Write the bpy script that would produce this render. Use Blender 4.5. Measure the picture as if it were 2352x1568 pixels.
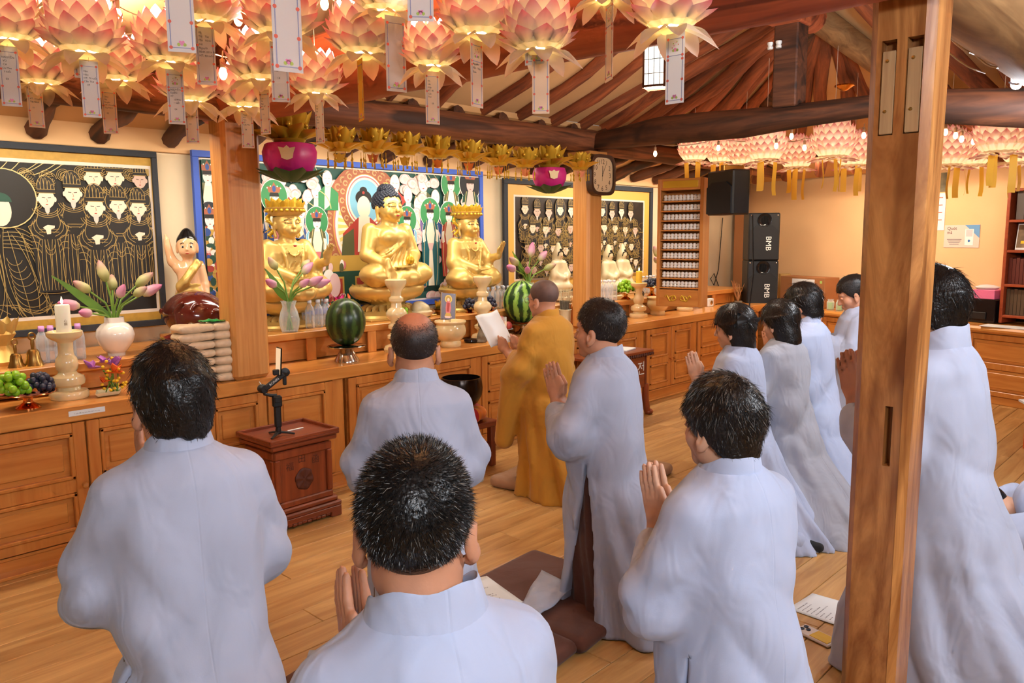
import bpy, math, random
import numpy as np
from mathutils import Vector, Matrix, Euler
random.seed(7); np.random.seed(7)
for o in list(bpy.data.objects): bpy.data.objects.remove(o)
SC = bpy.context.scene
COL = SC.collection
# ---------------------------------------------------------------- camera
W, H, F = 2352.0, 1568.0, 1800.0
YAW, PITCH, ROLL, HC = math.radians(43.573), math.radians(7.660), math.radians(0.425), 1.55
_fw = np.array([math.cos(YAW)*math.cos(PITCH), math.sin(YAW)*math.cos(PITCH), -math.sin(PITCH)])
_r0 = np.array([math.sin(YAW), -math.cos(YAW), 0.0])
_d0 = np.cross(_fw, _r0)
_rt = _r0*math.cos(ROLL)+_d0*math.sin(ROLL)
_dn = -_r0*math.sin(ROLL)+_d0*math.cos(ROLL)
cam_d = bpy.data.cameras.new('camera'); cam = bpy.data.objects.new('camera', cam_d); COL.objects.link(cam)
cam_d.sensor_fit = 'HORIZONTAL'; cam_d.sensor_width = 36.0; cam_d.lens = 36.0*F/W
cam_d.clip_start = 0.05; cam_d.clip_end = 60
_m = Matrix(((_rt[0], -_dn[0], -_fw[0], 0), (_rt[1], -_dn[1], -_fw[1], 0), (_rt[2], -_dn[2], -_fw[2], HC), (0, 0, 0, 1)))
cam.matrix_world = _m
SC.camera = cam
# points of the room measured from the photograph: a ray met with a known plane of the room
def ray(x, y): return _fw + _rt*(x-W/2)/F + _dn*(y-H/2)/F
def onz(x, y, z): v = ray(x, y); return np.array([0, 0, HC])+v*(z-HC)/v[2]
def ony(x, y, Y): v = ray(x, y); return np.array([0, 0, HC])+v*Y/v[1]
def onx(x, y, X): v = ray(x, y); return np.array([0, 0, HC])+v*X/v[0]
def dep(x, y, d): return np.array([0, 0, HC])+ray(x, y)*d
def ppm(p): return F/float(_fw @ (np.asarray(p)-np.array([0, 0, HC])))
# ---------------------------------------------------------------- world and view
wd = bpy.data.worlds.new('world'); SC.world = wd; wd.use_nodes = True
bg = wd.node_tree.nodes['Background']; bg.inputs[0].default_value = (1.0, 0.93, 0.86, 1); bg.inputs[1].default_value = 0.25
SC.view_settings.view_transform = 'Standard'; SC.view_settings.look = 'None'
SC.view_settings.gamma = 1.0; SC.view_settings.use_curve_mapping = False
SC.view_settings.exposure = 0.2
SC.cycles.max_bounces = 5; SC.cycles.diffuse_bounces = 2; SC.cycles.glossy_bounces = 2
SC.cycles.transmission_bounces = 3; SC.cycles.transparent_max_bounces = 6
SC.cycles.use_adaptive_sampling = True; SC.cycles.adaptive_threshold = 0.12; SC.cycles.adaptive_min_samples = 10
SC.render.use_persistent_data = False
SC.cycles.caustics_reflective = False; SC.cycles.caustics_refractive = False
SC.cycles.sample_clamp_indirect = 4.0
SC.cycles.use_denoising = True
def lamp(name, kind, loc, energy, color=(1, 1, 1), size=0.1, size_y=None, target=None, spot=None, parent=None):
    d = bpy.data.lights.new(name, kind); d.energy = energy; d.color = color
    if kind == 'AREA':
        d.size = size
        if size_y: d.shape = 'RECTANGLE'; d.size_y = size_y
    else: d.shadow_soft_size = size
    if spot: d.spot_size = spot; d.spot_blend = 0.6
    o = bpy.data.objects.new(name, d); COL.objects.link(o); o.location = loc
    if target is not None:
        o.rotation_euler = (Vector(target)-Vector(loc)).to_track_quat('-Z', 'Y').to_euler()
    if parent: o.parent = parent
    return o
# light sources of the hall, the last one added: cool ceiling tubes behind the camera, warm strips behind the log over the altar
lamp('ceiling_tube_light', 'AREA', (-.6, -1.4, 2.42), 60, (.84, .91, 1.0), 1.2, .25, target=(1.6, 2.0, 1.9))
lamp('ceiling_tube_light', 'AREA', (2.6, -1.0, 2.42), 50, (.84, .91, 1.0), 1.2, .25, target=(2.6, 1.6, 1.2))
lamp('altar_strip_light', 'AREA', (1.2, 4.40, 2.17), 18, (1.0, .89, .72), 1.6, .06, target=(1.2, 4.75, 1.0))
lamp('altar_strip_light', 'AREA', (3.7, 4.42, 2.2), 28, (1.0, .90, .74), 2.6, .06, target=(3.7, 4.75, 1.0))
lamp('altar_strip_light', 'AREA', (6.8, 4.40, 2.2), 30, (1.0, .89, .72), 2.4, .06, target=(6.8, 4.75, 1.0))
lamp('added_wall_light', 'AREA', (8.05, 2.95, 2.32), 34, (1.0, .84, .64), 2.0, .06, target=(8.7, 2.75, 1.0))  # unseen light added above the side counter to brighten the right wall

# ---------------------------------------------------------------- mesh helpers
def tag(o, label=None, cat=None, group=None, kind=None):
    if label: o['label'] = label
    if cat: o['category'] = cat
    if group: o['group'] = group
    if kind: o['kind'] = kind
    return o
def empty(name, loc=(0, 0, 0), rz=0.0, label=None, cat=None, group=None, kind=None, parent=None, s=1.0):
    o = bpy.data.objects.new(name, None); COL.objects.link(o); o.location = [float(v) for v in loc]; o.rotation_euler = (0, 0, rz)
    o.empty_display_size = 0.05; o.scale = (s, s, s)
    if parent: o.parent = parent
    return tag(o, label, cat, group, kind)
def link(name, me, mat=None, parent=None, loc=(0, 0, 0), rot=(0, 0, 0), s=None):
    o = bpy.data.objects.new(name, me); COL.objects.link(o)
    o.location = [float(v) for v in loc]; o.rotation_euler = rot
    if s is not None: o.scale = (s, s, s) if np.isscalar(s) else s
    if parent: o.parent = parent
    if mat is not None and me is not None and len(me.materials) == 0:
        for m in (mat if isinstance(mat, (list, tuple)) else [mat]): me.materials.append(m)
    return o
def copy_tree(o, parent=None, name=None):
    c = o.copy(); COL.objects.link(c)
    if parent is not None: c.parent = parent
    for ch in o.children: copy_tree(ch, c)
    return c
class MB:
    def __init__(s): s.v = []; s.f = []; s.m = []
    def add(s, verts, faces, mi=0):
        b = len(s.v); s.v.extend([tuple(map(float, p)) for p in verts])
        s.f.extend([tuple(b+i for i in f) for f in faces]); s.m.extend([mi]*len(faces)); return s
    def box(s, c, size, ch=0.0, rot=None, mi=0):
        hx, hy, hz = size[0]/2, size[1]/2, size[2]/2
        R_ = Euler(rot).to_matrix() if rot is not None else None
        vs = []
        if ch <= 0:
            for i in (-1, 1):
                for j in (-1, 1):
                    for k in (-1, 1): vs.append((i*hx, j*hy, k*hz))
            fs = [(0, 1, 3, 2), (4, 6, 7, 5), (0, 4, 5, 1), (2, 3, 7, 6), (0, 2, 6, 4), (1, 5, 7, 3)]
        else:
            ch = min(ch, hx*.9, hy*.9, hz*.9); idx = {}
            for i in (-1, 1):
                for j in (-1, 1):
                    for k in (-1, 1):
                        for a in range(3):
                            p = [i*(hx-ch), j*(hy-ch), k*(hz-ch)]; p[a] += (i, j, k)[a]*ch
                            idx[(i, j, k, a)] = len(vs); vs.append(tuple(p))
            fs = []
            for a in range(3):
                b, c2 = (a+1) % 3, (a+2) % 3
                for sg in (-1, 1):
                    q = []
                    for (u, w) in ((-1, -1), (1, -1), (1, 1), (-1, 1)):
                        t = [0, 0, 0]; t[a] = sg; t[b] = u; t[c2] = w; q.append(idx[(t[0], t[1], t[2], a)])
                    fs.append(tuple(q if sg > 0 else q[::-1]))
                for u in (-1, 1):
                    for w in (-1, 1):
                        t0 = [0, 0, 0]; t1 = [0, 0, 0]; t0[a] = -1; t1[a] = 1
                        t0[b] = t1[b] = u; t0[c2] = t1[c2] = w
                        q = (idx[(*t0, b)], idx[(*t1, b)], idx[(*t1, c2)], idx[(*t0, c2)])
                        fs.append(q[::-1] if u*w > 0 else q)
            for i in (-1, 1):
                for j in (-1, 1):
                    for k in (-1, 1):
                        q = (idx[(i, j, k, 0)], idx[(i, j, k, 1)], idx[(i, j, k, 2)])
                        fs.append(q if i*j*k > 0 else q[::-1])
        out = []
        for p in vs:
            q = Vector(p)
            if R_ is not None: q = R_ @ q
            out.append((q[0]+c[0], q[1]+c[1], q[2]+c[2]))
        return s.add(out, fs, mi)
    def lathe(s, prof, n=24, c=(0, 0, 0), mi=0, mod=None, cap=True):
        vs = []; fs = []; m = len(prof)
        for j, (r, z) in enumerate(prof):
            for i in range(n):
                a = 2*math.pi*i/n; rr = r if mod is None else r*mod(a, j/(m-1), z)
                vs.append((c[0]+rr*math.cos(a), c[1]+rr*math.sin(a), c[2]+z))
        for j in range(m-1):
            for i in range(n):
                k = (i+1) % n; fs.append((j*n+i, j*n+k, (j+1)*n+k, (j+1)*n+i))
        if cap:
            if prof[0][0] > 1e-4: fs.append(tuple(reversed(range(n))))
            if prof[-1][0] > 1e-4: fs.append(tuple((m-1)*n+i for i in range(n)))
        return s.add(vs, fs, mi)
    def tube(s, path, rad, n=8, mi=0, flat=1.0, cap=True):
        P_ = [Vector([float(q) for q in p]) for p in path]; m = len(P_)
        if np.isscalar(rad): rad = [rad]*m
        vs = []; fs = []; up = None
        for j in range(m):
            t = (P_[min(j+1, m-1)]-P_[max(j-1, 0)]).normalized()
            if up is None:
                up = Vector((0, 0, 1)) if abs(t.z) < 0.9 else Vector((1, 0, 0))
            u = t.cross(up)
            if u.length < 1e-6: u = t.orthogonal()
            u.normalize(); w = u.cross(t).normalized(); up = w
            for i in range(n):
                a = 2*math.pi*i/n
                vs.append(P_[j]+u*(rad[j]*math.cos(a))+w*(rad[j]*flat*math.sin(a)))
        for j in range(m-1):
            for i in range(n):
                k = (i+1) % n; fs.append((j*n+k, j*n+i, (j+1)*n+i, (j+1)*n+k))
        if cap: fs.append(tuple(range(n))); fs.append(tuple((m-1)*n+i for i in reversed(range(n))))
        return s.add(vs, fs, mi)
    def ball(s, c, r, n=10, m=7, mi=0):
        if np.isscalar(r): r = (r, r, r)
        vs = [(c[0], c[1], c[2]-r[2])]; fs = []
        for j in range(1, m):
            ph = math.pi*j/m
            for i in range(n):
                a = 2*math.pi*i/n
                vs.append((c[0]+r[0]*math.sin(ph)*math.cos(a), c[1]+r[1]*math.sin(ph)*math.sin(a), c[2]-r[2]*math.cos(ph)))
        vs.append((c[0], c[1], c[2]+r[2])); L = len(vs)-1
        for i in range(n): fs.append((0, 1+(i+1) % n, 1+i))
        for j in range(m-2):
            for i in range(n):
                k = (i+1) % n; a = 1+j*n; fs.append((a+i, a+k, a+n+k, a+n+i))
        a = 1+(m-2)*n
        for i in range(n): fs.append((a+i, a+(i+1) % n, L))
        return s.add(vs, fs, mi)
    def grid(s, fn, nu, nv, mi=0, double=None):
        vs = [fn(i/nu, j/nv) for j in range(nv+1) for i in range(nu+1)]
        fs = [(j*(nu+1)+i, j*(nu+1)+i+1, (j+1)*(nu+1)+i+1, (j+1)*(nu+1)+i) for j in range(nv) for i in range(nu)]
        return s.add(vs, fs, mi)
    def poly(s, pts, mi=0): return s.add(pts, [tuple(range(len(pts)))], mi)
    def prism(s, pts2, z0, z1, fn=lambda x, y, z: (x, y, z), mi=0):
        n = len(pts2)
        vs = [fn(x, y, z0) for x, y in pts2]+[fn(x, y, z1) for x, y in pts2]
        fs = [tuple(reversed(range(n))), tuple(range(n, 2*n))]+[(i, (i+1) % n, n+(i+1) % n, n+i) for i in range(n)]
        return s.add(vs, fs, mi)
    def mesh(s, name='mesh', smooth=True, angle=None):
        me = bpy.data.meshes.new(name); me.from_pydata(s.v, [], s.f)
        if len(set(s.m)) > 1: me.polygons.foreach_set('material_index', s.m)
        if smooth: me.polygons.foreach_set('use_smooth', [True]*len(s.f))
        if smooth and angle is not None:
            try: me.set_sharp_from_angle(angle=math.radians(angle))
            except Exception: pass
        me.update(); return me
    def build(s, name, mat, parent=None, smooth=True, loc=(0, 0, 0), rot=(0, 0, 0), sc=None, angle=40):
        return link(name, s.mesh(name, smooth, angle), mat, parent, loc, rot, sc)
# ---------------------------------------------------------------- sculpting: signed distances on a grid, skinned by surface nets
def axis(*segs):
    # segs: (start, stop, step) joined
    a = []
    for i, (p, q, h) in enumerate(segs):
        n = max(1, int(round((q-p)/h))); t = np.linspace(p, q, n+1)
        a += list(t if i == len(segs)-1 else t[:-1])
    return np.array(a, np.float32)
class Sculpt:
    def __init__(s, ax, ay, az):
        s.ax, s.ay, s.az = ax, ay, az
        s.D = np.full((len(ax), len(ay), len(az)), 0.6, np.float32)
    def _sub(s, lo, hi):
        sl = []
        for a, l, h in zip((s.ax, s.ay, s.az), lo, hi):
            i = max(0, int(np.searchsorted(a, l))-2); j = min(len(a), int(np.searchsorted(a, h))+2)
            if j <= i: return None
            sl.append(slice(i, j))
        return tuple(sl)
    def _g(s, sl): return s.ax[sl[0]][:, None, None], s.ay[sl[1]][None, :, None], s.az[sl[2]][None, None, :]
    def put(s, fn, lo, hi, k=0.0, op='u', pad=0.03):
        pad = max(pad, k*1.3)
        sl = s._sub([l-pad for l in lo], [h+pad for h in hi])
        if sl is None: return s
        d = fn(*s._g(sl)).astype(np.float32); A = s.D[sl]
        if op == 's': d = -d
        if op == 'u':
            if k > 0:
                h = np.maximum(k-np.abs(A-d), 0)/k; r = np.minimum(A, d)-h*h*k*.25
            else: r = np.minimum(A, d)
        else:
            if k > 0:
                h = np.maximum(k-np.abs(A-d), 0)/k; r = np.maximum(A, d)+h*h*k*.25
            else: r = np.maximum(A, d)
        s.D[sl] = r; return s
    def ell(s, c, r, k=0.0, op='u', M=None):
        c = [float(q) for q in c]; R_ = max(r)
        def fn(x, y, z):
            X, Y, Z = x-c[0], y-c[1], z-c[2]
            if M is not None:
                m = M; X, Y, Z = m[0][0]*X+m[1][0]*Y+m[2][0]*Z, m[0][1]*X+m[1][1]*Y+m[2][1]*Z, m[0][2]*X+m[1][2]*Y+m[2][2]*Z
            q0 = np.sqrt((X/r[0])**2+(Y/r[1])**2+(Z/r[2])**2); q1 = np.sqrt((X/r[0]**2)**2+(Y/r[1]**2)**2+(Z/r[2]**2)**2)
            return q0*(q0-1)/np.maximum(q1, 1e-6)
        e = [R_]*3 if M is not None else r
        return s.put(fn, [c[i]-e[i] for i in range(3)], [c[i]+e[i] for i in range(3)], k, op)
    def cap(s, a, b, ra, rb=None, k=0.0, op='u', flat=None):
        rb = ra if rb is None else rb; a = np.array(a, np.float32); b = np.array(b, np.float32); ba = b-a; L = float(ba @ ba)+1e-12
        def fn(x, y, z):
            px, py, pz = x-a[0], y-a[1], z-a[2]
            h = np.clip((px*ba[0]+py*ba[1]+pz*ba[2])/L, 0, 1)
            qx, qy, qz = px-ba[0]*h, py-ba[1]*h, pz-ba[2]*h
            if flat is not None:
                n, fz = flat; t = qx*n[0]+qy*n[1]+qz*n[2]; qx, qy, qz = qx+n[0]*t*(fz-1), qy+n[1]*t*(fz-1), qz+n[2]*t*(fz-1)
            return np.sqrt(qx*qx+qy*qy+qz*qz)-(ra+(rb-ra)*h)
        R_ = max(ra, rb)
        return s.put(fn, np.minimum(a, b)-R_, np.maximum(a, b)+R_, k, op)
    def chain(s, pts, rads, k=0.0, op='u'):
        for i in range(len(pts)-1): s.cap(pts[i], pts[i+1], rads[i], rads[i+1], k if i == 0 else min(k, .004) if k else 0, op)
        return s
    def box(s, c, hs, rd=0.0, k=0.0, op='u', M=None):
        R_ = float(np.linalg.norm(hs))
        def fn(x, y, z):
            X, Y, Z = x-c[0], y-c[1], z-c[2]
            if M is not None:
                m = M; X, Y, Z = m[0][0]*X+m[1][0]*Y+m[2][0]*Z, m[0][1]*X+m[1][1]*Y+m[2][1]*Z, m[0][2]*X+m[1][2]*Y+m[2][2]*Z
            X, Y, Z = np.abs(X)-hs[0]+rd, np.abs(Y)-hs[1]+rd, np.abs(Z)-hs[2]+rd
            return np.sqrt(np.maximum(X, 0)**2+np.maximum(Y, 0)**2+np.maximum(Z, 0)**2)+np.minimum(np.maximum(np.maximum(X, Y), Z), 0)-rd
        e = [R_]*3 if M is not None else hs
        return s.put(fn, [c[i]-e[i] for i in range(3)], [c[i]+e[i] for i in range(3)], k, op)
    def loft(s, zs, a, b, cx, cy, k=0.0, op='u', p=2.0, rip=None, zcap=True):
        zs = np.array(zs, np.float32)
        def fn(x, y, z):
            A = np.interp(z, zs, a); B = np.interp(z, zs, b); CX = np.interp(z, zs, cx); CY = np.interp(z, zs, cy)
            X, Y = (x-CX)/A, (y-CY)/B
            q = (np.abs(X)**p+np.abs(Y)**p)**(1/p)
            d = (q-1)*np.minimum(A, B)
            if rip is not None: d = d+rip(x, y, z, np.arctan2(X, Y))
            if zcap: d = np.maximum(d, np.maximum(zs[0]-z, z-zs[-1]))
            return d
        ma, mb = max(a), max(b)
        return s.put(fn, (min(cx)-ma, min(cy)-mb, zs[0]), (max(cx)+ma, max(cy)+mb, zs[-1]), k, op)
    def warp(s, fn, lo=None, hi=None):
        sl = (slice(None),)*3 if lo is None else s._sub(lo, hi)
        s.D[sl] += fn(*s._g(sl)).astype(np.float32); return s
    def mesh(s, name='sculpt'):
        D = s.D; nx, ny, nz = D.shape
        D[0] = D[-1] = np.maximum(D[0], .01); D[0] = .01; D[-1] = .01; D[:, 0] = .01; D[:, -1] = .01; D[:, :, 0] = .01; D[:, :, -1] = .01
        S = D < 0
        c = np.zeros((nx-1, ny-1, nz-1), np.uint8)
        for i in (0, 1):
            for j in (0, 1):
                for k in (0, 1): c += S[i:nx-1+i, j:ny-1+j, k:nz-1+k]
        I, J, K = np.nonzero((c > 0) & (c < 8)); n = len(I)
        idm = np.full(c.shape, -1, np.int64); idm[I, J, K] = np.arange(n)
        acc = np.zeros((n, 3)); cnt = np.zeros(n)
        corners = [(i, j, k) for i in (0, 1) for j in (0, 1) for k in (0, 1)]
        P0 = np.stack([s.ax[I], s.ay[J], s.az[K]], 1); dP = np.stack([s.ax[I+1], s.ay[J+1], s.az[K+1]], 1)-P0
        for a in range(8):
            for b in range(a+1, 8):
                ca, cb = corners[a], corners[b]
                if sum(abs(p-q) for p, q in zip(ca, cb)) != 1: continue
                da = D[I+ca[0], J+ca[1], K+ca[2]].astype(float); db = D[I+cb[0], J+cb[1], K+cb[2]].astype(float)
                m = (da < 0) != (db < 0)
                if not m.any(): continue
                t = (da[m]/(da[m]-db[m]))[:, None]
                pa, pb = np.array(ca, float), np.array(cb, float)
                acc[m] += P0[m]+dP[m]*(pa+(pb-pa)*t); cnt[m] += 1
        V = acc/cnt[:, None]
        Fs = []
        for ax_ in range(3):
            sa = [slice(None)]*3; sb = [slice(None)]*3; sa[ax_] = slice(0, -1); sb[ax_] = slice(1, None)
            A, B = S[tuple(sa)], S[tuple(sb)]
            i, j, k = np.nonzero(A != B); idx = [i, j, k]
            o1, o2 = [x for x in range(3) if x != ax_]
            ok = (idx[o1] > 0) & (idx[o2] > 0) & (idx[o1] < D.shape[o1]-1) & (idx[o2] < D.shape[o2]-1)
            idx = [q[ok] for q in idx]; flip = A[tuple(idx)]
            def cell(d1, d2):
                q = [x.copy() for x in idx]; q[o1] -= d1; q[o2] -= d2; return idm[q[0], q[1], q[2]]
            q = np.stack([cell(1, 1), cell(0, 1), cell(0, 0), cell(1, 0)], 1)
            if ax_ == 1: flip = ~flip
            q[~flip] = q[~flip][:, ::-1]; Fs.append(q)
        Fq = np.concatenate(Fs); Fq = Fq[(Fq >= 0).all(1)]
        me = bpy.data.meshes.new(name)
        me.vertices.add(n); me.vertices.foreach_set('co', V.astype(np.float32).ravel())
        me.loops.add(len(Fq)*4); me.loops.foreach_set('vertex_index', Fq.astype(np.int32).ravel())
        me.polygons.add(len(Fq)); me.polygons.foreach_set('loop_start', np.arange(0, len(Fq)*4, 4, dtype=np.int32))
        me.polygons.foreach_set('use_smooth', np.ones(len(Fq), bool)); me.update(calc_edges=True); me.validate()
        return me
def rotm(rx=0, ry=0, rz=0):
    m = Euler((rx, ry, rz)).to_matrix(); return [[m[i][j] for j in range(3)] for i in range(3)]

# ---------------------------------------------------------------- materials (all node based)
def srgb(r, g, b):
    f = lambda c: (c/255/12.92) if c/255 <= 0.04045 else ((c/255+0.055)/1.055)**2.4
    return (f(r), f(g), f(b), 1)
class NM:
    def __init__(s, name):
        s.m = bpy.data.materials.new(name); s.m.use_nodes = True; s.t = s.m.node_tree; s.n = s.t.nodes
        s.b = s.n['Principled BSDF']
    def new(s, typ, **kw):
        q = s.n.new(typ)
        for k, v in kw.items(): setattr(q, k, v)
        return q
    def l(s, a, b): s.t.links.new(a, b)
    def coord(s, which='Object', scale=(1, 1, 1), rnd=True, rot=(0, 0, 0)):
        tc = s.new('ShaderNodeTexCoord'); mp = s.new('ShaderNodeMapping'); mp.inputs['Scale'].default_value = scale; mp.inputs['Rotation'].default_value = rot
        if rnd:
            oi = s.new('ShaderNodeObjectInfo'); mu = s.new('ShaderNodeMath', operation='MULTIPLY'); mu.inputs[1].default_value = 37.0
            s.l(oi.outputs['Random'], mu.inputs[0]); ad = s.new('ShaderNodeVectorMath', operation='ADD')
            s.l(tc.outputs[which], ad.inputs[0]); s.l(mu.outputs[0], ad.inputs[1]); s.l(ad.outputs[0], mp.inputs['Vector'])
        else: s.l(tc.outputs[which], mp.inputs['Vector'])
        return mp.outputs[0]
    def noise(s, vec, scale=5, detail=4, rough=.5, dist=0.0):
        q = s.new('ShaderNodeTexNoise'); q.inputs['Scale'].default_value = scale; q.inputs['Detail'].default_value = detail
        q.inputs['Roughness'].default_value = rough; q.inputs['Distortion'].default_value = dist
        if vec is not None: s.l(vec, q.inputs['Vector'])
        return q.outputs['Fac']
    def ramp(s, fac, stops, interp='LINEAR'):
        q = s.new('ShaderNodeValToRGB'); q.color_ramp.interpolation = interp; e = q.color_ramp.elements
        while len(e) < len(stops): e.new(0.5)
        for el, (p, c) in zip(e, stops): el.position = p; el.color = c
        s.l(fac, q.inputs[0]); return q.outputs[0]
    def mix(s, fac, a, b, mode='MIX'):
        q = s.new('ShaderNodeMix', data_type='RGBA', blend_type=mode)
        for sock, v in ((q.inputs[0], fac), (q.inputs[6], a), (q.inputs[7], b)):
            if hasattr(v, 'is_linked') or isinstance(v, bpy.types.NodeSocket): s.l(v, sock)
            else: sock.default_value = v
        return q.outputs[2]
    def bump(s, h, strength=.2, dist=.01):
        q = s.new('ShaderNodeBump'); q.inputs['Strength'].default_value = strength; q.inputs['Distance'].default_value = dist
        s.l(h, q.inputs['Height']); s.l(q.outputs[0], s.b.inputs['Normal']); return q
    def set(s, **kw):
        for k, v in kw.items():
            i = s.b.inputs[k]
            if isinstance(v, bpy.types.NodeSocket): s.l(v, i)
            else: i.default_value = v
        return s
def flat(name, col, rough=.5, metal=0.0, var=0.0, vs=8.0, bump=0.0, bs=60.0, bd=.003, **kw):
    q = NM(name); c = col
    if var > 0:
        v = q.coord(); f = q.noise(v, vs, 2)
        lo = tuple(max(0, x*(1-var)) for x in col[:3])+(1,); hi = tuple(min(1, x*(1+var)) for x in col[:3])+(1,)
        c = q.ramp(f, [(.3, lo), (.7, hi)])
    q.set(**{'Base Color': c, 'Roughness': rough, 'Metallic': metal})
    if bump > 0: q.bump(q.noise(q.coord(rnd=False), bs, 1), bump, bd)
    for k, v in kw.items(): q.set(**{k.replace('_', ' '): v})
    return q.m
def wood(name, c1, c2, axis=0, stretch=14.0, scale=3.0, rough=.4, dist=.6, bump=.12, c3=None, tint=0.0, coat=0.0):
    q = NM(name); sc = [scale*stretch/4]*3; sc[axis] = scale/4
    v = q.coord(scale=tuple(sc)); f = q.noise(v, 1.6, 4, .62, dist)
    c = q.ramp(f, [(.32, c1), (.52, tuple((a+b)/2 for a, b in zip(c1, c2))), (.7, c2)])
    if c3 is not None:
        k = q.noise(q.coord(scale=tuple(x*.35 for x in sc)), 2.0, 2, .6, 2.0)
        m = q.ramp(k, [(.52, (0, 0, 0, 1)), (.66, (1, 1, 1, 1))]); c = q.mix(m, c, c3)
    if tint > 0:
        oi = q.new('ShaderNodeObjectInfo'); hs = q.new('ShaderNodeHueSaturation')
        mr = q.new('ShaderNodeMapRange'); mr.inputs[3].default_value = 1-tint; mr.inputs[4].default_value = 1+tint
        q.l(oi.outputs['Random'], mr.inputs[0]); q.l(mr.outputs[0], hs.inputs['Value']); q.l(c, hs.inputs['Color']); c = hs.outputs[0]
    q.set(**{'Base Color': c, 'Roughness': rough})
    if bump >= .2: q.bump(q.noise(v, 2.2, 1, .5, dist), bump, .004)
    if coat: q.set(**{'Coat Weight': coat, 'Coat Roughness': .15})
    return q.m
def emit(name, col, strength):
    q = NM(name); q.set(**{'Base Color': (0, 0, 0, 1), 'Emission Color': col, 'Emission Strength': strength}); return q.m
def glass(name, col=(1, 1, 1, 1), rough=.02, ior=1.4):
    q = NM(name); q.set(**{'Base Color': col, 'Roughness': rough, 'IOR': ior, 'Transmission Weight': 1.0}); return q.m
def thin(name, col, alpha, rough=.1):
    # thin clear plastic: part transparent, part glossy film
    q = NM(name); q.set(**{'Base Color': col, 'Roughness': rough}); tr = q.new('ShaderNodeBsdfTransparent'); mx = q.new('ShaderNodeMixShader')
    lw = q.new('ShaderNodeLayerWeight'); lw.inputs[0].default_value = .35
    mr = q.new('ShaderNodeMapRange'); mr.inputs[3].default_value = alpha; mr.inputs[4].default_value = min(1, alpha+.6); q.l(lw.outputs['Facing'], mr.inputs[0])
    q.l(mr.outputs[0], mx.inputs[0]); q.l(tr.outputs[0], mx.inputs[1]); q.l(q.b.outputs[0], mx.inputs[2])
    q.l(mx.outputs[0], q.n['Material Output'].inputs[0]); return q.m
def petal(name, stops, trans=.78, axis='tip', rough=.45):
    q = NM(name)
    if axis == 'tip':
        src = q.new('ShaderNodeAttribute', attribute_name='tip').outputs['Fac']
    else:
        tc = q.new('ShaderNodeTexCoord'); sp = q.new('ShaderNodeSeparateXYZ'); q.l(tc.outputs['Generated'], sp.inputs[0]); src = sp.outputs[axis]
    c = q.ramp(src, stops); q.set(**{'Base Color': c, 'Roughness': rough})
    tl = q.new('ShaderNodeBsdfTranslucent'); q.l(c, tl.inputs[0]); mx = q.new('ShaderNodeMixShader'); mx.inputs[0].default_value = trans
    q.l(q.b.outputs[0], mx.inputs[1]); q.l(tl.outputs[0], mx.inputs[2]); q.l(mx.outputs[0], q.n['Material Output'].inputs[0]); return q.m
def cloth(name, col, rough=.85, fine=.25, wr=.5, ws=9.0, seam=False):
    q = NM(name); v = q.coord(); f = q.noise(v, 6, 1); lo = tuple(x*.93 for x in col[:3])+(1,); hi = tuple(min(1, x*1.05) for x in col[:3])+(1,)
    q.set(**{'Base Color': q.ramp(f, [(.3, lo), (.7, hi)]), 'Roughness': rough, 'Sheen Weight': .15})
    a = q.noise(q.coord(scale=(1.0, 1.0, .55), rot=(.3, .5, .2)), ws, 2, .5, 1.0); b = q.noise(v, 300, 0)
    r = q.new('ShaderNodeMath', operation='MULTIPLY_ADD'); r.inputs[1].default_value = fine*.02; q.l(b, r.inputs[0]); q.l(a, r.inputs[2]); h = r.outputs[0]
    if seam:   # stitched seam down the middle of the back
        tc = q.new('ShaderNodeTexCoord'); sp = q.new('ShaderNodeSeparateXYZ'); q.l(tc.outputs['Object'], sp.inputs[0]); ab = q.new('ShaderNodeMath', operation='ABSOLUTE'); q.l(sp.outputs[0], ab.inputs[0])
        mr = q.new('ShaderNodeMapRange'); mr.inputs[2].default_value = .0035; mr.inputs[3].default_value = -.05; mr.inputs[4].default_value = 0; q.l(ab.outputs[0], mr.inputs[0]); ad = q.new('ShaderNodeMath', operation='ADD'); q.l(h, ad.inputs[0]); q.l(mr.outputs[0], ad.inputs[1]); h = ad.outputs[0]
    q.bump(h, wr, .02); return q.m
M = {}
M['plaster'] = flat('cream_plaster', srgb(236, 214, 178), .9, var=.05, vs=2.5, bump=.25, bs=25)
M['plaster_peach'] = flat('peach_plaster', srgb(240, 192, 140), .92, var=.05, vs=1.5, bump=.2, bs=30)
M['ceil_plaster'] = flat('roof_plaster', srgb(224, 172, 116), .95, var=.1, vs=2.0, bump=.3, bs=12)
M['altar'] = wood('altar_wood', srgb(196, 116, 48), srgb(220, 146, 70), 0, 12, 4, .38, .4, .05, coat=.25)
M['altar_v'] = wood('altar_wood_upright', srgb(192, 112, 46), srgb(218, 143, 68), 2, 12, 4, .38, .4, .05, coat=.25)
M['worktop'] = wood('worktop_wood', srgb(204, 126, 54), srgb(228, 158, 80), 0, 12, 4, .3, .4, .03, coat=.4)
M['column'] = wood('column_wood', srgb(205, 132, 62), srgb(226, 160, 88), 2, 26, 5, .45, .2, .04)
M['post'] = wood('post_wood', srgb(146, 84, 36), srgb(214, 148, 82), 2, 5.5, 3.4, .38, 3.2, .2, c3=srgb(120, 66, 26), coat=.2)
M['log'] = wood('old_log', srgb(62, 34, 20), srgb(118, 68, 40), 1, 9, 3.0, .7, 1.2, .5, c3=srgb(44, 24, 14))
M['logx'] = wood('old_log_long', srgb(96, 54, 32), srgb(172, 104, 66), 0, 9, 3.0, .68, 1.2, .5, c3=srgb(70, 40, 24))
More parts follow.
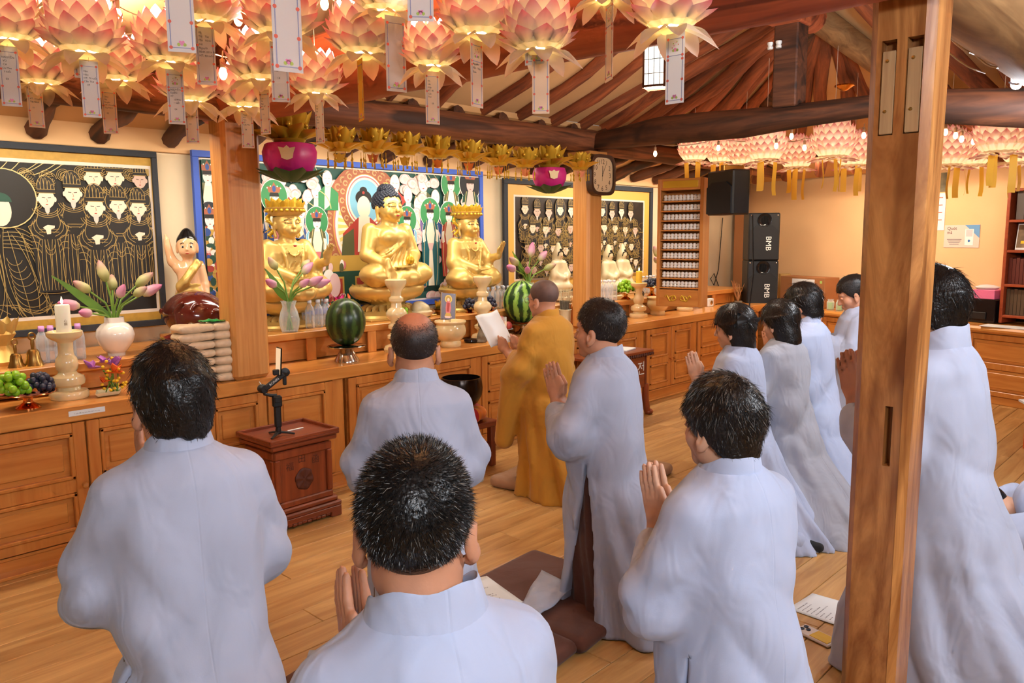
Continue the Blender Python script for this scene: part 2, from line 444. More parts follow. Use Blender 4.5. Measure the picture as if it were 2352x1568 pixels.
M['redlog'] = wood('reddish_beam', srgb(172, 78, 44), srgb(212, 116, 72), 1, 9, 2.6, .6, 1.0, .35, c3=srgb(110, 48, 26))
M['palelog'] = wood('pale_beam', srgb(120, 84, 50), srgb(186, 142, 92), 0, 12, 2.6, .6, .8, .35)
M['rafter'] = wood('rafter_log', srgb(104, 52, 30), srgb(186, 98, 54), 1, 10, 4, .75, 1.2, .6, tint=.25)
M['pale'] = wood('pale_pine', srgb(176, 136, 92), srgb(206, 170, 122), 2, 20, 5, .6, .3, .1)
M['plank'] = wood('floor_oak', srgb(176, 124, 66), srgb(216, 168, 104), 0, 10, 3.2, .42, 1.0, .05, tint=.08)
M['redwood'] = wood('red_brown_wood', srgb(118, 48, 20), srgb(156, 72, 34), 2, 14, 4, .4, .5, .06, coat=.3)
M['redwoodx'] = wood('red_brown_wood_long', srgb(112, 46, 20), srgb(150, 68, 32), 0, 14, 4, .4, .5, .06, coat=.3)
M['carve'] = flat('dark_carving', srgb(84, 36, 18), .6)
M['shelfwood'] = wood('bookshelf_wood', srgb(150, 62, 30), srgb(178, 82, 42), 0, 12, 4, .45, .3, .04)
M['robe'] = cloth('grey_lavender_cotton', srgb(180, 186, 208), wr=.7, seam=True)
M['robe_pale'] = cloth('pale_lavender_cotton', srgb(186, 196, 224), wr=.7, seam=True)
M['robe_grey'] = cloth('plain_grey_cotton', srgb(172, 174, 186), wr=.7, seam=True)
M['robe_seam'] = cloth('grey_lavender_facing', srgb(196, 196, 212))
M['mustard'] = cloth('mustard_cotton', srgb(196, 136, 40))
M['brown'] = cloth('dark_brown_cotton', srgb(78, 42, 32), wr=.3)
M['brown_cover'] = cloth('brown_cushion_cover', srgb(92, 50, 36), wr=.25, ws=7)
M['tan'] = cloth('tan_velvet', srgb(176, 132, 98), wr=.4, ws=14)
M['black_sock'] = cloth('black_knit', srgb(30, 30, 32))
def skinmat(name, c):
    q = NM(name); v = q.coord(rnd=False); f = q.noise(v, 14, 4)
    q.set(**{'Base Color': q.ramp(f, [(.3, tuple(x*.88 for x in c[:3])+(1,)), (.7, tuple(min(1, x*1.06) for x in c[:3])+(1,))]), 'Roughness': .5, 'Subsurface Weight': .06, 'Subsurface Radius': (.01, .004, .002)})
    q.bump(q.noise(v, 220, 2), .12, .0015); return q.m
M['skin'] = skinmat('warm_skin', srgb(214, 150, 116)); M['skin2'] = skinmat('pale_skin', srgb(226, 172, 140))
M['hair'] = flat('black_hair', srgb(15, 13, 13), .36, bump=.5, bs=140, bd=.004)
M['hair_soft'] = flat('dark_brown_hair', srgb(30, 23, 20), .45, bump=.5, bs=140, bd=.004)
M['hair_grey'] = flat('grey_hair', srgb(132, 126, 118), .5)
M['stubble'] = flat('shaved_scalp', srgb(104, 78, 70), .6, var=.12, vs=30, bump=.3, bs=400, bd=.001)
def thinning():
    q = NM('thinning_hair'); tc = q.new('ShaderNodeTexCoord'); mp = q.new('ShaderNodeMapping'); mp.inputs['Location'].default_value = (0, .035/.075, -.13/.05); mp.inputs['Scale'].default_value = (1/.052, 1/.075, 1/.05); q.l(tc.outputs['Object'], mp.inputs[0])
    ln = q.new('ShaderNodeVectorMath', operation='LENGTH'); q.l(mp.outputs[0], ln.inputs[0]); nz = q.noise(q.coord(scale=(1, .35, 1), rnd=False), 260, 2); ad = q.new('ShaderNodeMath', operation='MULTIPLY_ADD'); ad.inputs[1].default_value = .9; q.l(nz, ad.inputs[0]); q.l(ln.outputs['Value'], ad.inputs[2])
    q.set(**{'Base Color': q.ramp(ad.outputs[0], [(.0, srgb(206, 140, 108)), (.42, srgb(196, 130, 102)), (.62, srgb(96, 66, 54)), (.85, srgb(40, 30, 27))]), 'Roughness': .5})
    for e in q.n:
        if e.bl_idname == 'ShaderNodeValToRGB': mr = q.new('ShaderNodeMapRange'); mr.inputs[1].default_value = .5; mr.inputs[2].default_value = 2.6; q.l(ad.outputs[0], mr.inputs[0]); q.l(mr.outputs[0], e.inputs[0]); break
    return q.m
M['thinning'] = thinning()
M['bald'] = flat('thinning_scalp', srgb(150, 98, 76), .55, var=.1, vs=30)
def goldmat(name, c, rough, bump=0.06, bs=18):
    q = NM(name); f = q.noise(q.coord(), 4, 3); q.set(**{'Base Color': q.ramp(f, [(.3, tuple(x*.86 for x in c[:3])+(1,)), (.7, c)]), 'Metallic': .5, 'Roughness': rough}); q.bump(q.noise(q.coord(), bs, 3), bump, .004); return q.m
M['gold'] = goldmat('gilded_gold', srgb(234, 194, 110), .4)
M['gold_face'] = goldmat('matt_gold', srgb(220, 160, 58), .48)
M['foil'] = goldmat('gold_foil', srgb(236, 190, 60), .34, .2, 30)
M['brass'] = flat('brass', srgb(214, 150, 70), .16, 1.0)
M['copper'] = flat('copper', srgb(226, 138, 78), .14, 1.0)
M['oldbrass'] = flat('old_brass', srgb(176, 140, 78), .3, 1.0)
M['silver'] = flat('steel', srgb(200, 190, 178), .15, 1.0)
M['bluehair'] = flat('blue_black_curls', srgb(38, 42, 56), .5)
M['onyx'] = flat('honey_onyx', srgb(240, 210, 158), .18, var=.06, vs=10, Subsurface_Weight=.25, Subsurface_Radius=(.03, .02, .01), Coat_Weight=.4)
M['white_ceramic'] = flat('white_glaze', srgb(244, 232, 220), .12, Coat_Weight=.4)
M['ivory'] = flat('ivory_glaze', srgb(226, 208, 166), .3)
M['wax'] = flat('white_wax', srgb(250, 238, 214), .5, Subsurface_Weight=.3, Subsurface_Radius=(.02, .015, .01))
M['wax_y'] = flat('yellow_wax', srgb(250, 204, 60), .5, Subsurface_Weight=.3, Subsurface_Radius=(.02, .015, .005))
M['wick'] = flat('wick', srgb(40, 30, 24), .9)
M['flame'] = emit('flame', (1.0, .62, .22, 1), 25)
M['black'] = flat('matt_black', srgb(24, 25, 27), .45)
M['black_gloss'] = flat('gloss_black', srgb(20, 20, 22), .15)
M['grille'] = flat('speaker_grille', srgb(26, 28, 32), .75, bump=.5, bs=600, bd=.001)
M['white'] = flat('white_paint', srgb(240, 240, 236), .5)
M['paper'] = flat('white_paper', srgb(242, 240, 238), .7, Subsurface_Weight=.05)
M['ink'] = flat('ink', srgb(40, 36, 40), .8)
M['ink_soft'] = flat('grey_print', srgb(136, 128, 130), .8)
M['ink_red'] = flat('red_print', srgb(222, 104, 84), .8)
M['ink_blue'] = flat('blue_grey_print', srgb(150, 150, 178), .8)
M['ink_pink'] = flat('pink_print', srgb(226, 140, 176), .8)
M['ink_green'] = flat('green_print', srgb(176, 190, 90), .8)
def tagmat(name, c):
    q = NM(name); q.set(**{'Base Color': c, 'Roughness': .6}); tl = q.new('ShaderNodeBsdfTranslucent'); tl.inputs[0].default_value = c
    mx = q.new('ShaderNodeMixShader'); mx.inputs[0].default_value = .5; q.l(q.b.outputs[0], mx.inputs[1]); q.l(tl.outputs[0], mx.inputs[2]); q.l(mx.outputs[0], q.n['Material Output'].inputs[0]); return q.m
M['tag'] = tagmat('white_card', srgb(246, 242, 240)); M['tag_pink'] = tagmat('cream_card', srgb(252, 226, 196)); M['tag_yellow'] = tagmat('yellow_card', srgb(246, 196, 70))
_pk = [(0.0, srgb(255, 246, 214)), (.35, srgb(255, 240, 224)), (.68, srgb(253, 212, 212)), (1.0, srgb(238, 128, 160))]
M['petal'] = petal('pink_tipped_petal', _pk)
M['petal_low'] = petal('cream_petal', [(0, srgb(255, 240, 196)), (.6, srgb(255, 238, 208)), (1, srgb(253, 226, 204))])
M['petal_inner'] = petal('pale_inner_petal', [(0, srgb(255, 246, 214)), (.6, srgb(255, 240, 222)), (1, srgb(250, 192, 196))])
M['shade'] = tagmat('lantern_shade', srgb(255, 240, 206))
M['lotus_bud'] = petal('lotus_bud_pink', [(0, srgb(214, 222, 150)), (.35, srgb(226, 176, 190)), (1, srgb(206, 110, 158))], .2, 2)
M['bud_green'] = petal('lotus_bud_green', [(0, srgb(166, 178, 96)), (.5, srgb(206, 196, 140)), (1, srgb(196, 130, 140))], .2, 2)
M['stem'] = flat('green_stem', srgb(112, 146, 52), .5, var=.15)
M['leaf'] = flat('green_leaf', srgb(96, 136, 44), .45, var=.2)
M['magenta'] = flat('magenta_silk', srgb(218, 44, 134), .4, var=.1)
M['darkleaf'] = flat('dark_green_silk', srgb(20, 84, 44), .45, var=.1)
M['water_b'] = thin('clear_bottle', (.95, .97, 1, 1), .16, .08); M['capw'] = flat('white_cap', srgb(236, 236, 240), .4); M['cap_pink'] = flat('lilac_cap', srgb(224, 160, 222), .4)
M['glass'] = thin('clear_glass', (.96, 1, .97, 1), .1, .03)
M['bulb'] = emit('bulb_glow', (1.0, .60, .22, 1), 14.0); M['bulb_in'] = emit('lantern_bulb', (1.0, .74, .40, 1), 5.0)
M['wire'] = flat('white_wire', srgb(226, 200, 170), .6); M['socket'] = flat('lamp_socket', srgb(200, 150, 110), .5)
M['tube_light'] = emit('tube_glow', (.92, .96, 1.0, 1), 22.0); M['lantern_paper'] = emit('lantern_paper', (1.0, .95, .80, 1), 2.0)
M['redlacq'] = flat('dark_red_lacquer', srgb(92, 30, 22), .14, var=.12, vs=5, Coat_Weight=.6)
M['rice'] = flat('rice_bag', srgb(226, 196, 160), .45, var=.08, vs=40, bump=.3, bs=160, bd=.002, Coat_Weight=.2)
M['packet'] = flat('green_packet', srgb(30, 140, 60), .25, var=.3, vs=30)
M['melon'] = None
def melon():
    q = NM('melon_rind'); tc = q.new('ShaderNodeTexCoord'); sp = q.new('ShaderNodeSeparateXYZ'); q.l(tc.outputs['Object'], sp.inputs[0])
    at = q.new('ShaderNodeMath', operation='ARCTAN2'); q.l(sp.outputs[1], at.inputs[0]); q.l(sp.outputs[0], at.inputs[1])
    n = q.noise(q.coord(scale=(1, 1, .5)), 26, 5, .7); ma = q.new('ShaderNodeMath', operation='MULTIPLY_ADD'); ma.inputs[1].default_value = .55; q.l(n, ma.inputs[0]); q.l(at.outputs[0], ma.inputs[2])
    mu = q.new('ShaderNodeMath', operation='MULTIPLY'); mu.inputs[1].default_value = 12.0; q.l(ma.outputs[0], mu.inputs[0]); si = q.new('ShaderNodeMath', operation='SINE'); q.l(mu.outputs[0], si.inputs[0])
    mr = q.new('ShaderNodeMapRange'); mr.inputs[1].default_value = -1; q.l(si.outputs[0], mr.inputs[0])
    return q, mr.outputs[0]
_q, _f = melon(); _q.set(**{'Base Color': _q.ramp(_f, [(.35, srgb(30, 50, 22)), (.6, srgb(46, 70, 28)), (.85, srgb(62, 88, 36))]), 'Roughness': .3}); M['melon'] = _q.m
_q, _f = melon(); _q.set(**{'Base Color': _q.ramp(_f, [(.4, srgb(26, 62, 28)), (.55, srgb(108, 150, 56)), (.85, srgb(140, 180, 76))]), 'Roughness': .3}); M['melon2'] = _q.m
M['grape_g'] = flat('green_grape', srgb(148, 196, 44), .2, var=.15, Subsurface_Weight=.2, Subsurface_Radius=(.01, .012, .003)); M['grape_b'] = flat('black_grape', srgb(44, 44, 62), .4, var=.2)
M['plum'] = flat('red_plum', srgb(178, 70, 66), .35, var=.2, vs=12)
M['stone'] = flat('grey_stone', srgb(126, 112, 92), .8, var=.2, vs=30, bump=.4)
M['orange_wax'] = flat('orange_wax', srgb(250, 176, 30), .35, Emission_Color=(1, .5, .05, 1), Emission_Strength=.25)
M['card'] = flat('cardboard', srgb(172, 112, 66), .8); M['pinkbox'] = flat('pink_box', srgb(240, 120, 160), .5)
M['green_jar'] = flat('green_wax', srgb(178, 208, 110), .4); M['orange_leg'] = flat('orange_painted_wood', srgb(226, 96, 30), .4)
M['dark'] = flat('dark_recess', srgb(28, 18, 12), .9)
M['bookred'] = flat('book_red', srgb(100, 40, 28), .6); M['bookbrown'] = flat('book_brown', srgb(92, 70, 48), .6); M['bookgrey'] = flat('book_grey', srgb(96, 84, 78), .6)
M['childskin'] = flat('glazed_skin', srgb(250, 196, 148), .22, Coat_Weight=.4); M['childhair'] = flat('glazed_black', srgb(20, 18, 18), .2)
M['lips'] = flat('red_lips', srgb(190, 60, 50), .5); M['brow'] = flat('dark_brow', srgb(70, 40, 16), .6)

# ---------------------------------------------------------------- lettering, turned to meshes once while the scene is empty
TX = {}
def make_texts(items):
    tmp = []
    for key, body, size, align, spacing in items:
        c = bpy.data.curves.new('lettering', 'FONT'); c.body = body; c.size = size; c.align_x = align; c.space_line = spacing; c.resolution_u = 2
        o = bpy.data.objects.new('lettering', c); COL.objects.link(o); tmp.append((key, o))
    dg = bpy.context.evaluated_depsgraph_get(); dg.update()
    for key, o in tmp: TX[key] = bpy.data.meshes.new_from_object(o.evaluated_get(dg), depsgraph=dg)
    for key, o in tmp:
        c = o.data; bpy.data.objects.remove(o); bpy.data.curves.remove(c)
def lettering(name, key, mat, parent, loc, rot=(math.pi/2, 0, 0), s=None):
    me = TX[key].copy(); me.materials.clear(); return link(name, me, mat, parent, loc, rot, s)
HW = {  # handwriting on the wish tags
 't16': 'Nguyễn\nVăn\nTư\nĐHT: 80 tuổi\ncần thơ\n\n\n     16', 't02b': 'Văn\nHảo\nHT: 70 tuổi\nCần Thơ\n    09', 't03': 'NGUYỄN\n VŨ\n CA\nCà Mau\n 1 tuổi\n\n   03',
 't01': 'Trần\nThế\nTân\n\nHT: 12 tuổi\nTây Ninh\n\n   01', 't02': 'Chân\nThị\nDuyên\nHT: 72 tuổi\nTây Ninh\n\n   02', 't09': 'NGUYỄN\nTUẤN\nVỸ\n     cà mau\n    1 tuổi\n\n     04', 't03b': 'Nguyễn\nVăn\nThệ\nHT: 29 tuổi\n\n\n   03',
 't17': 'Võ\nThị   Tây\nChi   Ninh\nmẹ\nNguyệt\n00.01.2026 Âl\nHT: 83 tuổi', 't18': 'Nguyễn\nVăn\nĐức\nHT: 1 tuổi\nCần\nThơ\n\n    18', 't11': 'Lưu\nThị\nNga\nHT: 67\ntuổi\n\n   11', 't04': 'Thích\nNữ\nTịnh\nHT\nCần Thơ\n\n   04', 't12': 'Tạ\nThị\nHà\n\nHT: 62\nTây\nNinh\n\n  12',
 't10': 'Võ\nvăn\nHợp\nHT: 85\nCần\nThơ\n\n      10', 't14': 'Nguyễn\nVăn   Văn\nKiên', 'faint': 'Nguyễn\nThị\nLan\nHT: 56\ntuổi\nCần Thơ'}
make_texts([(k, v, .0135, 'LEFT', 1.35) for k, v in HW.items()]+[
 ('bmb', 'BMB', .07, 'CENTER', 1), ('ronin', 'RONIN', .016, 'CENTER', 1), ('jeon', '전', .11, 'CENTER', 1), ('quet', 'Quét\nmã', .055, 'LEFT', .85),
 ('label', '7. ngăn để máy, kinh, đèn thành ánh sáng', .0125, 'CENTER', 1), ('seal1', '福', .05, 'CENTER', 1), ('seal2', '田', .05, 'CENTER', 1), ('seal3', '函', .05, 'CENTER', 1),
 ('candle', '心\n願', .02, 'CENTER', 1), ('n17', '17', .016, 'CENTER', 1)]+[('h%d' % i, str(i), .042, 'CENTER', 1) for i in range(1, 13)])

# ---------------------------------------------------------------- the room
def struct(name, mb, mat, parent=None, smooth=False, **kw):
    o = mb.build(name, mat, parent, smooth, **kw)
    if parent is None: o['kind'] = 'structure'
    return o
YW = 5.10
fl = struct('floor', MB().box((3.2, 1.0, -.03), (13.4, 8.6, .04)), M['dark'])
# oak planks, running along the altar
rng = random.Random(3); PLK = [MB().box((0, 0, 0), (L, .148, .012), .0025).mesh('plank', False) for L in (1.18, .9, .62)]
cnt = 0; rest = MB()
for j in range(-18, 28):
    y = j*.15+.02
    if y > 4.16: break
    x = -2.2-rng.random()*1.0
    while x < 9.6:
        k = rng.choice((0, 0, 1, 2)); L = (1.18, .9, .62)[k]; cx, cy = x+L/2, y; x += L+.002
        near = .6 < cx < 8.2 and cy > .35 and cx*.9+.6 > cy*.2 and not (cx < .5)
        vis = False
        for (px_, py_) in ((cx-L/2, cy), (cx, cy), (cx+L/2, cy)):
            v = np.array([px_, py_, -HC]); d = v @ _fw
            if d > .3:
                u, w_ = W/2+F*(v @ _rt)/d, H/2+F*(v @ _dn)/d
                if -60 < u < W+60 and w_ < H+80: vis = True
        if vis and cnt < 298:
            link('plank', PLK[k], M['plank'], fl, (cx, cy, -.0062)); cnt += 1
        else: rest.box((cx, cy, -.0062), (L, .148, .012))
r_ = rest.build('plank', M['plank'], fl, False); r_['kind'] = 'stuff'
struct('wall_back', MB().box((3.6, YW+.06, 1.2), (12.6, .12, 2.7)), M['plaster'])
struct('wall_left', MB().box((-2.75, 1.0, 1.5), (.1, 8.4, 3.2)), M['plaster'])
struct('wall_rear', MB().box((3.0, -3.2, 1.5), (12.5, .1, 3.2)), M['plaster'])
# right wall runs at a slight angle
RW0, RW1 = np.array([9.80, 5.12]), np.array([7.2, -3.2]); _d = (RW1-RW0)/np.linalg.norm(RW1-RW0); _n = np.array([_d[1], -_d[0]])   # _n points into the room
if _n[0] > 0: _n = -_n
RA = math.atan2(_d[1], _d[0])
def rw(s, off, z): p = RW0+_d*s+_n*off; return (p[0], p[1], z)
L_ = float(np.linalg.norm(RW1-RW0)); c_ = RW0+_d*L_/2-_n*.06
struct('wall_right', MB().box((0, 0, 0), (L_, .12, 2.9)), M['plaster_peach'], loc=(c_[0], c_[1], 1.35), rot=(0, 0, RA))
# upper strip of warm plaster along the wall under the eaves
struct('trim_1', MB().box((3.6, YW-.012, 2.2), (12.4, .03, .22), .004), M['plaster_peach'])
# corner board of the right wall
struct('trim_2', MB().box((9.62, 5.0, 1.2), (.12, .12, 2.5), .006, (0, 0, .3)), M['card'])
# ---------------------------------------------------------------- roof plaster and rafters
ce = empty('ceiling', (0, 0, 0)); tag(ce, kind='structure')
RID = (2.45, 3.22); AP = (5.75, 2.45, 3.16); E1 = (9.6, 5.15, 2.16); E2 = (8.1, 1.95, 2.25)
def sheet(name, pts, thick=.04, up=(0, 0, 1)):
    n = len(pts); vs = [tuple(p) for p in pts]+[(p[0]+up[0]*thick, p[1]+up[1]*thick, p[2]+up[2]*thick) for p in pts]
    fs = [tuple(range(n)), tuple(reversed(range(n, 2*n)))]+[(i, (i+1) % n, n+(i+1) % n, n+i) for i in range(n)]
    return MB().add(vs, fs).build(name, M['ceil_plaster'], ce, False)
sheet('eave_plaster', [(-2.8, 5.16, 2.205), (9.7, 5.16, 2.205), (8.9, 4.22, 2.44), (-2.8, 4.22, 2.44)])
sheet('slope_plaster', [(-2.8, 4.25, 2.46), (7.9, 4.25, 2.50), (AP[0], AP[1], AP[2]+.03), (-2.8, RID[0], RID[1]-.02)])
sheet('front_plaster', [(-2.8, RID[0], RID[1]-.02), (5.2, RID[0], RID[1]-.02), (5.2, -.2, 2.62), (-2.8, -.2, 2.62)])
sheet('rear_plaster', [(-2.8, -.2, 2.62), (8.6, -.2, 2.62), (8.6, -3.3, 2.5), (-2.8, -3.3, 2.5)])
sheet('hip_plaster', [(AP[0], AP[1], AP[2]+.03), (7.9, 4.25, 2.50), (9.7, 5.16, 2.2), (8.7, 1.7, 2.22), (8.1, 1.7, 2.32)])
sheet('side_plaster', [(5.2, RID[0], RID[1]), (AP[0], AP[1], AP[2]+.02), (8.7, 1.72, 2.24), (7.6, -1.5, 2.24), (5.2, -1.5, 3.22)])
def logpath(a, b, n, wob, seed):
    rg = random.Random(seed); a = np.array(a, float); b = np.array(b, float); out = []
    d = b-a; d /= np.linalg.norm(d); s = np.cross(d, (0, 0, 1)); s /= np.linalg.norm(s)+1e-9; ph = rg.random()*6; ph2 = rg.random()*6
    for i in range(n+1):
        t = i/n; w = math.sin(math.pi*t); out.append(a+(b-a)*t+s*wob*math.sin(2.2*t*3+ph)*w+np.array([0, 0, wob*.5*math.sin(5*t+ph2)*w]))
    return out
def rafter(a, b, r, seed, wob=.03, mat='rafter'):
    rg = random.Random(seed*7+1); n = 8; p = logpath(a, b, n, wob, seed); rad = [r*(.85+.3*rg.random()) for _ in p]
    # mesh is kept in its own frame so that the grain follows the log
    a_ = Vector([float(q) for q in p[0]]); dr = (Vector([float(q) for q in p[-1]])-a_).normalized(); q = Vector((0, 1, 0)).rotation_difference(dr); qi = q.inverted()
    pl = [qi @ (Vector([float(v) for v in w])-a_) for w in p]
    o = MB().tube(pl, rad, 9).build('rafter', M[mat], ce, True, angle=80); o.location = a_; o.rotation_mode = 'QUATERNION'; o.rotation_quaternion = q
    return o
k = 0
for x in np.arange(.55, 9.2, .42):
    xx = x+random.Random(k).uniform(-.06, .06); rafter((xx, 5.06, 2.165), (xx-.02, 4.16, 2.41), .052, k, .03, 'log'); k += 1
for x in np.arange(-.65, 5.5, .40):
    xx = x+random.Random(k).uniform(-.06, .06); rafter((xx, 4.24, 2.47), (xx+random.Random(k).uniform(-.05, .05), 2.55, 3.12), .05, k, .05); k += 1
for x in np.arange(5.62, 8.1, .30):
    t = (x-5.62)/2.5; rafter((x+.25*t, 4.24-.1*t, 2.47), (5.55+.22*(x-5.62), 2.6-.05*t, 3.10-.02*t), .056, k, .05); k += 1
for i in range(6):
    t = (i+.3)/6; e = np.array([9.0, 4.6, 2.20])*(1-t)+np.array([8.3, 2.0, 2.24])*t; rafter(e, (AP[0]+.1+.04*i, AP[1]+.03-.02*i, AP[2]-.03), .06, k, .04); k += 1
for i in range(9):
    y = 1.75-i*.27; rafter((8.0-.25*i*.3, y-.05, 2.22+.0*i), (5.5, y+.35, 3.12), .065, k, .05); k += 1
for i in range(8):
    x = 2.4+i*.4; rafter((x, -.2, 2.56), (x, 2.4, 3.14), .05, k, .04); k += 1
# hip rafters and the ridge
def beam(name, pts, rads, mat, label, flat_=1.0, n=14, cat='beam', axis_=None, kind=None):
    a_ = Vector(pts[0]); mb = MB().tube([Vector(p)-a_ for p in pts], rads, n, flat=flat_)
    o = mb.build(name, mat, None, True, angle=75); o.location = a_; return tag(o, label, cat)
beam('hip_rafter', [(AP[0]-.1, AP[1]+.05, AP[2]-.02), (6.7, 2.25, 2.82), (8.1, 1.9, 2.28)], [.11, .10, .1], M['palelog'], 'broad pale hip rafter sloping down behind the foreground post', .8)
beam('hip_rafter', [(AP[0]-.05, AP[1], AP[2]-.02), (7.5, 3.7, 2.62), (9.4, 4.95, 2.2)], [.09, .09, .09], M['log'], 'dark hip rafter running back to the far corner behind the short strut')
def noisy(p0, p1, n, r, seed, rv=.08, sag=0.0, wob=.0, r1=None):
    rg = random.Random(seed); p0 = np.array(p0, float); p1 = np.array(p1, float); P_, R_ = [], []
    for i in range(n+1):
        t = i/n; P_.append(tuple(p0+(p1-p0)*t+np.array([0, 0, sag*math.sin(math.pi*t)+wob*math.sin(7*t+seed)]))); rr = r if r1 is None else r+(r1-r)*t; R_.append(rr*(1+rv*(rg.random()-.5)))
    return P_, R_
P_, R_ = noisy((-2.6, RID[0], 3.06), (5.7, 2.45, 3.06), 12, .10, 2); beam('ridge_beam', P_, R_, M['redlog'], 'long ridge beam carried by the short strut above the hall')
# log over the left and middle bays of the altar
P_, R_ = noisy((-2.6, 4.16, 2.28), (2.05, 4.16, 2.28), 10, .10, 5); beam('purlin_log', P_, R_, M['logx'], 'reddish log above the black painting left of the square column', 1.0)
P_, R_ = noisy((2.05, 4.16, 2.295), (5.4, 4.16, 2.335), 12, .105, 6, .1, .0, .006, .085); beam('purlin_log', P_, R_, M['logx'], 'cracked brown log above the row of gold lotus lamps')
P_, R_ = noisy((5.4, 4.16, 2.31), (9.2, 4.3, 2.30), 8, .085, 8); beam('purlin_log', P_, R_, M['logx'], 'orange log above the far lanterns right of the clock')
P_, R_ = noisy((2.17, 4.35, 2.335), (2.17, .55, 2.30), 16, .165, 9, .05); beam('tie_beam', P_, R_, M['redlog'], 'thick red tie beam crossing overhead behind the near lotus lanterns', 1.0, 18)
_b2 = [(4.3, 2.26, 2.38), (4.15, 2.26, 2.385), (3.85, 2.255, 2.42), (3.5, 2.25, 2.46), (3.1, 2.245, 2.455), (2.77, 2.24, 2.44), (2.3, 2.275, 2.43), (1.9, 2.29, 2.43), (1.47, 2.21, 2.41), (1.03, 2.14, 2.36), (.5, 2.14, 2.36)]
beam('tie_beam', [(5.36, y, (a+b)/2) for y, a, b in _b2], [(b-a)/2*1.02 for y, a, b in _b2], M['log'], 'dark curved log beam running from the clock column to the right', 1.0, 16)
P_, R_ = noisy((2.2, .74, 2.31), (5.5, .74, 2.27), 10, .13, 11, .06); beam('purlin_log', P_, R_, M['palelog'], 'pale grey log beside the bright lamp at top right')
st = MB().box((0, 0, 0), (.17, .17, .66), .01).build('strut', M['log'], None, False, loc=(5.36, 2.45, 2.74)); tag(st, 'short dark square strut standing on the curved beam', 'strut')
sb = MB().box((0, 0, 0), (.34, .22, .12), .01).build('bracket_block', M['redlog'], st, False, loc=(-.1, 0, .27))
for q in (-1, 1): MB().lathe([(0, 0), (.018, 0), (.02, .012), (.015, .022), (.02, .032), (.02, .045), (0, .045)], 12).build('insulator', M['white'], st, loc=(-.1, .04+q*.03+.03, .06), rot=(0, 0, 0))
# ---------------------------------------------------------------- square columns and the foreground post
def column(x0, x1, y0, y1, z0, z1, label):
    o = MB().box((0, 0, 0), (x1-x0, y1-y0, z1-z0), .022).build('square_column', M['column'], None, False, loc=((x0+x1)/2, (y0+y1)/2, (z0+z1)/2)); return tag(o, label, 'column')
column(2.062, 2.288, 4.105, 4.27, .754, 2.215, 'square planed timber column beside the stacked rice bags')
cc = column(5.255, 5.452, 4.105, 4.29, .754, 2.235, 'square planed timber column carrying the wall clock')
MB().box((0, 0, 0), (.24, .24, .03), .004).build('cap_block', M['column'], cc, False, loc=(0, 0, .735))
PX, PY, PW = 2.335, .732, .160
po = empty('wooden_post', (PX, PY, 0), math.radians(0), 'knotty round-edged wooden post with filled mortises in the foreground', 'post')
mb = MB()
hw = PW/2; nx_ = 0
# shaft: slightly tapering chamfered square; the side that faces left carries the cut mortises
def ring(z, s, ch=.022):
    h = hw*s; c = ch*s; return [(-h, -h+c, z), (-h+c, -h, z), (h-c, -h, z), (h, -h+c, z), (h, h-c, z), (h-c, h, z), (-h+c, h, z), (-h, h-c, z)]
zs_ = [0, .4, .8, 1.2, 1.6, 1.9, 2.2, 2.6]; ss_ = [.93, .95, .96, .97, .99, 1.0, 1.03, 1.04]
slots = [(.008, .046, 1.81, 2.055), (-.057, -.018, 1.81, 2.055), (-.033, -.013, .905, 1.075)]   # y range, z range on the left side
ys = sorted({-hw+.022, hw-.022}|{v for s in slots for v in s[:2]}); zz = sorted(set([0, .4, .8, 1.2, 1.6, 2.2, 2.6])|{v for s in slots for v in s[2:]})
sc_ = lambda z: float(np.interp(z, zs_, ss_))
for i in range(len(zz)-1):
    za, zb = zz[i], zz[i+1]; A, B = ring(za, sc_(za)), ring(zb, sc_(zb))
    mb.add(A+B, [(j, j+1, 8+j+1, 8+j) for j in range(7)])
    for j in range(len(ys)-1):
        ya, yb = ys[j], ys[j+1]
        hole = any(s[0] <= ya and yb <= s[1] and s[2] <= za and zb <= s[3] for s in slots)
        fy = lambda y, z: y*sc_(z) if abs(y) > hw-.0225 else y
        xa, xb = -hw*sc_(za), -hw*sc_(zb)
        if not hole: mb.add([(xa, fy(ya, za), za), (xb, fy(ya, zb), zb), (xb, fy(yb, zb), zb), (xa, fy(yb, za), za)], [(0, 1, 2, 3)])
for s in slots:
    d = .04; a, b, c, e = s; f, g = -hw*sc_(c), -hw+d
    mb.add([(f, a, c), (f, b, c), (f, b, e), (f, a, e), (g, a, c), (g, b, c), (g, b, e), (g, a, e)], [(0, 1, 5, 4), (1, 2, 6, 5), (2, 3, 7, 6), (3, 0, 4, 7), (4, 5, 6, 7)])
mb.build('shaft', M['post'], po, True, angle=25)
for (a, b, c, e) in slots[:2]:
    f_ = MB().box((-hw+.018, (a+b)/2, (c+e)/2-.012), (.036, b-a-.004, e-c-.03), .002).build('mortise_filler', M['pale'], po, False)
    for zz_ in (.07, -.06): MB().lathe([(0, 0), (.005, 0), (.004, .003), (0, .004)], 10).build('screw', M['oldbrass'], f_, loc=(-hw+.0005, (a+b)/2+.004, (c+e)/2+zz_), rot=(0, -math.pi/2, 0))
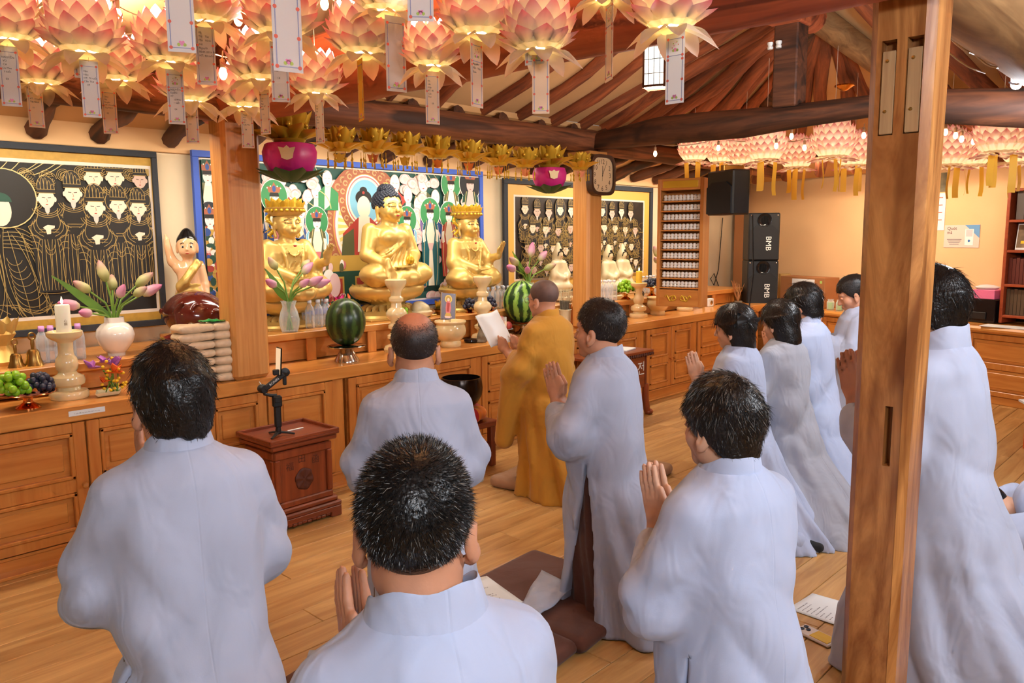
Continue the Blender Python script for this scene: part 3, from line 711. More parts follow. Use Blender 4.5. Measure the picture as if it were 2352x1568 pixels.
# ---------------------------------------------------------------- altar: cabinets, worktop, raised shelf
YC = 4.124
def door(parent, x0, x1, z0, z1, knob):
    """framed door with two sunk panels; origin at its lower left corner on the front plane"""
    w = x1-x0; st = .062; mid = (z0+z1)/2-.02; mb = MB(); t = .022
    def bar(a, b, c, d, dep_=t): mb.box(((a+b)/2, -dep_/2, (c+d)/2), (b-a, dep_, d-c), .004)
    hgt = z1-z0; m0 = mid-z0
    bar(.004, st, 0, hgt); bar(w-st, w-.004, 0, hgt); bar(st, w-st, 0, .05); bar(st, w-st, hgt-.05, hgt); bar(st, w-st, m0-.035, m0+.035)
    # raised mouldings round each panel
    for (a, b) in ((.05, m0-.035), (m0+.035, hgt-.05)):
        for (p, q, r, s) in ((st, w-st, a, a+.018), (st, w-st, b-.018, b), (st, st+.018, a, b), (w-st-.018, w-st, a, b)): bar(p, q, r, s, .03)
    d = mb.build('door', M['altar_v'], parent, False, loc=(x0, YC-.002, z0))
    for (a, b) in ((.05, m0-.035), (m0+.035, hgt-.05)):
        pw, ph = w-2*st-.036, b-a-.036; cx, cz = w/2, (a+b)/2; e = .012
        q = MB().box((0, 0, 0), (pw, .012, ph)).box((0, -.006, 0), (pw-.05, .012, ph-.05), .004)
        q.build('panel', M['altar'], d, False, loc=(cx, .0, cz))
    MB().lathe([(0, 0), (.006, 0), (.006, .012), (.013, .02), (.015, .028), (.011, .036), (0, .039)], 14).build('knob', M['altar_v'], d, loc=(.03 if knob < 0 else w-.03, -t+.002, m0), rot=(math.pi/2, 0, 0))
units = [(.62, 1.80, 1.276, 'altar under the black grapes and lit white candle'), (1.87, 2.70, 2.25, 'altar behind the red offering box'), (2.807, 3.93, 3.37, 'altar below the dark watermelon'),
         (3.985, 4.96, 4.47, 'altar below the big incense bowl and singing bowl'), (5.04, 6.03, 5.53, 'altar behind the lectern'), (6.14, 6.986, 6.571, 'altar below the lit yellow candle'), (7.07, 8.35, 7.71, 'altar below the white wall sockets')]
for i, (a, b, s, wh) in enumerate(units):
    c = empty('altar_cabinet', (a, YC, 0), 0, 'two-door panelled orange cabinet of the '+wh, 'cabinet', 'panelled cabinets under the altar worktop')
    c.location = (0, 0, 0)
    MB().box(((a+b)/2, YC+.25, .36), (b-a, .496, .64)).build('body', M['altar'], c, False)
    for px_ in ((a-.035, a) if i else (a, a)):
        pass
    MB().box((b+.04, YC+.24, .36), (.085, .5, .64), .006).build('pilaster', M['altar_v'], c, False)
    door(c, a, s, .085, .668, 1); door(c, s, b, .085, .668, -1)
pl = MB().box((4.3, YC+.2, .04), (9.2, .43, .08), .004).box((4.3, YC-.005, .072), (9.2, .03, .016), .004); struct('baseboard_altar', pl, M['altar'])
struct('baseboard_floor', MB().box((4.3, YC-.05, .008), (9.2, .08, .016), .003), M['worktop'])
o = MB().box((4.3, YC+.46, .7135), (9.0, .98, .079), .006).build('worktop', M['worktop'], None, False); tag(o, 'long glossy orange wood worktop running the length of the altar', 'worktop')
lb = MB().box((0, 0, 0), (.165, .001, .026)).build('paper_label', M['paper'], o, False, loc=(float(ony(200, 946, YC-.031)[0]), YC-.0315, .716))
lettering('print', 'label', M['ink_soft'], lb, (0, -.001, -.004), s=.55)
YT = 4.452
ZL, ZM, ZR = .905, .946, .92
def tier(x0, x1, z, label, battens):
    t = empty('altar_shelf', (0, 0, 0), 0, label, 'shelf', 'raised back shelf of the altar')
    MB().box(((x0+x1)/2, (YT+YW)/2, z-.0225), (x1-x0, YW-YT-.002, .045), .004).build('shelf_top', M['worktop'], t, False, loc=(0, -.012, 0))
    MB().box(((x0+x1)/2, (YT+YW)/2+.02, (z+.70)/2), (x1-x0-.004, YW-YT-.05, z-.045-.753)).build('riser', M['altar'], t, False, loc=(0, 0, .01))
    for b in battens: MB().box((b, YT+.003, (z-.045+.753)/2), (.07, .016, z-.045-.754), .003).build('batten', M['altar_v'], t, False)
    return t
tier(-1.0, 2.06, ZL, 'raised wooden shelf holding the white vase and clear bottles with lilac caps', [.55, 1.12, 1.7])
tier(2.06, 5.455, ZM, 'raised wooden shelf under the three gold statues', [2.775, 3.26, 3.75, 4.25, 4.75])
tier(5.455, 8.75, ZR, 'raised wooden shelf under the white figurines', [5.9, 6.4, 6.9, 7.45, 8.0])
# ---------------------------------------------------------------- counter along the right wall
def rcounter(s0, s1, zt, off, label, ndoors, ang=0.0, org=None):
    c = empty('side_counter', (0, 0, 0), 0, label, 'counter')
    p = RW0+_d*s0 if org is None else np.array(org); c.location = (p[0], p[1], 0); c.rotation_euler = (0, 0, RA+ang)
    Lc = s1-s0; y = -off   # local: x along the wall, the room on -y
    MB().box((Lc/2, y/2, zt/2-.02), (Lc, off, zt-.09)).build('body', M['altar'], c, False)
    MB().box((Lc/2, y/2-.02, zt-.03), (Lc+.0, off+.05, .06), .02).build('counter_top', M['worktop'], c, False)
    MB().box((Lc/2, y+.0, .035), (Lc, .02, .07), .004).build('plinth', M['altar'], c, False)
    w = Lc/ndoors
    for i in range(ndoors):
        mb = MB(); x0 = i*w; st = .05; zt_ = zt-.07; mid = zt_*.55; t = .02
        for (a, b, e, g) in ((x0+.003, x0+st, .075, zt_), (x0+w-st, x0+w-.003, .075, zt_), (x0+st, x0+w-st, .075, .12), (x0+st, x0+w-st, zt_-.05, zt_), (x0+st, x0+w-st, mid-.03, mid+.03)): mb.box(((a+b)/2, y-t/2, (e+g)/2), (b-a, t, g-e), .004)
        d = mb.build('door', M['altar_v'], c, False)
        for (e, g) in ((.12, mid-.03), (mid+.03, zt_-.05)):
            MB().box((x0+w/2, y-.004, (e+g)/2), (w-2*st-.012, .008, g-e-.012)).box((x0+w/2, y-.010, (e+g)/2), (w-2*st-.06, .012, g-e-.06), .004).build('panel', M['altar'], d, False)
    return c
rcounter(.75, 3.55, .70, .52, 'panelled wooden counter along the right wall carrying the loudspeakers', 5)
_bp = RW0+_d*3.55
rcounter(0, 2.6, .70, .58, 'panelled wooden counter under the bookshelf at the right edge', 4, 0.0, _bp)

# ---------------------------------------------------------------- people kneeling upright, palms together
def head_prims(S, o, Mh, s=1.0, female=False):
    Mv = np.array(Mh)
    T = lambda p: np.array(o)+Mv @ (np.array(p)*s)
    e = lambda c, r, k, op='u': S.ell(T(c), [q*s for q in r], k, op, Mh)
    e((0, -.012, .045), (.074, .093, .081), 0)
    e((0, .036, -.034), (.052 if not female else .05, .054, .068), .03); e((0, .066, -.084), (.024, .02, .018), .025)
    for q in (-1, 1):
        e((q*.034, .052, -.022), (.026, .027, .026), .02); e((q*.048, .004, -.055), (.016, .03, .026), .03)
    e((0, .071, .032), (.05, .018, .014), .015)
    S.cap(T((0, .086, .014)), T((0, .104, -.022)), .0075*s, .0115*s, .012)
    for q in (-1, 1): e((q*.011, .094, -.026), (.008, .009, .007), .006)
    e((0, .089, -.048), (.02, .01, .006), .006); e((0, .087, -.058), (.017, .01, .007), .006); S.cap(T((-.018, .1, -.0525)), T((.018, .1, -.0525)), .0016*s, .0016*s, .002, 's')
    for q in (-1, 1):
        e((q*.03, .096, .011), (.015, .012, .009), .008, 's'); e((q*.03, .079, .010), (.013, .009, .008), .002)
        # ear: rim, bowl, lobe
        Me = rotm(.12, 0, -q*.5); Mx = (Mv @ np.array(Me)).tolist(); c = T((q*.0815, -.006, -.012))
        S.ell(c, (.009*s, .020*s, .033*s), .005, 'u', Mx); S.ell(T((q*.091, .001, -.008)), (.007*s, .011*s, .019*s), .004, 's', Mx); S.ell(T((q*.078, .004, -.04)), (.008*s, .011*s, .011*s), .006, 'u', Mx)
    return T
def hand(S, c, u, v, n, s=1.0, k=.006, spread=.0, curl=.0):
    """palm at c; fingers along u, palm breadth along v (thumb on the -v side), n points out of the back of the hand"""
    c, u, v, n = [np.array(q, float) for q in (c, u, v, n)]
    Mx = np.stack([n, v, u], 1).tolist()
    S.ell(c, (.0125*s, .039*s, .047*s), .004, 'u', Mx); S.cap(c-u*.035*s, c-u*.085*s, .024*s, .026*s, .02)
    for off, L, r in ((-.0285, .070, .0086), (-.0095, .079, .0088), (.0095, .074, .0086), (.0275, .058, .0076)):
        a = c+v*off*s+u*.034*s; d = u+v*off*spread*8; d /= np.linalg.norm(d); b = a+d*L*.48*s+n*.002; e = a+d*L*s-n*curl*L*s
        S.cap(a-u*.02*s, b, r*s*1.05, r*s, .004); S.cap(b, e, r*s, r*.82*s, .002)
    a = c-v*.030*s-u*.022*s; b = c-v*.046*s+u*.012*s; e = c-v*.040*s+u*.044*s
    S.cap(a, b, .0135*s, .0105*s, .01); S.cap(b, e, .0105*s, .0085*s, .003)
def make_body(name, h, hyaw, hpit, htil, hs, hands=True, female=False, hand_c=(0, .235, .905), hand_u=(0, .28, .96), read=False):
    ax = axis((-.36, -.1, .02), (-.1, .1, h), (.1, .36, .02)); ay = axis((-.58, -.13, .02), (-.13, .34, h)); az = axis((.0, .78, .02), (.78, 1.33, h))
    S = Sculpt(ax, ay, az)
    S.ell((0, -.01, .84), (.13, .095, .22)).ell((0, -.02, .54), (.12, .1, .12), .06)
    for q in (-1, 1):
        S.cap((q*.075, -.02, .5), (q*.08, .0, .11), .065, .05, .04).cap((q*.08, .0, .07), (q*.08, -.32, .065), .045, .036, .03).cap((q*.08, -.32, .06), (q*.075, -.42, .045), .034, .028, .02)
        S.cap((q*.12, -.01, .965), (q*.185, .045, .77), .048, .04, .04)
    o = (0, .022, 1.158); Mh = (np.array(rotm(0, 0, hyaw)) @ np.array(rotm(-hpit, htil, 0))).tolist()
    T = head_prims(S, o, Mh, hs, female)
    S.cap((0, -.012, 1.02), T((0, -.022, -.02)), .055, .05, .025).cap((-.09, -.01, .97), (.09, -.01, .97), .05, .05, .04)
    hu = np.array(hand_u); hu /= np.linalg.norm(hu); hv = -np.cross(np.array([1, 0, 0]), hu); hc = np.array(hand_c)
    if hands:
        for q in (-1, 1):
            d = .0125 if not read else .06
            c = hc+np.array([q*d, 0, 0]); hand(S, c, hu, hv, (q, 0, 0), .98)
            S.cap((q*.185, .045, .77), c-hu*.08, .038, .027, .03)
    return S.mesh(name), np.array(o), Mh
HAIR = {  # thickness side/back/top, hairline z as function of y (head frame)
 'crew': ((.004, .007, .013), [(-.11, -.072), (-.06, -.064), (-.024, -.03), (.002, .004), (.03, .01), (.055, .055), (.1, .068)]),
 'thin': ((.003, .0045, .0045), [(-.11, -.072), (-.06, -.064), (-.024, -.03), (.002, .004), (.03, .01), (.055, .055), (.1, .068)]),
 'short': ((.007, .011, .018), [(-.12, -.066), (-.06, -.058), (-.02, -.02), (.008, -.012), (.03, .01), (.055, .05), (.12, .06)]),
 'full': ((.009, .014, .022), [(-.13, -.082), (-.06, -.072), (-.026, -.03), (.006, -.022), (.035, -.005), (.06, .036), (.13, .044)]),
 'mid': ((.014, .018, .024), [(-.13, -.095), (-.05, -.085), (-.012, -.05), (.02, -.035), (.045, -.01), (.066, .03), (.13, .036)]),
 'bob': ((.015, .02, .022), [(-.14, -.15), (-.03, -.145), (.0, -.10), (.015, -.02), (.05, .03), (.07, .04), (.14, .045)]),
 'shave': ((.0022, .0025, .0025), [(-.11, -.055), (-.06, -.048), (-.02, -.018), (.008, -.006), (.03, .012), (.055, .056), (.1, .07)])}
def make_hair(style, hs, seed, bald=False):
    (ts, tb, tt), zl = HAIR[style]; h = .0048
    S = Sculpt(axis((-.125, .125, h)), axis((-.16, .15, h)), axis((-.19, .17, h)))
    c = (0, -.012-(tb-ts)*.4, .045); S.ell(c, (.074+ts, .093+tb, .081+tt))
    if style == 'bob': S.loft([-.155, -.12, -.05, .03], [.066, .084, .088, .084], [.06, .08, .092, .098], [0]*4, [-.03, -.026, -.022, -.018], .03)
    if style in ('mid', 'full'): S.loft([-.10, -.06, .0, .05], [.052, .070, .079, .08], [.058, .074, .092, .096], [0]*4, [-.035, -.03, -.022, -.018], .03)
    ys, zs = [q[0] for q in zl], [q[1] for q in zl]
    def cut(x, y, z):
        rg = .004*np.sin(x*160+seed)+.003*np.sin(y*190+seed*2)
        lim = np.interp(y+0*x, ys, zs)+rg*(0 if style in ('shave', 'crew', 'thin') else 1)
        return (lim-z)*.75
    S.put(cut, (-.2, -.2, -.2), (.2, .2, .2), .004, 'i')
    # `put` with op 'i' keeps the larger distance: keep only what lies above the hairline
    if style not in ('shave', 'crew', 'thin'): S.warp(lambda x, y, z: .0022*np.sin(38*x+20*y+seed)*np.sin(30*y-26*z+seed*3)+.0018*np.sin(90*x*(1+y)+40*z))
    return S.mesh('hair')
def strands(me, n, length, seed, lift, down=0.0, width=.0011, grey=0.0, crown=(.012, -.05, .12), gnear=None, bald=False):
    rg = np.random.RandomState(seed); nf = len(me.polygons); V = np.empty(len(me.vertices)*3, np.float32); me.vertices.foreach_get('co', V); V = V.reshape(-1, 3)
    cen = np.empty(nf*3, np.float32); me.polygons.foreach_get('center', cen); cen = cen.reshape(-1, 3); nor = np.empty(nf*3, np.float32); me.polygons.foreach_get('normal', nor); nor = nor.reshape(-1, 3)
    ok = (nor[:, 2] > -.6) & ~((np.abs(cen[:, 0]) > .062) & (cen[:, 2] < .012) & (cen[:, 1] > -.035)); ok &= ~(bald & ((np.abs(cen[:, 0])/.05)**2+((cen[:, 1]+.035)/.075)**2+((cen[:, 2]-.13)/.045)**2 < 1.1)); idx = np.nonzero(ok)[0]; idx = rg.choice(idx, n); p = cen[idx]+rg.normal(0, .002, (n, 3)); nn = nor[idx]
    fl = p-np.array(crown); fl[:, 2] -= down*.15; fl += np.cross(nn, fl)*.35
    t = fl-nn*(fl*nn).sum(1)[:, None]; t /= np.linalg.norm(t, axis=1)[:, None]+1e-6
    d = t*(1-lift)+nn*lift+rg.normal(0, .16, (n, 3)); d /= np.linalg.norm(d, axis=1)[:, None]
    side = np.cross(d, rg.normal(0, 1, (n, 3))); side /= np.linalg.norm(side, axis=1)[:, None]
    L = length*(.55+.9*rg.rand(n))[:, None]*np.clip(.35+(p[:, 2:3]+.06)*7, .35, 1); a = p-nn*.002; b = a+d*L*.55; e = a+d*L-np.array([0, 0, 1])*L*.12*(down > 0)
    w = width*(.7+.6*rg.rand(n))[:, None]
    vs = np.stack([a-side*w, a+side*w, b+side*w*.7, b-side*w*.7, e], 1).reshape(-1, 3)
    f = []
    for i in range(n): f.append((5*i, 5*i+1, 5*i+2, 5*i+3)); f.append((5*i+3, 5*i+2, 5*i+4))
    m = bpy.data.meshes.new('hair_strands'); m.from_pydata(vs.tolist(), [], f)
    if grey > 0:
        pr = np.full(n, grey)
        if gnear is not None: pr = grey*np.exp(-np.linalg.norm(p-np.array(gnear[0]), axis=1)/gnear[1])*2.2+grey*.25
        g = (rg.rand(n) < pr).astype(np.int32); m.polygons.foreach_set('material_index', np.repeat(g, 2))
    return m
def make_robe(name, h, seed, flare=1.0, bag=1.0, slit=None, wide=1.0, monk=False, trail=1.0, hand_c=(0, .235, .905), hand_u=(0, .28, .96)):
    S = Sculpt(axis((-.46, .46, h)), axis((-.66, .36, h)), axis((-.012, 1.1, h)))
    zs = [0, .04, .2, .42, .6, .78, .93, 1.0, 1.04, 1.075]
    a = [.265*flare, .255*flare, .225*flare, .192, .172, .168, .175, .165, .125, .075]; b = [.36*trail, .34*trail, .27*trail, .205, .165, .148, .136, .118, .095, .072]; a = [q*wide for q in a]
    cy = [-.19*trail, -.18*trail, -.13, -.055, -.02, -.01, -.008, -.012, -.016, -.014]
    rg = random.Random(seed); ph = [rg.random()*6.3 for _ in range(8)]; nf = rg.choice((8, 9, 10))
    def rip(x, y, z, th):
        lo = np.clip((.62-z)/.55, 0, 1); mid = np.exp(-((z-.62)/.2)**2); up = np.exp(-((z-.86)/.15)**2)
        rd = lambda q: 1-2*np.abs(np.sin(q*.5))
        r = lo*(.016*np.sin(nf*th+1.6*np.sin(z*5+ph[0])+ph[1])+.011*rd((nf*2-3)*th+ph[2]+z*3))
        bk = np.clip(.3-y*5, 0, 1)
        r = r+mid*(.013*rd(30*(x*.8+z*.75)+ph[3]+2*np.sin(9*x+ph[6]))*np.clip(.5+.8*np.sin(7*x+ph[5]), 0, 1)+.011*rd(26*(x*.9-z*.8)+ph[4])*np.clip(.5+.8*np.sin(6*x+9*z+ph[7]), 0, 1))+up*bk*(.009*rd(22*(x*.45+z*.9*np.sign(x))+ph[5])*np.clip((np.abs(x)-.05)*12, 0, 1))+.011*rd(22*x+ph[6]+1.5*np.sin(z*6))*np.exp(-((z-.68)/.22)**2)*bk*np.clip(.35+np.sin(5*x+6*z+ph[1]), 0, 1)
        r = r-.02*np.exp(-((z-.50)/.10)**2)*np.clip(-y*6, 0, 1)*.6
        return r
    S.loft(zs, a, b, [0]*len(zs), cy, 0, 'u', 2.15, rip)
    hu = np.array(hand_u); hu = hu/np.linalg.norm(hu); w0 = np.array(hand_c)-hu*.09
    for q in (-1, 1):
        sh = (q*.142*wide, -.014, .975); el = (q*.188*wide, .035, .765); wr = w0+np.array([q*.035, -.005, -.01])
        S.cap(sh, el, .06, .072*bag, .035).cap(el, wr, .076*bag, .05, .03)
        if bag > .9: S.cap((q*.185*wide, .06, .735), wr+np.array([q*.02, -.01, -.045]), .07*bag, .045, .03)
        if monk: S.cap((q*.2, .1, .72), (q*.17, .2, .3), .07, .06, .05)
    S.warp(lambda x, y, z: (.010*(1-2*np.abs(np.sin(20*z+13*np.abs(x)+9*y+ph[0])))+.004*np.sin(40*z-30*y+ph[1]))*np.clip((np.abs(x)-.13)*9, 0, 1)*np.clip((z-.62)*6, 0, 1)*np.clip((1.0-z)*8, 0, 1))
    if slit:
        for (sx, y0, wd) in slit:
            def fn(x, y, z, sx=sx, y0=y0, wd=wd):
                return np.maximum(np.maximum(np.abs(y-y0)-(.66-z)*wd, z-.66), .08-x*sx)
            S.put(fn, (-.46, -.66, -.02), (.46, .4, .66), .0, 's')
    return S.mesh(name)
def make_trousers(h=.014):
    S = Sculpt(axis((-.34, .34, h)), axis((-.62, .22, h)), axis((-.005, .72, h)))
    S.loft([0, .1, .3, .5, .66], [.208, .200, .178, .152, .13], [.29, .26, .2, .145, .12], [0]*5, [-.17, -.15, -.08, -.035, -.02], 0, 'u', 2.2, lambda x, y, z, th: .008*np.sin(11*th+4*z)+.006*np.sin(23*th))
    return S.mesh('trousers')
TROUSERS = None
def collar(parent, mat, hgt=.066, wide=1.0, lean=0.0):
    mb = MB(); n = 36
    def pt(i, lv, inner):
        a = -math.pi*.97+2*math.pi*.97*i/n   # 0 = back
        fr = (1-math.cos(a))/2
        r0, r1 = (.084*wide, .080*wide), (.066*wide, .070*wide); rx = r0[0]+(r1[0]-r0[0])*lv-(.004 if inner else 0); ry = r0[1]+(r1[1]-r0[1])*lv-(.004 if inner else 0)
        zb = 1.048-.05*fr**2; zt = zb+hgt*(1-.25*fr); ov = .012*(a/math.pi)*fr
        return (rx*math.sin(a)+ov, -.008+lean*lv-ry*math.cos(a), zb+(zt-zb)*lv+.003*math.sin(a*5)*lv)
    prof = [(0, 0), (.35, 0), (.7, 0), (.97, 0), (1.02, .5), (.97, 1), (.6, 1), (.1, 1)]
    def g(u, v):
        lv, inn = prof[min(int(round(v*7)), 7)]; p, q = pt(u*n, lv, 0), pt(u*n, lv, 1); return tuple(p[k]*(1-inn)+q[k]*inn for k in range(3))
    mb.grid(g, n, 7)
    return mb.build('collar', mat, parent)
def person(label, headpx, ztop, facing, style, robe='robe', skin='skin', seed=1, hyaw=0, hpit=0, htil=0, hs=1.0, hres=.0055, rres=.0125, bald=False, nst=1500, slen=.014, lift=.3, grey=0.0, gnear=None, slit=None, hair='hair', bag=1.0, flare=1.0, wide=1.0, down=0.0, female=False, trail=1.0, monk=False, hand_c=(0, .235, .905), hand_u=(0, .28, .96), cw=1.0, xy=None, chgt=.066, read=False, swidth=.0011):
    global TROUSERS
    s = ztop/1.30; rz = math.radians(facing-90)
    hp = onz(headpx[0], headpx[1], ztop) if xy is None else np.array([xy[0], xy[1], 0])
    off = np.array([-math.sin(rz), math.cos(rz)])*.015*s
    bm, ho, Mh = make_body('person', hres, hyaw, hpit, htil, hs, True, female, hand_c, hand_u, read)
    body = link('person', bm, M[skin], None, (hp[0]-off[0], hp[1]-off[1], 0), (0, 0, rz), s); tag(body, label, 'person')
    hm = make_hair(style, hs, seed, bald); eul = Matrix(Mh).to_euler()
    ho_ = link('hair', hm, M['stubble'] if style == 'shave' else M['thinning'] if bald else M[hair], body, ho, eul, hs)
    if nst:
        st = strands(hm, nst, slen, seed, lift, down, swidth, grey, gnear=gnear, bald=bald); so = link('hair_strands', st, [M[hair], M['hair_grey']], body, ho, eul, hs); so['kind'] = 'stuff'
    link('robe', make_robe('robe', rres, seed, flare, bag, slit, wide, monk, trail, hand_c, hand_u), M[robe], body)
    if slit:
        if TROUSERS is None: TROUSERS = make_trousers()
        link('trousers', TROUSERS, M['brown'], body)
    collar(body, M[robe], chgt, cw)
    return body, ho, Mh
def at_head(o, Mh, p): return np.array(o)+np.array(Mh) @ np.array(p)
R = math.radians
P1, h1, m1 = person('man with thick black hair kneeling at lower left in a creased grey robe', (390, 790), 1.31, 80, 'full', seed=11, hyaw=R(2), hpit=R(10), hand_c=(-.02, .24, .97), slit=[(-1, -.06, .06), (1, -.06, .05)], nst=5000, slen=.026, lift=.1, rres=.0095, bag=1.05, wide=.95, swidth=.0006)
P2, h2, m2 = person('balding man kneeling in a lavender robe in front of the incense bowl', (950, 710), 1.31, 56, 'thin', seed=5, bald=True, nst=5200, slen=.007, lift=.45, swidth=.0005, hair='hair_soft', grey=.25, gnear=((0, -.02, .13), .05), robe='robe', slit=[(-1, -.03, .12)], hyaw=R(-2), bag=1.0, wide=.9)
P3, h3, m3 = person('man with greying crew cut seen close from behind at bottom centre', (954, 1000), 1.285, 72, 'crew', robe='robe_pale', seed=3, hyaw=R(-25), hand_c=(-.04, .19, .935), nst=16000, slen=.0105, lift=.6, grey=.12, gnear=((.01, .05, .12), .07), hres=.0045, rres=.011, cw=1.1, chgt=.07, hs=.98, swidth=.00045, wide=.93)
P4, h4, m4 = person('shaven-headed monk in a mustard robe reading from a sheet of paper', (1250, 637), 1.30, 94, 'shave', robe='mustard', seed=8, nst=0, monk=True, flare=1.06, wide=1.06, hand_c=(0, .30, .86), hand_u=(0, .8, .6), hpit=R(6), read=True)
P5, h5, m5 = person('man with dark cropped hair and praying hands kneeling right of the monk', (1380, 684), 1.30, 96, 'short', seed=21, nst=5200, slen=.012, lift=.35, swidth=.0006, hair='hair_soft', grey=.1, slit=[(-1, -.02, .15)], hyaw=R(4), rres=.0105, bag=1.08, wide=.93)
P6, h6, m6 = person('man with salt-and-pepper hair kneeling in a pale blue robe beside the foreground post', (1664, 850), 1.245, 76, 'full', robe='robe_pale', skin='skin2', seed=31, nst=9000, slen=.022, lift=.16, grey=.2, gnear=((.02, -.06, .12), .08), hres=.0045, rres=.0095, slit=[(-1, -.05, .05)], hyaw=R(6), hpit=R(6), swidth=.0005, hs=.93, wide=.97)
P7, h7, m7 = person('woman with a black bow in her bobbed hair and praying hands', (1690, 697), 1.20, 104, 'bob', robe='robe_pale', skin='skin2', seed=41, female=True, nst=1200, slen=.05, lift=.02, down=1.0, hpit=R(8), htil=R(-4))
P8, h8, m8 = person('short-haired woman in a plain grey robe right of the woman with the bow', (1795, 688), 1.20, 84, 'bob', robe='robe_grey', skin='skin2', seed=51, female=True, nst=900, slen=.05, lift=.02, down=1.0, hpit=R(14), flare=1.15, trail=1.25)
P9, h9, m9 = person('person with tousled dark hair in a pale lavender robe behind the grey-robed woman', (1850, 650), 1.265, 84, 'mid', robe='robe_pale', seed=61, nst=1200, slen=.04, lift=.06, down=1.0, hair='hair', hpit=R(20), hyaw=R(6), trail=1.2, flare=1.1)
P10, h10, m10 = person('person bowing the head over praying hands, half hidden by the post', (1965, 630), 1.28, 118, 'short', robe='robe', seed=71, nst=800, slen=.02, lift=.1, hpit=R(24), hand_c=(0, .27, .98), hand_u=(0, .1, .99), hair='hair_soft')
P11, h11, m11 = person('young man with glossy black hair kneeling behind the right side of the post', (2146, 602), 1.455, 84, 'full', robe='robe', seed=81, nst=4000, slen=.035, lift=.04, swidth=.0006, hpit=R(4), trail=1.25, flare=1.1, hs=.93, rres=.0115, cw=1.12, chgt=.075, wide=.86)
# bow clip of P7
bw = empty('hair_bow', at_head(h7, m7, (-.062, -.095, .055)), 0, parent=P7); bw.rotation_euler = (R(8), R(12), R(-34)); bw.scale = (1.15,)*3
for q in (-1, 1):
    MB().grid(lambda u, v, q=q: (q*(.008+.055*u), .006*math.sin(v*9)*u, (v-.5)*(.02+.055*u)-.012*u), 8, 8).grid(lambda u, v, q=q: (q*(.008+.055*u), -.012-.006*math.sin(v*9)*u, (v-.5)*(.02+.055*u)-.012*u), 8, 8).build('bow_wing', M['black'], bw)
MB().ball((0, -.006, 0), (.011, .012, .013)).build('bow_knot', M['black'], bw)
# wrist band of P7
MB().lathe([(.034, -.008), (.037, -.006), (.037, .006), (.034, .008)], 20, cap=False).build('wrist_band', M['black'], P7, loc=(-.04, .2, .81), rot=(R(-18), R(-10), 0))
# spectacles and sheet of the monk
gl = empty('spectacles', h4, 0, parent=P4)
for q in (-1, 1):
    MB().tube([(q*.072, .08, .012), (q*.083, .03, .014), (q*.084, -.005, .006)], .0016, 6).build('temple_arm', M['black'], gl)
    MB().tube([(q*.035+.024*math.cos(a), .098, .004+.019*math.sin(a)) for a in np.linspace(0, 2*math.pi, 19)], .0013, 6).build('rim', M['oldbrass'], gl)
MB().tube([(-.012, .1, .006), (0, .103, .009), (.012, .1, .006)], .0013, 6).build('bridge', M['oldbrass'], gl)
sh = MB().grid(lambda u, v: ((u-.5)*.21, .10*v*1.3, .19*v+.03*u*u+.006*math.sin(6*u)), 8, 8).build('sheet_of_paper', M['paper'], None, loc=tuple(P4.matrix_basis @ Vector((-.03, .33, .86))), rot=(0, 0, R(4))); tag(sh, 'white sheet of paper held open by the monk', 'paper')
SOL = sh.modifiers.new('thick', 'SOLIDIFY'); SOL.thickness = .0012
# robe flaps that spread on the floor
def flap(parent, mat, fn, nu=10, nv=8):
    o = MB().grid(fn, nu, nv).build('robe_flap', mat, parent); m_ = o.modifiers.new('t', 'SOLIDIFY'); m_.thickness = .004; return o
flap(P5, M['robe'], lambda u, v: (-.12-.27*u+.05*v, .06+.2*v-.08*u*v, .105+.012*math.sin(9*u+4*v)*u-.035*u))
flap(P2, M['robe'], lambda u, v: (-.12-.3*u+.03*v, .0+.2*v-.07*u*v, .105+.012*math.sin(9*u+4*v)*u-.03*u))
# trouser leg and socked foot of P7 behind P6
fp = onz(1858, 1270, .0); inv = P7.matrix_basis.inverted()
def toP7(x, y, z): return tuple(inv @ Vector((x, y, z)))
S_ = Sculpt(axis((-.2, .2, .008)), axis((-.2, .3, .008)), axis((-.01, .16, .008)))
S_.cap((0, .25, .085), (0, .0, .06), .085, .055, 0).warp(lambda x, y, z: .004*np.sin(50*y+20*x))
link('trouser_leg', S_.mesh('trouser_leg'), M['robe_pale'], P7, toP7(fp[0]-.03, fp[1]+.06, 0), (0, 0, -P7.rotation_euler[2]+R(28)))
for q, dx in ((0, 0), (1, .055)):
    S_ = Sculpt(axis((-.06, .06, .006)), axis((-.16, .1, .006)), axis((-.005, .1, .006))); S_.cap((0, .06, .05), (0, -.04, .034), .036, .032, 0).cap((0, -.04, .033), (0, -.11, .026), .033, .026, .02)
    link('sock', S_.mesh('sock'), M['black_sock'], P7, toP7(fp[0]-.0+dx*.9, fp[1]+.06-dx*.3, 0), (0, 0, -P7.rotation_euler[2]+R(28)))
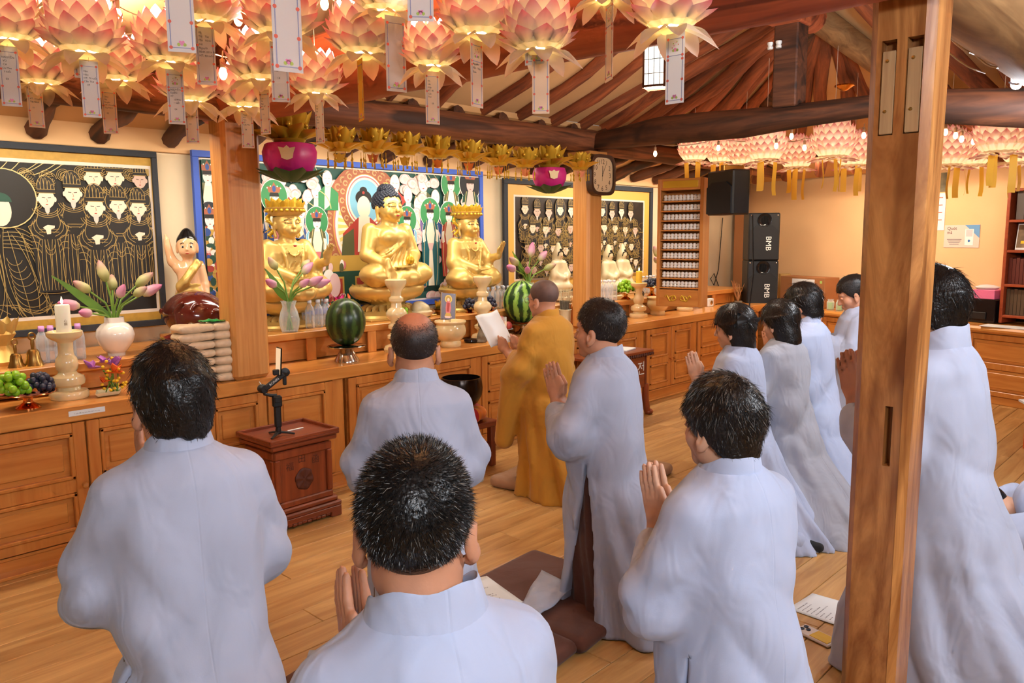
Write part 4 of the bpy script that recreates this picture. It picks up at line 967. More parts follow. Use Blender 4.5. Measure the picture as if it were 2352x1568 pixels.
# P11's far hand shows left of the post, held by its pose; a person bowing to the floor at the right edge
def bowing(label, xy, facing, robe):
    S = Sculpt(axis((-.4, .4, .013)), axis((-.6, .75, .013)), axis((-.01, .5, .013)))
    S.ell((0, -.25, .17), (.22, .28, .2)).cap((0, -.15, .25), (0, .25, .17), .17, .13, .1)
    for q in (-1, 1): S.cap((q*.17, .2, .15), (q*.27, .38, .07), .075, .075, .06).cap((q*.27, .38, .07), (q*.14, .62, .05), .085, .065, .05)
    S.warp(lambda x, y, z: .008*np.sin(26*x+18*y)*np.sin(20*y-9*x)+.006*np.sin(44*(x+y)))
    B = Sculpt(axis((-.3, .3, .009)), axis((-.5, .85, .009)), axis((-.0, .42, .009)))
    B.ell((0, -.2, .16), (.16, .2, .14)).cap((0, -.1, .2), (0, .25, .15), .12, .1, .05).ell((0, .46, .1), (.078, .1, .095), .03).cap((0, .3, .14), (0, .42, .11), .05, .05, .03)
    for q in (-1, 1):
        B.cap((q*.15, .25, .13), (q*.22, .4, .06), .04, .035, .03).cap((q*.22, .4, .05), (q*.13, .68, .03), .033, .022, .02); hand(B, (q*.125, .74, .02), (0, 1, 0), (q*1, 0, 0), (0, 0, 1), .95)
    b = link('person', B.mesh('person'), M['skin2'], None, (xy[0], xy[1], .06), (0, 0, R(facing-90))); tag(b, label, 'person'); link('robe', S.mesh('robe'), M[robe], b)
    hm = make_hair('short', .95, 5); link('hair', hm, M['hair'], b, (0, .455, .10), (R(-70), 0, 0), 1.0); return b
bowing('person bowed to the floor in a pale robe at the right edge', (4.52, .42), 100, 'robe_pale')

# ---------------------------------------------------------------- lotus lanterns
def petal_geo(L, w, cup=.35, curl=.12, nu=4, nv=6, sharp=1.0):
    vs, tip, fs = [], [], []
    for j in range(nv+1):
        v = j/nv; wd = w*(math.sin(math.pi*min(1, .12+.88*v)**.85)**.8 if v < 1 else 0)*(1.0); wd = max(wd, w*.02)
        for i in range(nu+1):
            u = i/nu*2-1; x = u*wd/2; z = cup*x*x/w*2.2+curl*L*v*v*(1 if curl else 0)
            vs.append((x, L*v, z)); tip.append(v)
    for j in range(nv):
        for i in range(nu): a = j*(nu+1)+i; fs.append((a, a+1, a+nu+2, a+nu+1))
    return vs, fs, tip
def petal_mesh(name, L, w, cup=.35, curl=.12, nu=4, nv=6):
    vs, fs, tip = petal_geo(L, w, cup, curl, nu, nv); me = bpy.data.meshes.new(name); me.from_pydata(vs, [], fs); me.polygons.foreach_set('use_smooth', [True]*len(fs))
    a = me.attributes.new('tip', 'FLOAT', 'POINT'); a.data.foreach_set('value', tip); return me
ROWS = [  # count, ring radius, height, tilt, length, width, material
 (8, .040, -.070, -20, .125, .072, 'petal_low'), (10, .052, -.066, 26, .112, .082, 'petal'), (12, .080, -.052, 52, .108, .076, 'petal'), (12, .100, -.022, 70, .104, .072, 'petal'), (12, .108, .016, 84, .096, .068, 'petal'), (11, .098, .050, 97, .084, .062, 'petal_inner')]
PM = [petal_mesh('lantern_petal', L, w, .4, .10 if t > 0 else -.15) for (n, r, z, t, L, w, m) in ROWS]
for me, row in zip(PM, ROWS): me.materials.append(M[row[6]])
BULB = MB().lathe([(0, -.034), (.007, -.032), (.014, -.022), (.016, -.010), (.012, .006), (.007, .014), (0, .016)], 12).mesh('bulb')
SOCK = MB().lathe([(0, .012), (.009, .012), (.010, .03), (.010, .042), (.004, .046), (0, .046)], 10).mesh('lamp_socket')
CUPM = MB().lathe([(.0, -.082), (.03, -.08), (.042, -.07), (.03, -.064), (0, -.06)], 12).mesh('base_cup')
SHADE = MB().lathe([(.034, -.066), (.066, -.054), (.088, -.026), (.096, .012), (.092, .05), (.082, .08)], 20, cap=False).mesh('inner_shade')
TAGM = MB().box((0, 0, -.125), (.075, .0009, .25)).mesh('wish_tag', False)
def _border():
    mb = MB(); w, t, b = .029, -.022, -.238
    for x in (-w, w):
        mb.box((x, 0, (t+b)/2), (.0028, .0014, t-b), mi=1)
        for z in np.linspace(t, b, 4): mb.lathe([(0, 0), (.0048, 0), (.0048, .0004), (0, .0004)], 8, (x, 0, z), 0)
    for z in (t, b): mb.box((0, 0, z), (2*w, .0014, .0028), mi=1)
    return mb
# flower dots are flat rosettes on the face of the card
def border_mesh(top=False):
    mb = MB(); w, t, b = .029, -.024, -.238
    def bar(x0, x1, z0, z1, mi): mb.add([(x0, 0, z0), (x1, 0, z0), (x1, 0, z1), (x0, 0, z1)], [(0, 1, 2, 3)], mi)
    def dot(x, z, r, mi=0, n=8): mb.add([(x+r*math.cos(2*math.pi*i/n), -.0002, z+r*math.sin(2*math.pi*i/n)) for i in range(n)], [tuple(range(n))], mi)
    for x in (-w, w):
        bar(x-.0014, x+.0014, b, t, 1)
        for z in np.linspace(t, b, 4): dot(x, z, .0052)
    for z in (t, b): bar(-w, w, z-.0012, z+.0012, 1)
    if top:
        bar(-w, w, -.083, -.0806, 1); dot(-w, -.082, .0052); dot(w, -.082, .0052)
        dot(0, -.062, .007, 2); dot(-.008, -.064, .005, 3); dot(.008, -.064, .005, 3)
        for i in range(6): dot(.012*math.cos(i), -.045+.01*math.sin(i*1.7), .0022, (0, 3, 2)[i % 3])
    for dx, dz, r, mi in ((0, -.226, .006, 2), (-.008, -.229, .0048, 3), (.008, -.229, .0048, 3), (-.004, -.222, .004, 2), (.004, -.222, .004, 2)): dot(dx, dz, r, mi)
    me = mb.mesh('border', False)
    for k in ('ink_red', 'ink_blue', 'ink_pink', 'ink_green'): me.materials.append(M[k])
    return me
BORD = [border_mesh(False), border_mesh(True)]
def facing(p, extra=0.0):
    """heading that turns a card's face (its -y side) towards the hall's entrance side where the camera stands"""
    return math.atan2(-p[1], -p[0])+math.pi/2+extra
def add_tag(parent, base, p, wpx, hpx, key, tint, ptop=False, yaw=None, scale=None):
    s = (hpx/ppm(p))/.25 if scale is None else scale; fullw = .075*s*ppm(p); c = max(-1, min(1, wpx/fullw)); yw = math.acos(c)*(1 if (int(p[0]*100) % 2) else -1) if yaw is None else yaw
    rz = facing(p, yw)
    t = link('wish_tag', TAGM.copy(), M[tint], parent, (p[0]-base[0], p[1]-base[1], p[2]-base[2]), (0, 0, rz), s)
    link('border', BORD[1 if ptop else 0], None, t, (0, -.0008, 0))
    if key: lettering('writing', key, M['ink'], t, (-.024, -.0012, -.05 if not ptop else -.095), s=.82)
    MB().tube([(0, 0, -.004), (.002, 0, .02), (0, 0, .05)], .0009, 5).build('cord', M['oldbrass'], t)
    return t
def lantern(label, px, wpx, tagspec, seed, light=22.0, d=None, tilt=0.0, group='pink lotus lanterns with wish tags'):
    d = .27*F/wpx if d is None else d; p = dep(px[0], px[1], d)
    if p[0] > 1.80:   # hangs on the near side of the red tie beam
        d = 1.80/ray(*px)[0]; p = dep(px[0], px[1], d)
    rg = random.Random(seed)
    o = empty('lotus_lantern', p, rg.random()*6, label, 'lantern', group); s = wpx*d/F/.27*1.0
    fr = empty('flower', (0, 0, 0), 0)
    bpy.data.objects.remove(fr)
    for k, (n, r, z, t, L, w, m) in enumerate(ROWS):
        for i in range(n):
            a = 2*math.pi*(i+.5*(k % 2))/n+rg.uniform(-.05, .05); tt = R(t+rg.uniform(-5, 5))
            q = bpy.data.objects.new('petal', PM[k]); COL.objects.link(q); q.parent = o; q.location = (r*s*math.cos(a), r*s*math.sin(a), z*s); q.rotation_euler = (tt, 0, a-math.pi/2); ss = s*rg.uniform(.95, 1.06); q.scale = (ss, ss, ss)
    link('bulb', BULB, M['bulb_in'], o, (0, 0, .045*s), s=1.0*s); link('lamp_socket', SOCK, M['socket'], o, (0, 0, .045*s), s=1.0*s)
    link('base_cup', CUPM, M['petal_low'], o, s=s); link('inner_shade', SHADE, M['shade'], o, s=s)
    MB().tube([(0, 0, .06*s), (0, 0, max(.12, 2.45-p[2])*1.0)], .0012, 5).build('hanging_wire', M['wire'], o)
    L = lamp('lantern_glow', 'POINT', (0, 0, .045*s), light, (1.0, .86, .68), .045*s, parent=o)
    if tagspec:
        cx, ty, w_, h_, key, tint = tagspec[:6]; pt = dep(cx, ty, d)
        rz = o.rotation_euler[2]; c, sn = math.cos(-rz), math.sin(-rz)
        h = empty('tmp'); bpy.data.objects.remove(h)
        t = add_tag(o, p, pt, w_, h_, key, tint, *(tagspec[6:]))
        v = t.location.copy(); t.location = (c*v.x-sn*v.y, sn*v.x+c*v.y, v.z); t.rotation_euler[2] -= rz
    return o
LN = [  # label, centre px, width px, tag (centre x, top y, width, height, writing, card, printed top)
 ('pink lotus lantern cut by the left edge, tag numbered 03', (18, 52), 165, (16, 106, 44, 134, 't03', 'tag')),
 ('pink lotus lantern at top left whose tag is numbered 16', (178, -38), 175, (186, 12, 49, 162, 't16', 'tag')),
 ('full pink lotus lantern at left, half behind the tag numbered 16', (192, 78), 180, (203, 140, 48, 126, 't02b', 'tag')),
 ('leftmost of the cream-tagged lotus lanterns hanging low at left', (92, 160), 140, (76, 178, 32, 112, 't01', 'tag_pink')),
 ('second cream-tagged lotus lantern from the left edge, over the painting', (268, 152), 140, (248, 203, 38, 102, 't02', 'tag_pink')),
 ('rounded pink lotus lantern above the square column, printed tag below it', (385, 106), 160, (400, 160, 42, 122, 't09', 'tag', True)),
 ('deep pink lotus lantern low beside the square column with a cream tag', (432, 198), 145, (438, 232, 34, 95, 't03b', 'tag_pink')),
 ('cream-bottomed lotus lantern at the top with a tag numbered 17', (470, 12), 165, (468, 48, 52, 142, 't17', 'tag')),
 ('pink lotus lantern out of frame above a large blank tag left of tag 17', (410, -150), 240, (406, -90, 72, 202, None, 'tag')),
 ('large pink lotus lantern at top with a tag numbered 18', (645, 38), 180, (640, 96, 42, 134, 't18', 'tag')),
 ('pink lotus lantern out of frame above the biggest blank tag', (655, -150), 230, (653, -75, 66, 232, None, 'tag')),
 ('pink lotus lantern overlapping another above the column, tag numbered 11', (598, 148), 155, (606, 207, 22, 99, 't11', 'tag_pink')),
 ('pink lotus lantern directly in front of the column top, tag numbered 04', (562, 214), 135, (566, 247, 27, 91, 't04', 'tag_pink')),
 ('compact pale lotus lantern right of the column, tag numbered 12', (725, 184), 132, (732, 223, 19, 104, 't12', 'tag_pink')),
 ('large pink lotus lantern at top centre with its tag turned edge-on', (832, 84), 168, (826, 136, 12, 138, None, 'tag_yellow')),
 ('lotus lantern at the top edge above a long blank bordered tag', (882, -12), 165, (907, 37, 46, 168, None, 'tag')),
 ('lotus lantern out of frame above the wide tag at the top edge', (962, -210), 240, (962, -160, 74, 200, None, 'tag')),
 ('pink lotus lantern at top centre with a tag numbered 10', (992, 118), 145, (992, 164, 32, 118, 't10', 'tag_pink')),
 ('broad rosy lotus lantern at the top edge with a printed tag of faint writing', (1096, 36), 185, (1094, 90, 28, 152, 't14', 'tag_pink', True)),
 ('pink lotus lantern at top right of centre with a blank cream tag', (1238, 72), 180, (1242, 125, 45, 132, None, 'tag_pink')),
 ('lotus lantern out of frame above a faintly written tag', (1228, -120), 190, (1227, -22, 44, 164, 'faint', 'tag')),
 ('lotus lantern at the top edge with a narrow tag beside a bare bulb', (1392, -38), 150, (1400, -2, 17, 182, None, 'tag_pink', True)),
 ('rosy lotus lantern at top right, blank printed tag in front of the box lamp', (1542, 18), 190, (1552, 73, 42, 160, None, 'tag', True)),
]
for i, (lab, px, w, tg) in enumerate(LN): lantern(lab, px, w, tg, 100+i)
# far lanterns: rounder, many small petals
def far_mesh(seed):
    rg = random.Random(seed); V, Fc, T = [], [], []
    for k, (n, ph, L, w) in enumerate([(12, -62, .13, .085), (14, -46, .11, .08), (18, -26, .105, .078), (18, -6, .10, .075), (18, 16, .10, .072), (14, 38, .095, .07), (10, 58, .09, .066)]):
        for i in range(n):
            a = 2*math.pi*(i+.5*(k % 2))/n; e = R(ph); c = (.155*math.cos(e), .145*math.sin(e)); tilt = R(70+ph*.5 if k else -14)
            vs, fs, tp = petal_geo(L, w, .4, .1, 2, 3); m = Matrix.Translation((c[0]*math.cos(a), c[0]*math.sin(a), c[1])) @ Euler((tilt, 0, a-math.pi/2)).to_matrix().to_4x4(); b = len(V)
            V += [tuple(m @ Vector(q)) for q in vs]; Fc += [tuple(b+j for j in f) for f in fs]; T += tp
    me = bpy.data.meshes.new('petals'); me.from_pydata(V, [], Fc); me.polygons.foreach_set('use_smooth', [True]*len(Fc)); me.attributes.new('tip', 'FLOAT', 'POINT').data.foreach_set('value', T); me.materials.append(M['petal']); return me
FM = far_mesh(1)
RIB = MB().grid(lambda u, v: ((u-.5)*.045, .02*math.sin(v*3)*v, -.22*v), 2, 6).mesh('ribbon')
FARL = [((1595, 345), 6.9, .40, 'leftmost far lotus lantern right of the clock'), ((1655, 350), 7.2, .40, 'second far lotus lantern right of the clock, glowing yellow'), ((1712, 352), 6.7, .42, 'far lotus lantern under the dark beam, left of the strut'), ((1760, 338), 6.2, .44, 'far rosy lotus lantern directly below the strut'),
        ((1830, 358), 6.8, .44, 'far lotus lantern low between the two rosy ones'), ((1915, 328), 5.9, .46, 'far lotus lantern just left of the post, higher than its neighbours'), ((1962, 352), 6.4, .44, 'far lotus lantern partly covered by the post on its left side'),
        ((2180, 348), 6.0, .46, 'far lotus lantern touching the right side of the post'), ((2235, 352), 6.4, .42, 'far lotus lantern second to the right of the post'), ((2300, 312), 5.3, .48, 'far rosy lotus lantern high at the right edge'), ((2345, 345), 6.2, .42, 'far lotus lantern at the right edge above the bookshelf')]
for i, (px, d, wd, lab) in enumerate(FARL):
    p = dep(px[0], px[1], d); s = wd/.42
    o = empty('lotus_lantern', p, i*.7, lab, 'lantern', 'far lotus lanterns with yellow ribbons'); q = link('petals', FM, None, o, s=s*.86); q['kind'] = 'stuff'
    link('bulb', BULB, M['bulb_in'], o, (0, 0, 0), s=1.2); lamp('lantern_glow', 'POINT', (0, 0, 0), 1.05, (1.0, .76, .52), .09, parent=o)
    MB().tube([(0, 0, .1), (0, 0, .95)], .002, 5).build('hanging_wire', M['wire'], o)
    for j in range(3):
        a = j*2.1+i; r = link('ribbon', RIB, M['tag_yellow'], o, (.07*math.cos(a)*s, .07*math.sin(a)*s, -.1*s), (0, 0, a*1.3), (1, 1, .9+.35*random.Random(i*5+j).random()))
# bare bulbs on the light strings
def bulb(label, px, d, sc=1.0, col=None):
    p = dep(px[0], px[1], d); o = empty('string_bulb', p, 0, label, 'bulb', 'bare bulbs on the light strings'); o.scale = (sc,)*3
    link('glass_bulb', BULB, M['bulb'], o); link('lamp_socket', SOCK, M['socket'], o); MB().tube([(0, 0, .045), (.004, 0, .075)], .003, 5).build('lead', M['wire'], o)
    return o
bulb('bare bulb at top left right of the tag numbered 16', (268, 30), 2.9, 1.25); bulb('bare bulb at the top between tag 17 and the large lantern', (547, 38), 3.1, 1.1); bulb('bare bulb hanging low right of the tag numbered 17', (512, 163), 3.3, 1.1)
bulb('bare bulb cut by the top edge right of the biggest tag', (745, 2), 3.2, 1.1); bulb('bare bulb half hidden by the edge-on tag', (803, 152), 3.4, 1.1); bulb('bare bulb against the red beam beside the narrow tag', (1384, 38), 3.0, 1.25)
for (x, y, d, w) in [(1505, 350, 6.3, 'alone right of the clock'), (1650, 337, 6.3, 'left of the strut above far lanterns'), (1783, 332, 6.0, 'first of three below the strut'), (1818, 310, 6.0, 'highest of three below the strut'), (1848, 336, 6.0, 'last of three below the strut'), (1984, 308, 5.6, 'touching the left side of the post'),
                     (2172, 300, 5.3, 'first right of the post'), (2195, 308, 5.3, 'second right of the post'), (2209, 316, 5.3, 'third right of the post'), (2236, 322, 5.6, 'fourth right of the post')]: bulb('small far bulb '+w, (x, y), d, 1.0)
def wire(label, pts, d, r=.0025):
    mb = MB(); P_ = []
    for i in range(len(pts)-1):
        for t in np.linspace(0, 1, 6)[:-1]: P_.append(dep(pts[i][0]+(pts[i+1][0]-pts[i][0])*t, pts[i][1]+(pts[i+1][1]-pts[i][1])*t+10*math.sin(math.pi*t), d+.1*i))
    P_.append(dep(*pts[-1], d+.1*(len(pts)-1))); o = mb.tube(P_, r, 6).build('light_string', M['wire'], None); tag(o, label, 'wire')
wire('sagging white light string at top left', [(-20, 5), (150, 20), (268, 12), (370, 40)], 2.95); wire('white light string crossing behind the tag numbered 17', [(230, 75), (380, 60), (512, 130), (620, 110)], 3.3); wire('white light string behind the top centre lanterns', [(540, 18), (660, 60), (745, -10), (900, 40)], 3.2)
wire('thin light string along the far lanterns', [(1500, 330), (1650, 318), (1783, 312), (1848, 318), (1984, 292)], 6.2, .003); wire('thin light string right of the post', [(2160, 285), (2209, 296), (2260, 300), (2352, 290)], 5.4, .003)
wire('loose white cable from the post to the bright lamp', [(2166, 68), (2240, 125), (2300, 155)], 2.9, .004); wire('straight thin cable below the loose one by the post', [(2164, 106), (2262, 168)], 2.95, .003)

# ---------------------------------------------------------------- statues
def seated(kind, h=.0075):
    S = Sculpt(axis((-.36, .36, h)), axis((-.26, .34, h)), axis((-.01, .80, h)))
    S.ell((0, .07, .06), (.25, .17, .07)).ell((0, -.02, .1), (.2, .15, .1), .05)
    for q in (-1, 1): S.ell((q*.195, .09, .085), (.105, .125, .082), .05).cap((q*.2, .12, .07), (-q*.06, .21, .055), .055, .04, .05)
    S.ell((.08, .225, .05), (.05, .035, .025), .02)
    S.loft([.06, .16, .26, .36, .42, .455], [.155, .135, .14, .165, .15, .07], [.125, .105, .105, .105, .09, .06], [0]*6, [0, -.005, -.005, 0, -.005, -.005], .04, 'u', 2.3)
    # robe folds
    S.warp(lambda x, y, z: .0045*np.sin(95*z+40*x+14*np.sin(8*x))*np.clip((.30-z)*12, 0, 1)*np.clip((z-.12)*20, 0, 1)*np.clip(y*14+.6, 0, 1))
    S.warp(lambda x, y, z: .005*np.sin(70*np.sqrt((np.abs(x)-.2)**2+(y-.09)**2+(z-.03)**2)+2)*np.clip((.17-z)*14, 0, 1))
    if kind == 'buddha':
        S.cap((.16, -.01, .405), (.215, .02, .23), .058, .05, .03).cap((.215, .02, .23), (.17, .175, .165), .05, .034, .02); S.cap((-.16, -.01, .405), (-.215, .02, .22), .06, .055, .03).cap((-.215, .02, .22), (-.07, .19, .15), .055, .036, .02)
        hand(S, (.162, .218, .105), (-.08, .22, -.97), (1, .05, -.07), (0, .97, .22), 1.0); hand(S, (-.01, .19, .14), (1, .05, .0), (0, 1, 0), (0, 0, -1), .9)
        S.chain([(-.10, .05, .40), (-.05, .105, .31), (.06, .11, .235), (.14, .06, .20)], [.012, .013, .013, .012], .015).chain([(-.07, .05, .42), (.0, .105, .30), (.1, .1, .24)], [.008, .009, .008], .012)
        S.ell((-.06, .085, .36), (.06, .035, .05), .04).ell((.065, .085, .36), (.06, .035, .05), .04)
    else:
        S.cap((.155, -.01, .40), (.2, .03, .24), .062, .066, .03).cap((.2, .03, .24), (.06, .18, .17), .06, .04, .03); hand(S, (.0, .2, .165), (-1, .1, .1), (0, 1, 0), (0, 0, -1), .85)
        S.cap((-.155, -.01, .40), (-.205, .06, .25), .062, .06, .03).cap((-.205, .06, .25), (-.215, .2, .29), .045, .03, .02); hand(S, (-.215, .235, .34), (-.05, .45, .89), (-1, .05, -.05), (0, -.89, .45), .85)
        for q in (-1, 1): S.chain([(q*.10, .06, .42), (q*.075, .105, .33), (q*.06, .11, .2), (q*.03, .15, .13)], [.014, .013, .012, .012], .012)
        S.cap((-.10, .095, .235), (.10, .095, .235), .010, .010, .01).cap((-.11, .1, .215), (.11, .1, .215), .012, .012, .01)
        S.cap((.2, .04, .2), (.19, .16, .08), .05, .05, .05).cap((-.2, .05, .2), (-.2, .16, .08), .05, .05, .05)
        for a in np.linspace(-1, 1, 13): S.ell((.07*a, .112-.0*a*a, .365+.055*a*a-.03), (.0075,)*3, .003)
        for i in range(5): S.ell((0, .118, .33-.018*i), (.006,)*3, .003)
    # neck and head
    HK = 1.16; hq = lambda p: (p[0]*HK, .0+p[1]*HK, .475+(p[2]-.5)*HK); e0, c0_ = S.ell, S.cap
    S.ell = lambda c, r, k=0.0, op='u', M=None: (e0(hq(c), [v*HK for v in r], k, op, M), S)[1]
    S.cap = lambda a, b, ra, rb=None, k=0.0, op='u', flat=None: (c0_(hq(a), hq(b), ra*HK, (ra if rb is None else rb)*HK, k, op, flat), S)[1]
    for z in (.455, .475): S.cap((-.0, .01, z), (0, .012, z), .054, .054, .012)
    S.cap((0, .005, .44), (0, .012, .5), .05, .048, .01)
    S.ell((0, .02, .575), (.072, .08, .088), .02).ell((0, .0, .61), (.08, .088, .075), .03).ell((0, .07, .525), (.03, .025, .022), .03)
    for q in (-1, 1):
        S.ell((q*.038, .072, .555), (.028, .026, .03), .02); S.ell((q*.083, .0, .575), (.010, .02, .032), .008).cap((q*.084, .002, .55), (q*.08, .006, .505), .009, .011, .008)
        S.cap((q*.012, .102, .588), (q*.052, .078, .590), .0045, .004, .004, 's'); S.cap((q*.012, .096, .606), (q*.055, .072, .606), .004, .003, .008); S.ell((q*.032, .087, .594), (.018, .010, .009), .004)
    S.cap((0, .098, .598), (0, .112, .563), .007, .012, .008); S.ell((0, .098, .537), (.021, .012, .006), .006).ell((0, .097, .529), (.017, .011, .007), .006)
    return S.mesh(kind)
def curls(n=260):
    mb = MB()
    for i in range(n):
        t = (i+.5)/n; ph = math.acos(1-t*1.35); a = i*2.39996; d = (math.sin(ph)*math.cos(a), math.sin(ph)*math.sin(a), math.cos(ph))
        p = (d[0]*.086, -.008+d[1]*.094, .615+d[2]*.085)
        if p[1] > .05 and p[2] < .655: continue
        if abs(p[0]) > .07 and p[2] < .585 and p[1] > -.01: continue
        mb.ball(p, (.0115, .0115, .011), 7, 5)
    for i in range(70):
        t = (i+.5)/70; ph = math.acos(1-t*.95); a = i*2.39996; mb.ball((math.sin(ph)*math.cos(a)*.05, -.012+math.sin(ph)*math.sin(a)*.05, .69+math.cos(ph)*.042), (.0105,)*3, 7, 5)
    return mb
def pedestal(parent, sx, sy, hgt, zoff=0.0):
    mb = MB(); pr = [(0, 0), (.225, 0), (.235, .015), (.225, .035), (.2, .045), (.185, .06), (.12, .09), (.105, .115), (.13, .135), (.17, .15), (.215, .175), (.235, .21), (.24, .245), (.232, .262), (.225, .27), (0, .27)]
    p = mb.lathe([(r, z*hgt/.27) for r, z in pr], 40).build('pedestal', M['gold'], parent); p.scale = (sx, sy, 1)
    PU = petal_mesh('pedestal_petal', .095, .085, .9, .25, 4, 5); PD = petal_mesh('pedestal_petal', .1, .05, .9, -.1, 4, 5); PU.materials.append(M['gold']); PD.materials.append(M['gold'])
    for k in range(2):
        for i in range(16):
            a = 2*math.pi*(i+.5*k)/16; link('lotus_petal', PU, None, p, ((.178+.024*k)*math.cos(a), (.178+.024*k)*math.sin(a), (.15+.03*k)*hgt/.27), (R(50+15*k), 0, a-math.pi/2), 1.0)
    for i in range(22):
        a = 2*math.pi*i/22; link('lower_petal', PD, None, p, (.118*math.cos(a), .118*math.sin(a), .105*hgt/.27), (R(-38), 0, a-math.pi/2), 1.0)
    return p
HKV = 1.16
def hscale(o):
    x, y, z = o.location; o.scale = (HKV,)*3; o.location = (x, y, z+.475-.5*HKV); return o
def painted_face(root, off=(0, 0, 0)):
    mb = MB()
    for q in (-1, 1): mb.tube([(q*.012, .1045, .611), (q*.032, .098, .617), (q*.056, .078, .608)], .0022, 6).tube([(q*.014, .1035, .591), (q*.034, .0985, .590), (q*.054, .079, .593)], .0022, 6)
    hscale(mb.build('eyebrows', M['brow'], root, loc=off))
    hscale(MB().ball((0, .1065, .537), (.015, .005, .0036)).ball((0, .106, .531), (.012, .005, .004)).build('lips', M['lips'], root, loc=off))
# main statue
c0 = ony(884, 600, 4.80); BZ = ZM
bd = empty('buddha_statue', (c0[0], 4.78, BZ), math.pi-.0, 'large gold seated statue with blue-black curls in front of the mandorla painting', 'statue')
link('figure', seated('buddha'), M['gold'], bd, (0, .03, .245)); hscale(curls().build('hair_curls', M['bluehair'], bd, loc=(0, .03, .245)))
hscale(MB().ball((0, -.012, .735), (.022, .022, .012)).build('hair_jewel', M['gold'], bd, loc=(0, .03, .245))); painted_face(bd, (0, .03, .245))
S_ = Sculpt(axis((-.05, .05, .005)), axis((-.05, .05, .005)), axis((0, .1, .005))); S_.ell((0, 0, .035), (.03, .03, .032)).warp(lambda x, y, z: .004*np.sin(6*np.arctan2(y, x))).cap((0, 0, .06), (0, 0, .08), .015, .004, .015); link('lotus_bud', S_.mesh('lotus_bud'), M['foil'], bd, (-.035, .24, .245+.155))
pedestal(bd, 1.28, .98, .245)
MB().box((0, 0, .006), (.62, .42, .012), .003).build('base_plate', M['gold'], bd, False)
# pair of bodhisattvas, the second a copy of the first
bs = empty('bodhisattva_statue', (0, 0, 0), math.pi, 'gold crowned statue with raised hand beside the square column', 'statue', 'gold crowned seated statues')
link('figure', seated('bodhi'), M['gold'], bs, (0, .03, .215)); painted_face(bs, (0, .03, .215))
MB().lathe([(.084, .60), (.09, .62), (.09, .64), (.08, .655), (.03, .68), (0, .685)], 24, (0, -.002, 0)).build('black_hair', M['childhair'], bs, loc=(0, .03, .215)); hscale(bs.children[-1])
cr = MB().lathe([(.086, .635), (.112, .655), (.128, .69), (.122, .692), (.104, .665), (.082, .65)], 30, (0, .0, 0), cap=False).build('crown', M['gold'], bs, loc=(0, .03, .215)); hscale(cr)
CP = petal_mesh('crown_leaf', .07, .055, .9, .15, 4, 5); CP.materials.append(M['foil'])
rg = random.Random(4)
for k in range(2):
    for i in range(13):
        a = 2*math.pi*(i+.5*k)/13; link('crown_leaf', CP, None, cr, (.108*math.cos(a), .108*math.sin(a), .665+.012*k), (R(62+12*k+rg.uniform(-8, 8)), 0, a-math.pi/2), 1.0+.2*rg.random())
for i in range(22):
    a = 2*math.pi*i/22; link('crown_boss', MB().ball((0, 0, 0), (.012, .012, .011), 7, 5).mesh('crown_boss'), M['foil'], cr, (.12*math.cos(a), .12*math.sin(a), .672))
for q in (-1, 1):
    mb = MB()
    for i in range(16):
        t = i/15; mb.ball((q*(.095+.018*math.sin(7*t)), -.02-.014*math.cos(5*t), .645-.13*t), (.013+.005*math.sin(9*t), .012, .012), 7, 5)
    for i in range(8):
        a = i*.8; mb.tube([(q*.10, -.025, .60-.05*(i % 3)), (q*(.10+.035*math.cos(a)), -.025+.03*math.sin(a), .60-.05*(i % 3)+.02*math.sin(a*2))], [.007, .002], 6)
    hscale(mb.build('side_ornament', M['foil'], bs, loc=(0, .03, .215)))
pedestal(bs, 1.15, .95, .215); MB().box((0, 0, .006), (.56, .42, .012), .003).build('base_plate', M['gold'], bs, False)
b2 = copy_tree(bs); b2['label'] = 'gold crowned statue with raised hand on the right of the large one'
cl = ony(655, 600, 4.80); cr_ = ony(1068, 600, 4.80)
bs.location = (cl[0], 4.80, ZM); b2.location = (cr_[0], 4.80, ZM); bs.scale = b2.scale = (.88,)*3
# child figure with raised arm
def child():
    S = Sculpt(axis((-.16, .16, .0055)), axis((-.1, .12, .0055)), axis((0, .68, .0055)))
    for q in (-1, 1): S.cap((q*.042, 0, .27), (q*.045, .005, .06), .05, .032, .02).ell((q*.047, .03, .022), (.026, .05, .022), .02)
    S.loft([.24, .3, .36, .42, .455], [.082, .078, .076, .082, .04], [.062, .066, .06, .055, .035], [0]*5, [0]*5, .03)
    S.cap((.075, 0, .43), (.105, .0, .47), .032, .03, .03).cap((.105, 0, .455), (.125, .01, .545), .029, .024, .01).ell((.128, .012, .572), (.02, .016, .024), .01).cap((.132, .012, .575), (.134, .012, .605), .008, .007, .004)
    S.cap((-.08, 0, .42), (-.105, .005, .32), .031, .026, .02).cap((-.105, .005, .32), (-.112, .03, .22), .025, .02, .01).ell((-.113, .035, .195), (.014, .018, .026), .01)
    S.cap((0, 0, .44), (0, .005, .48), .034, .034, .01).ell((0, .012, .535), (.064, .066, .068), .01).ell((0, .0, .56), (.066, .072, .06), .02)
    for q in (-1, 1): S.ell((q*.066, .0, .53), (.009, .017, .03), .005).ell((q*.028, .055, .515), (.026, .02, .022), .015)
    S.ell((0, .078, .525), (.009, .009, .009), .006).ell((0, .07, .503), (.014, .008, .005), .004)
    return S.mesh('child')
pc = ony(432, 600, 4.90)
ch = empty('child_statue', (pc[0], 4.90, ZL), math.pi-.45, 'glazed child statue with raised arm and gold sash beside the black painting', 'statue'); ch.scale = (.90, .90, 1.10)
link('figure', child(), M['childskin'], ch)
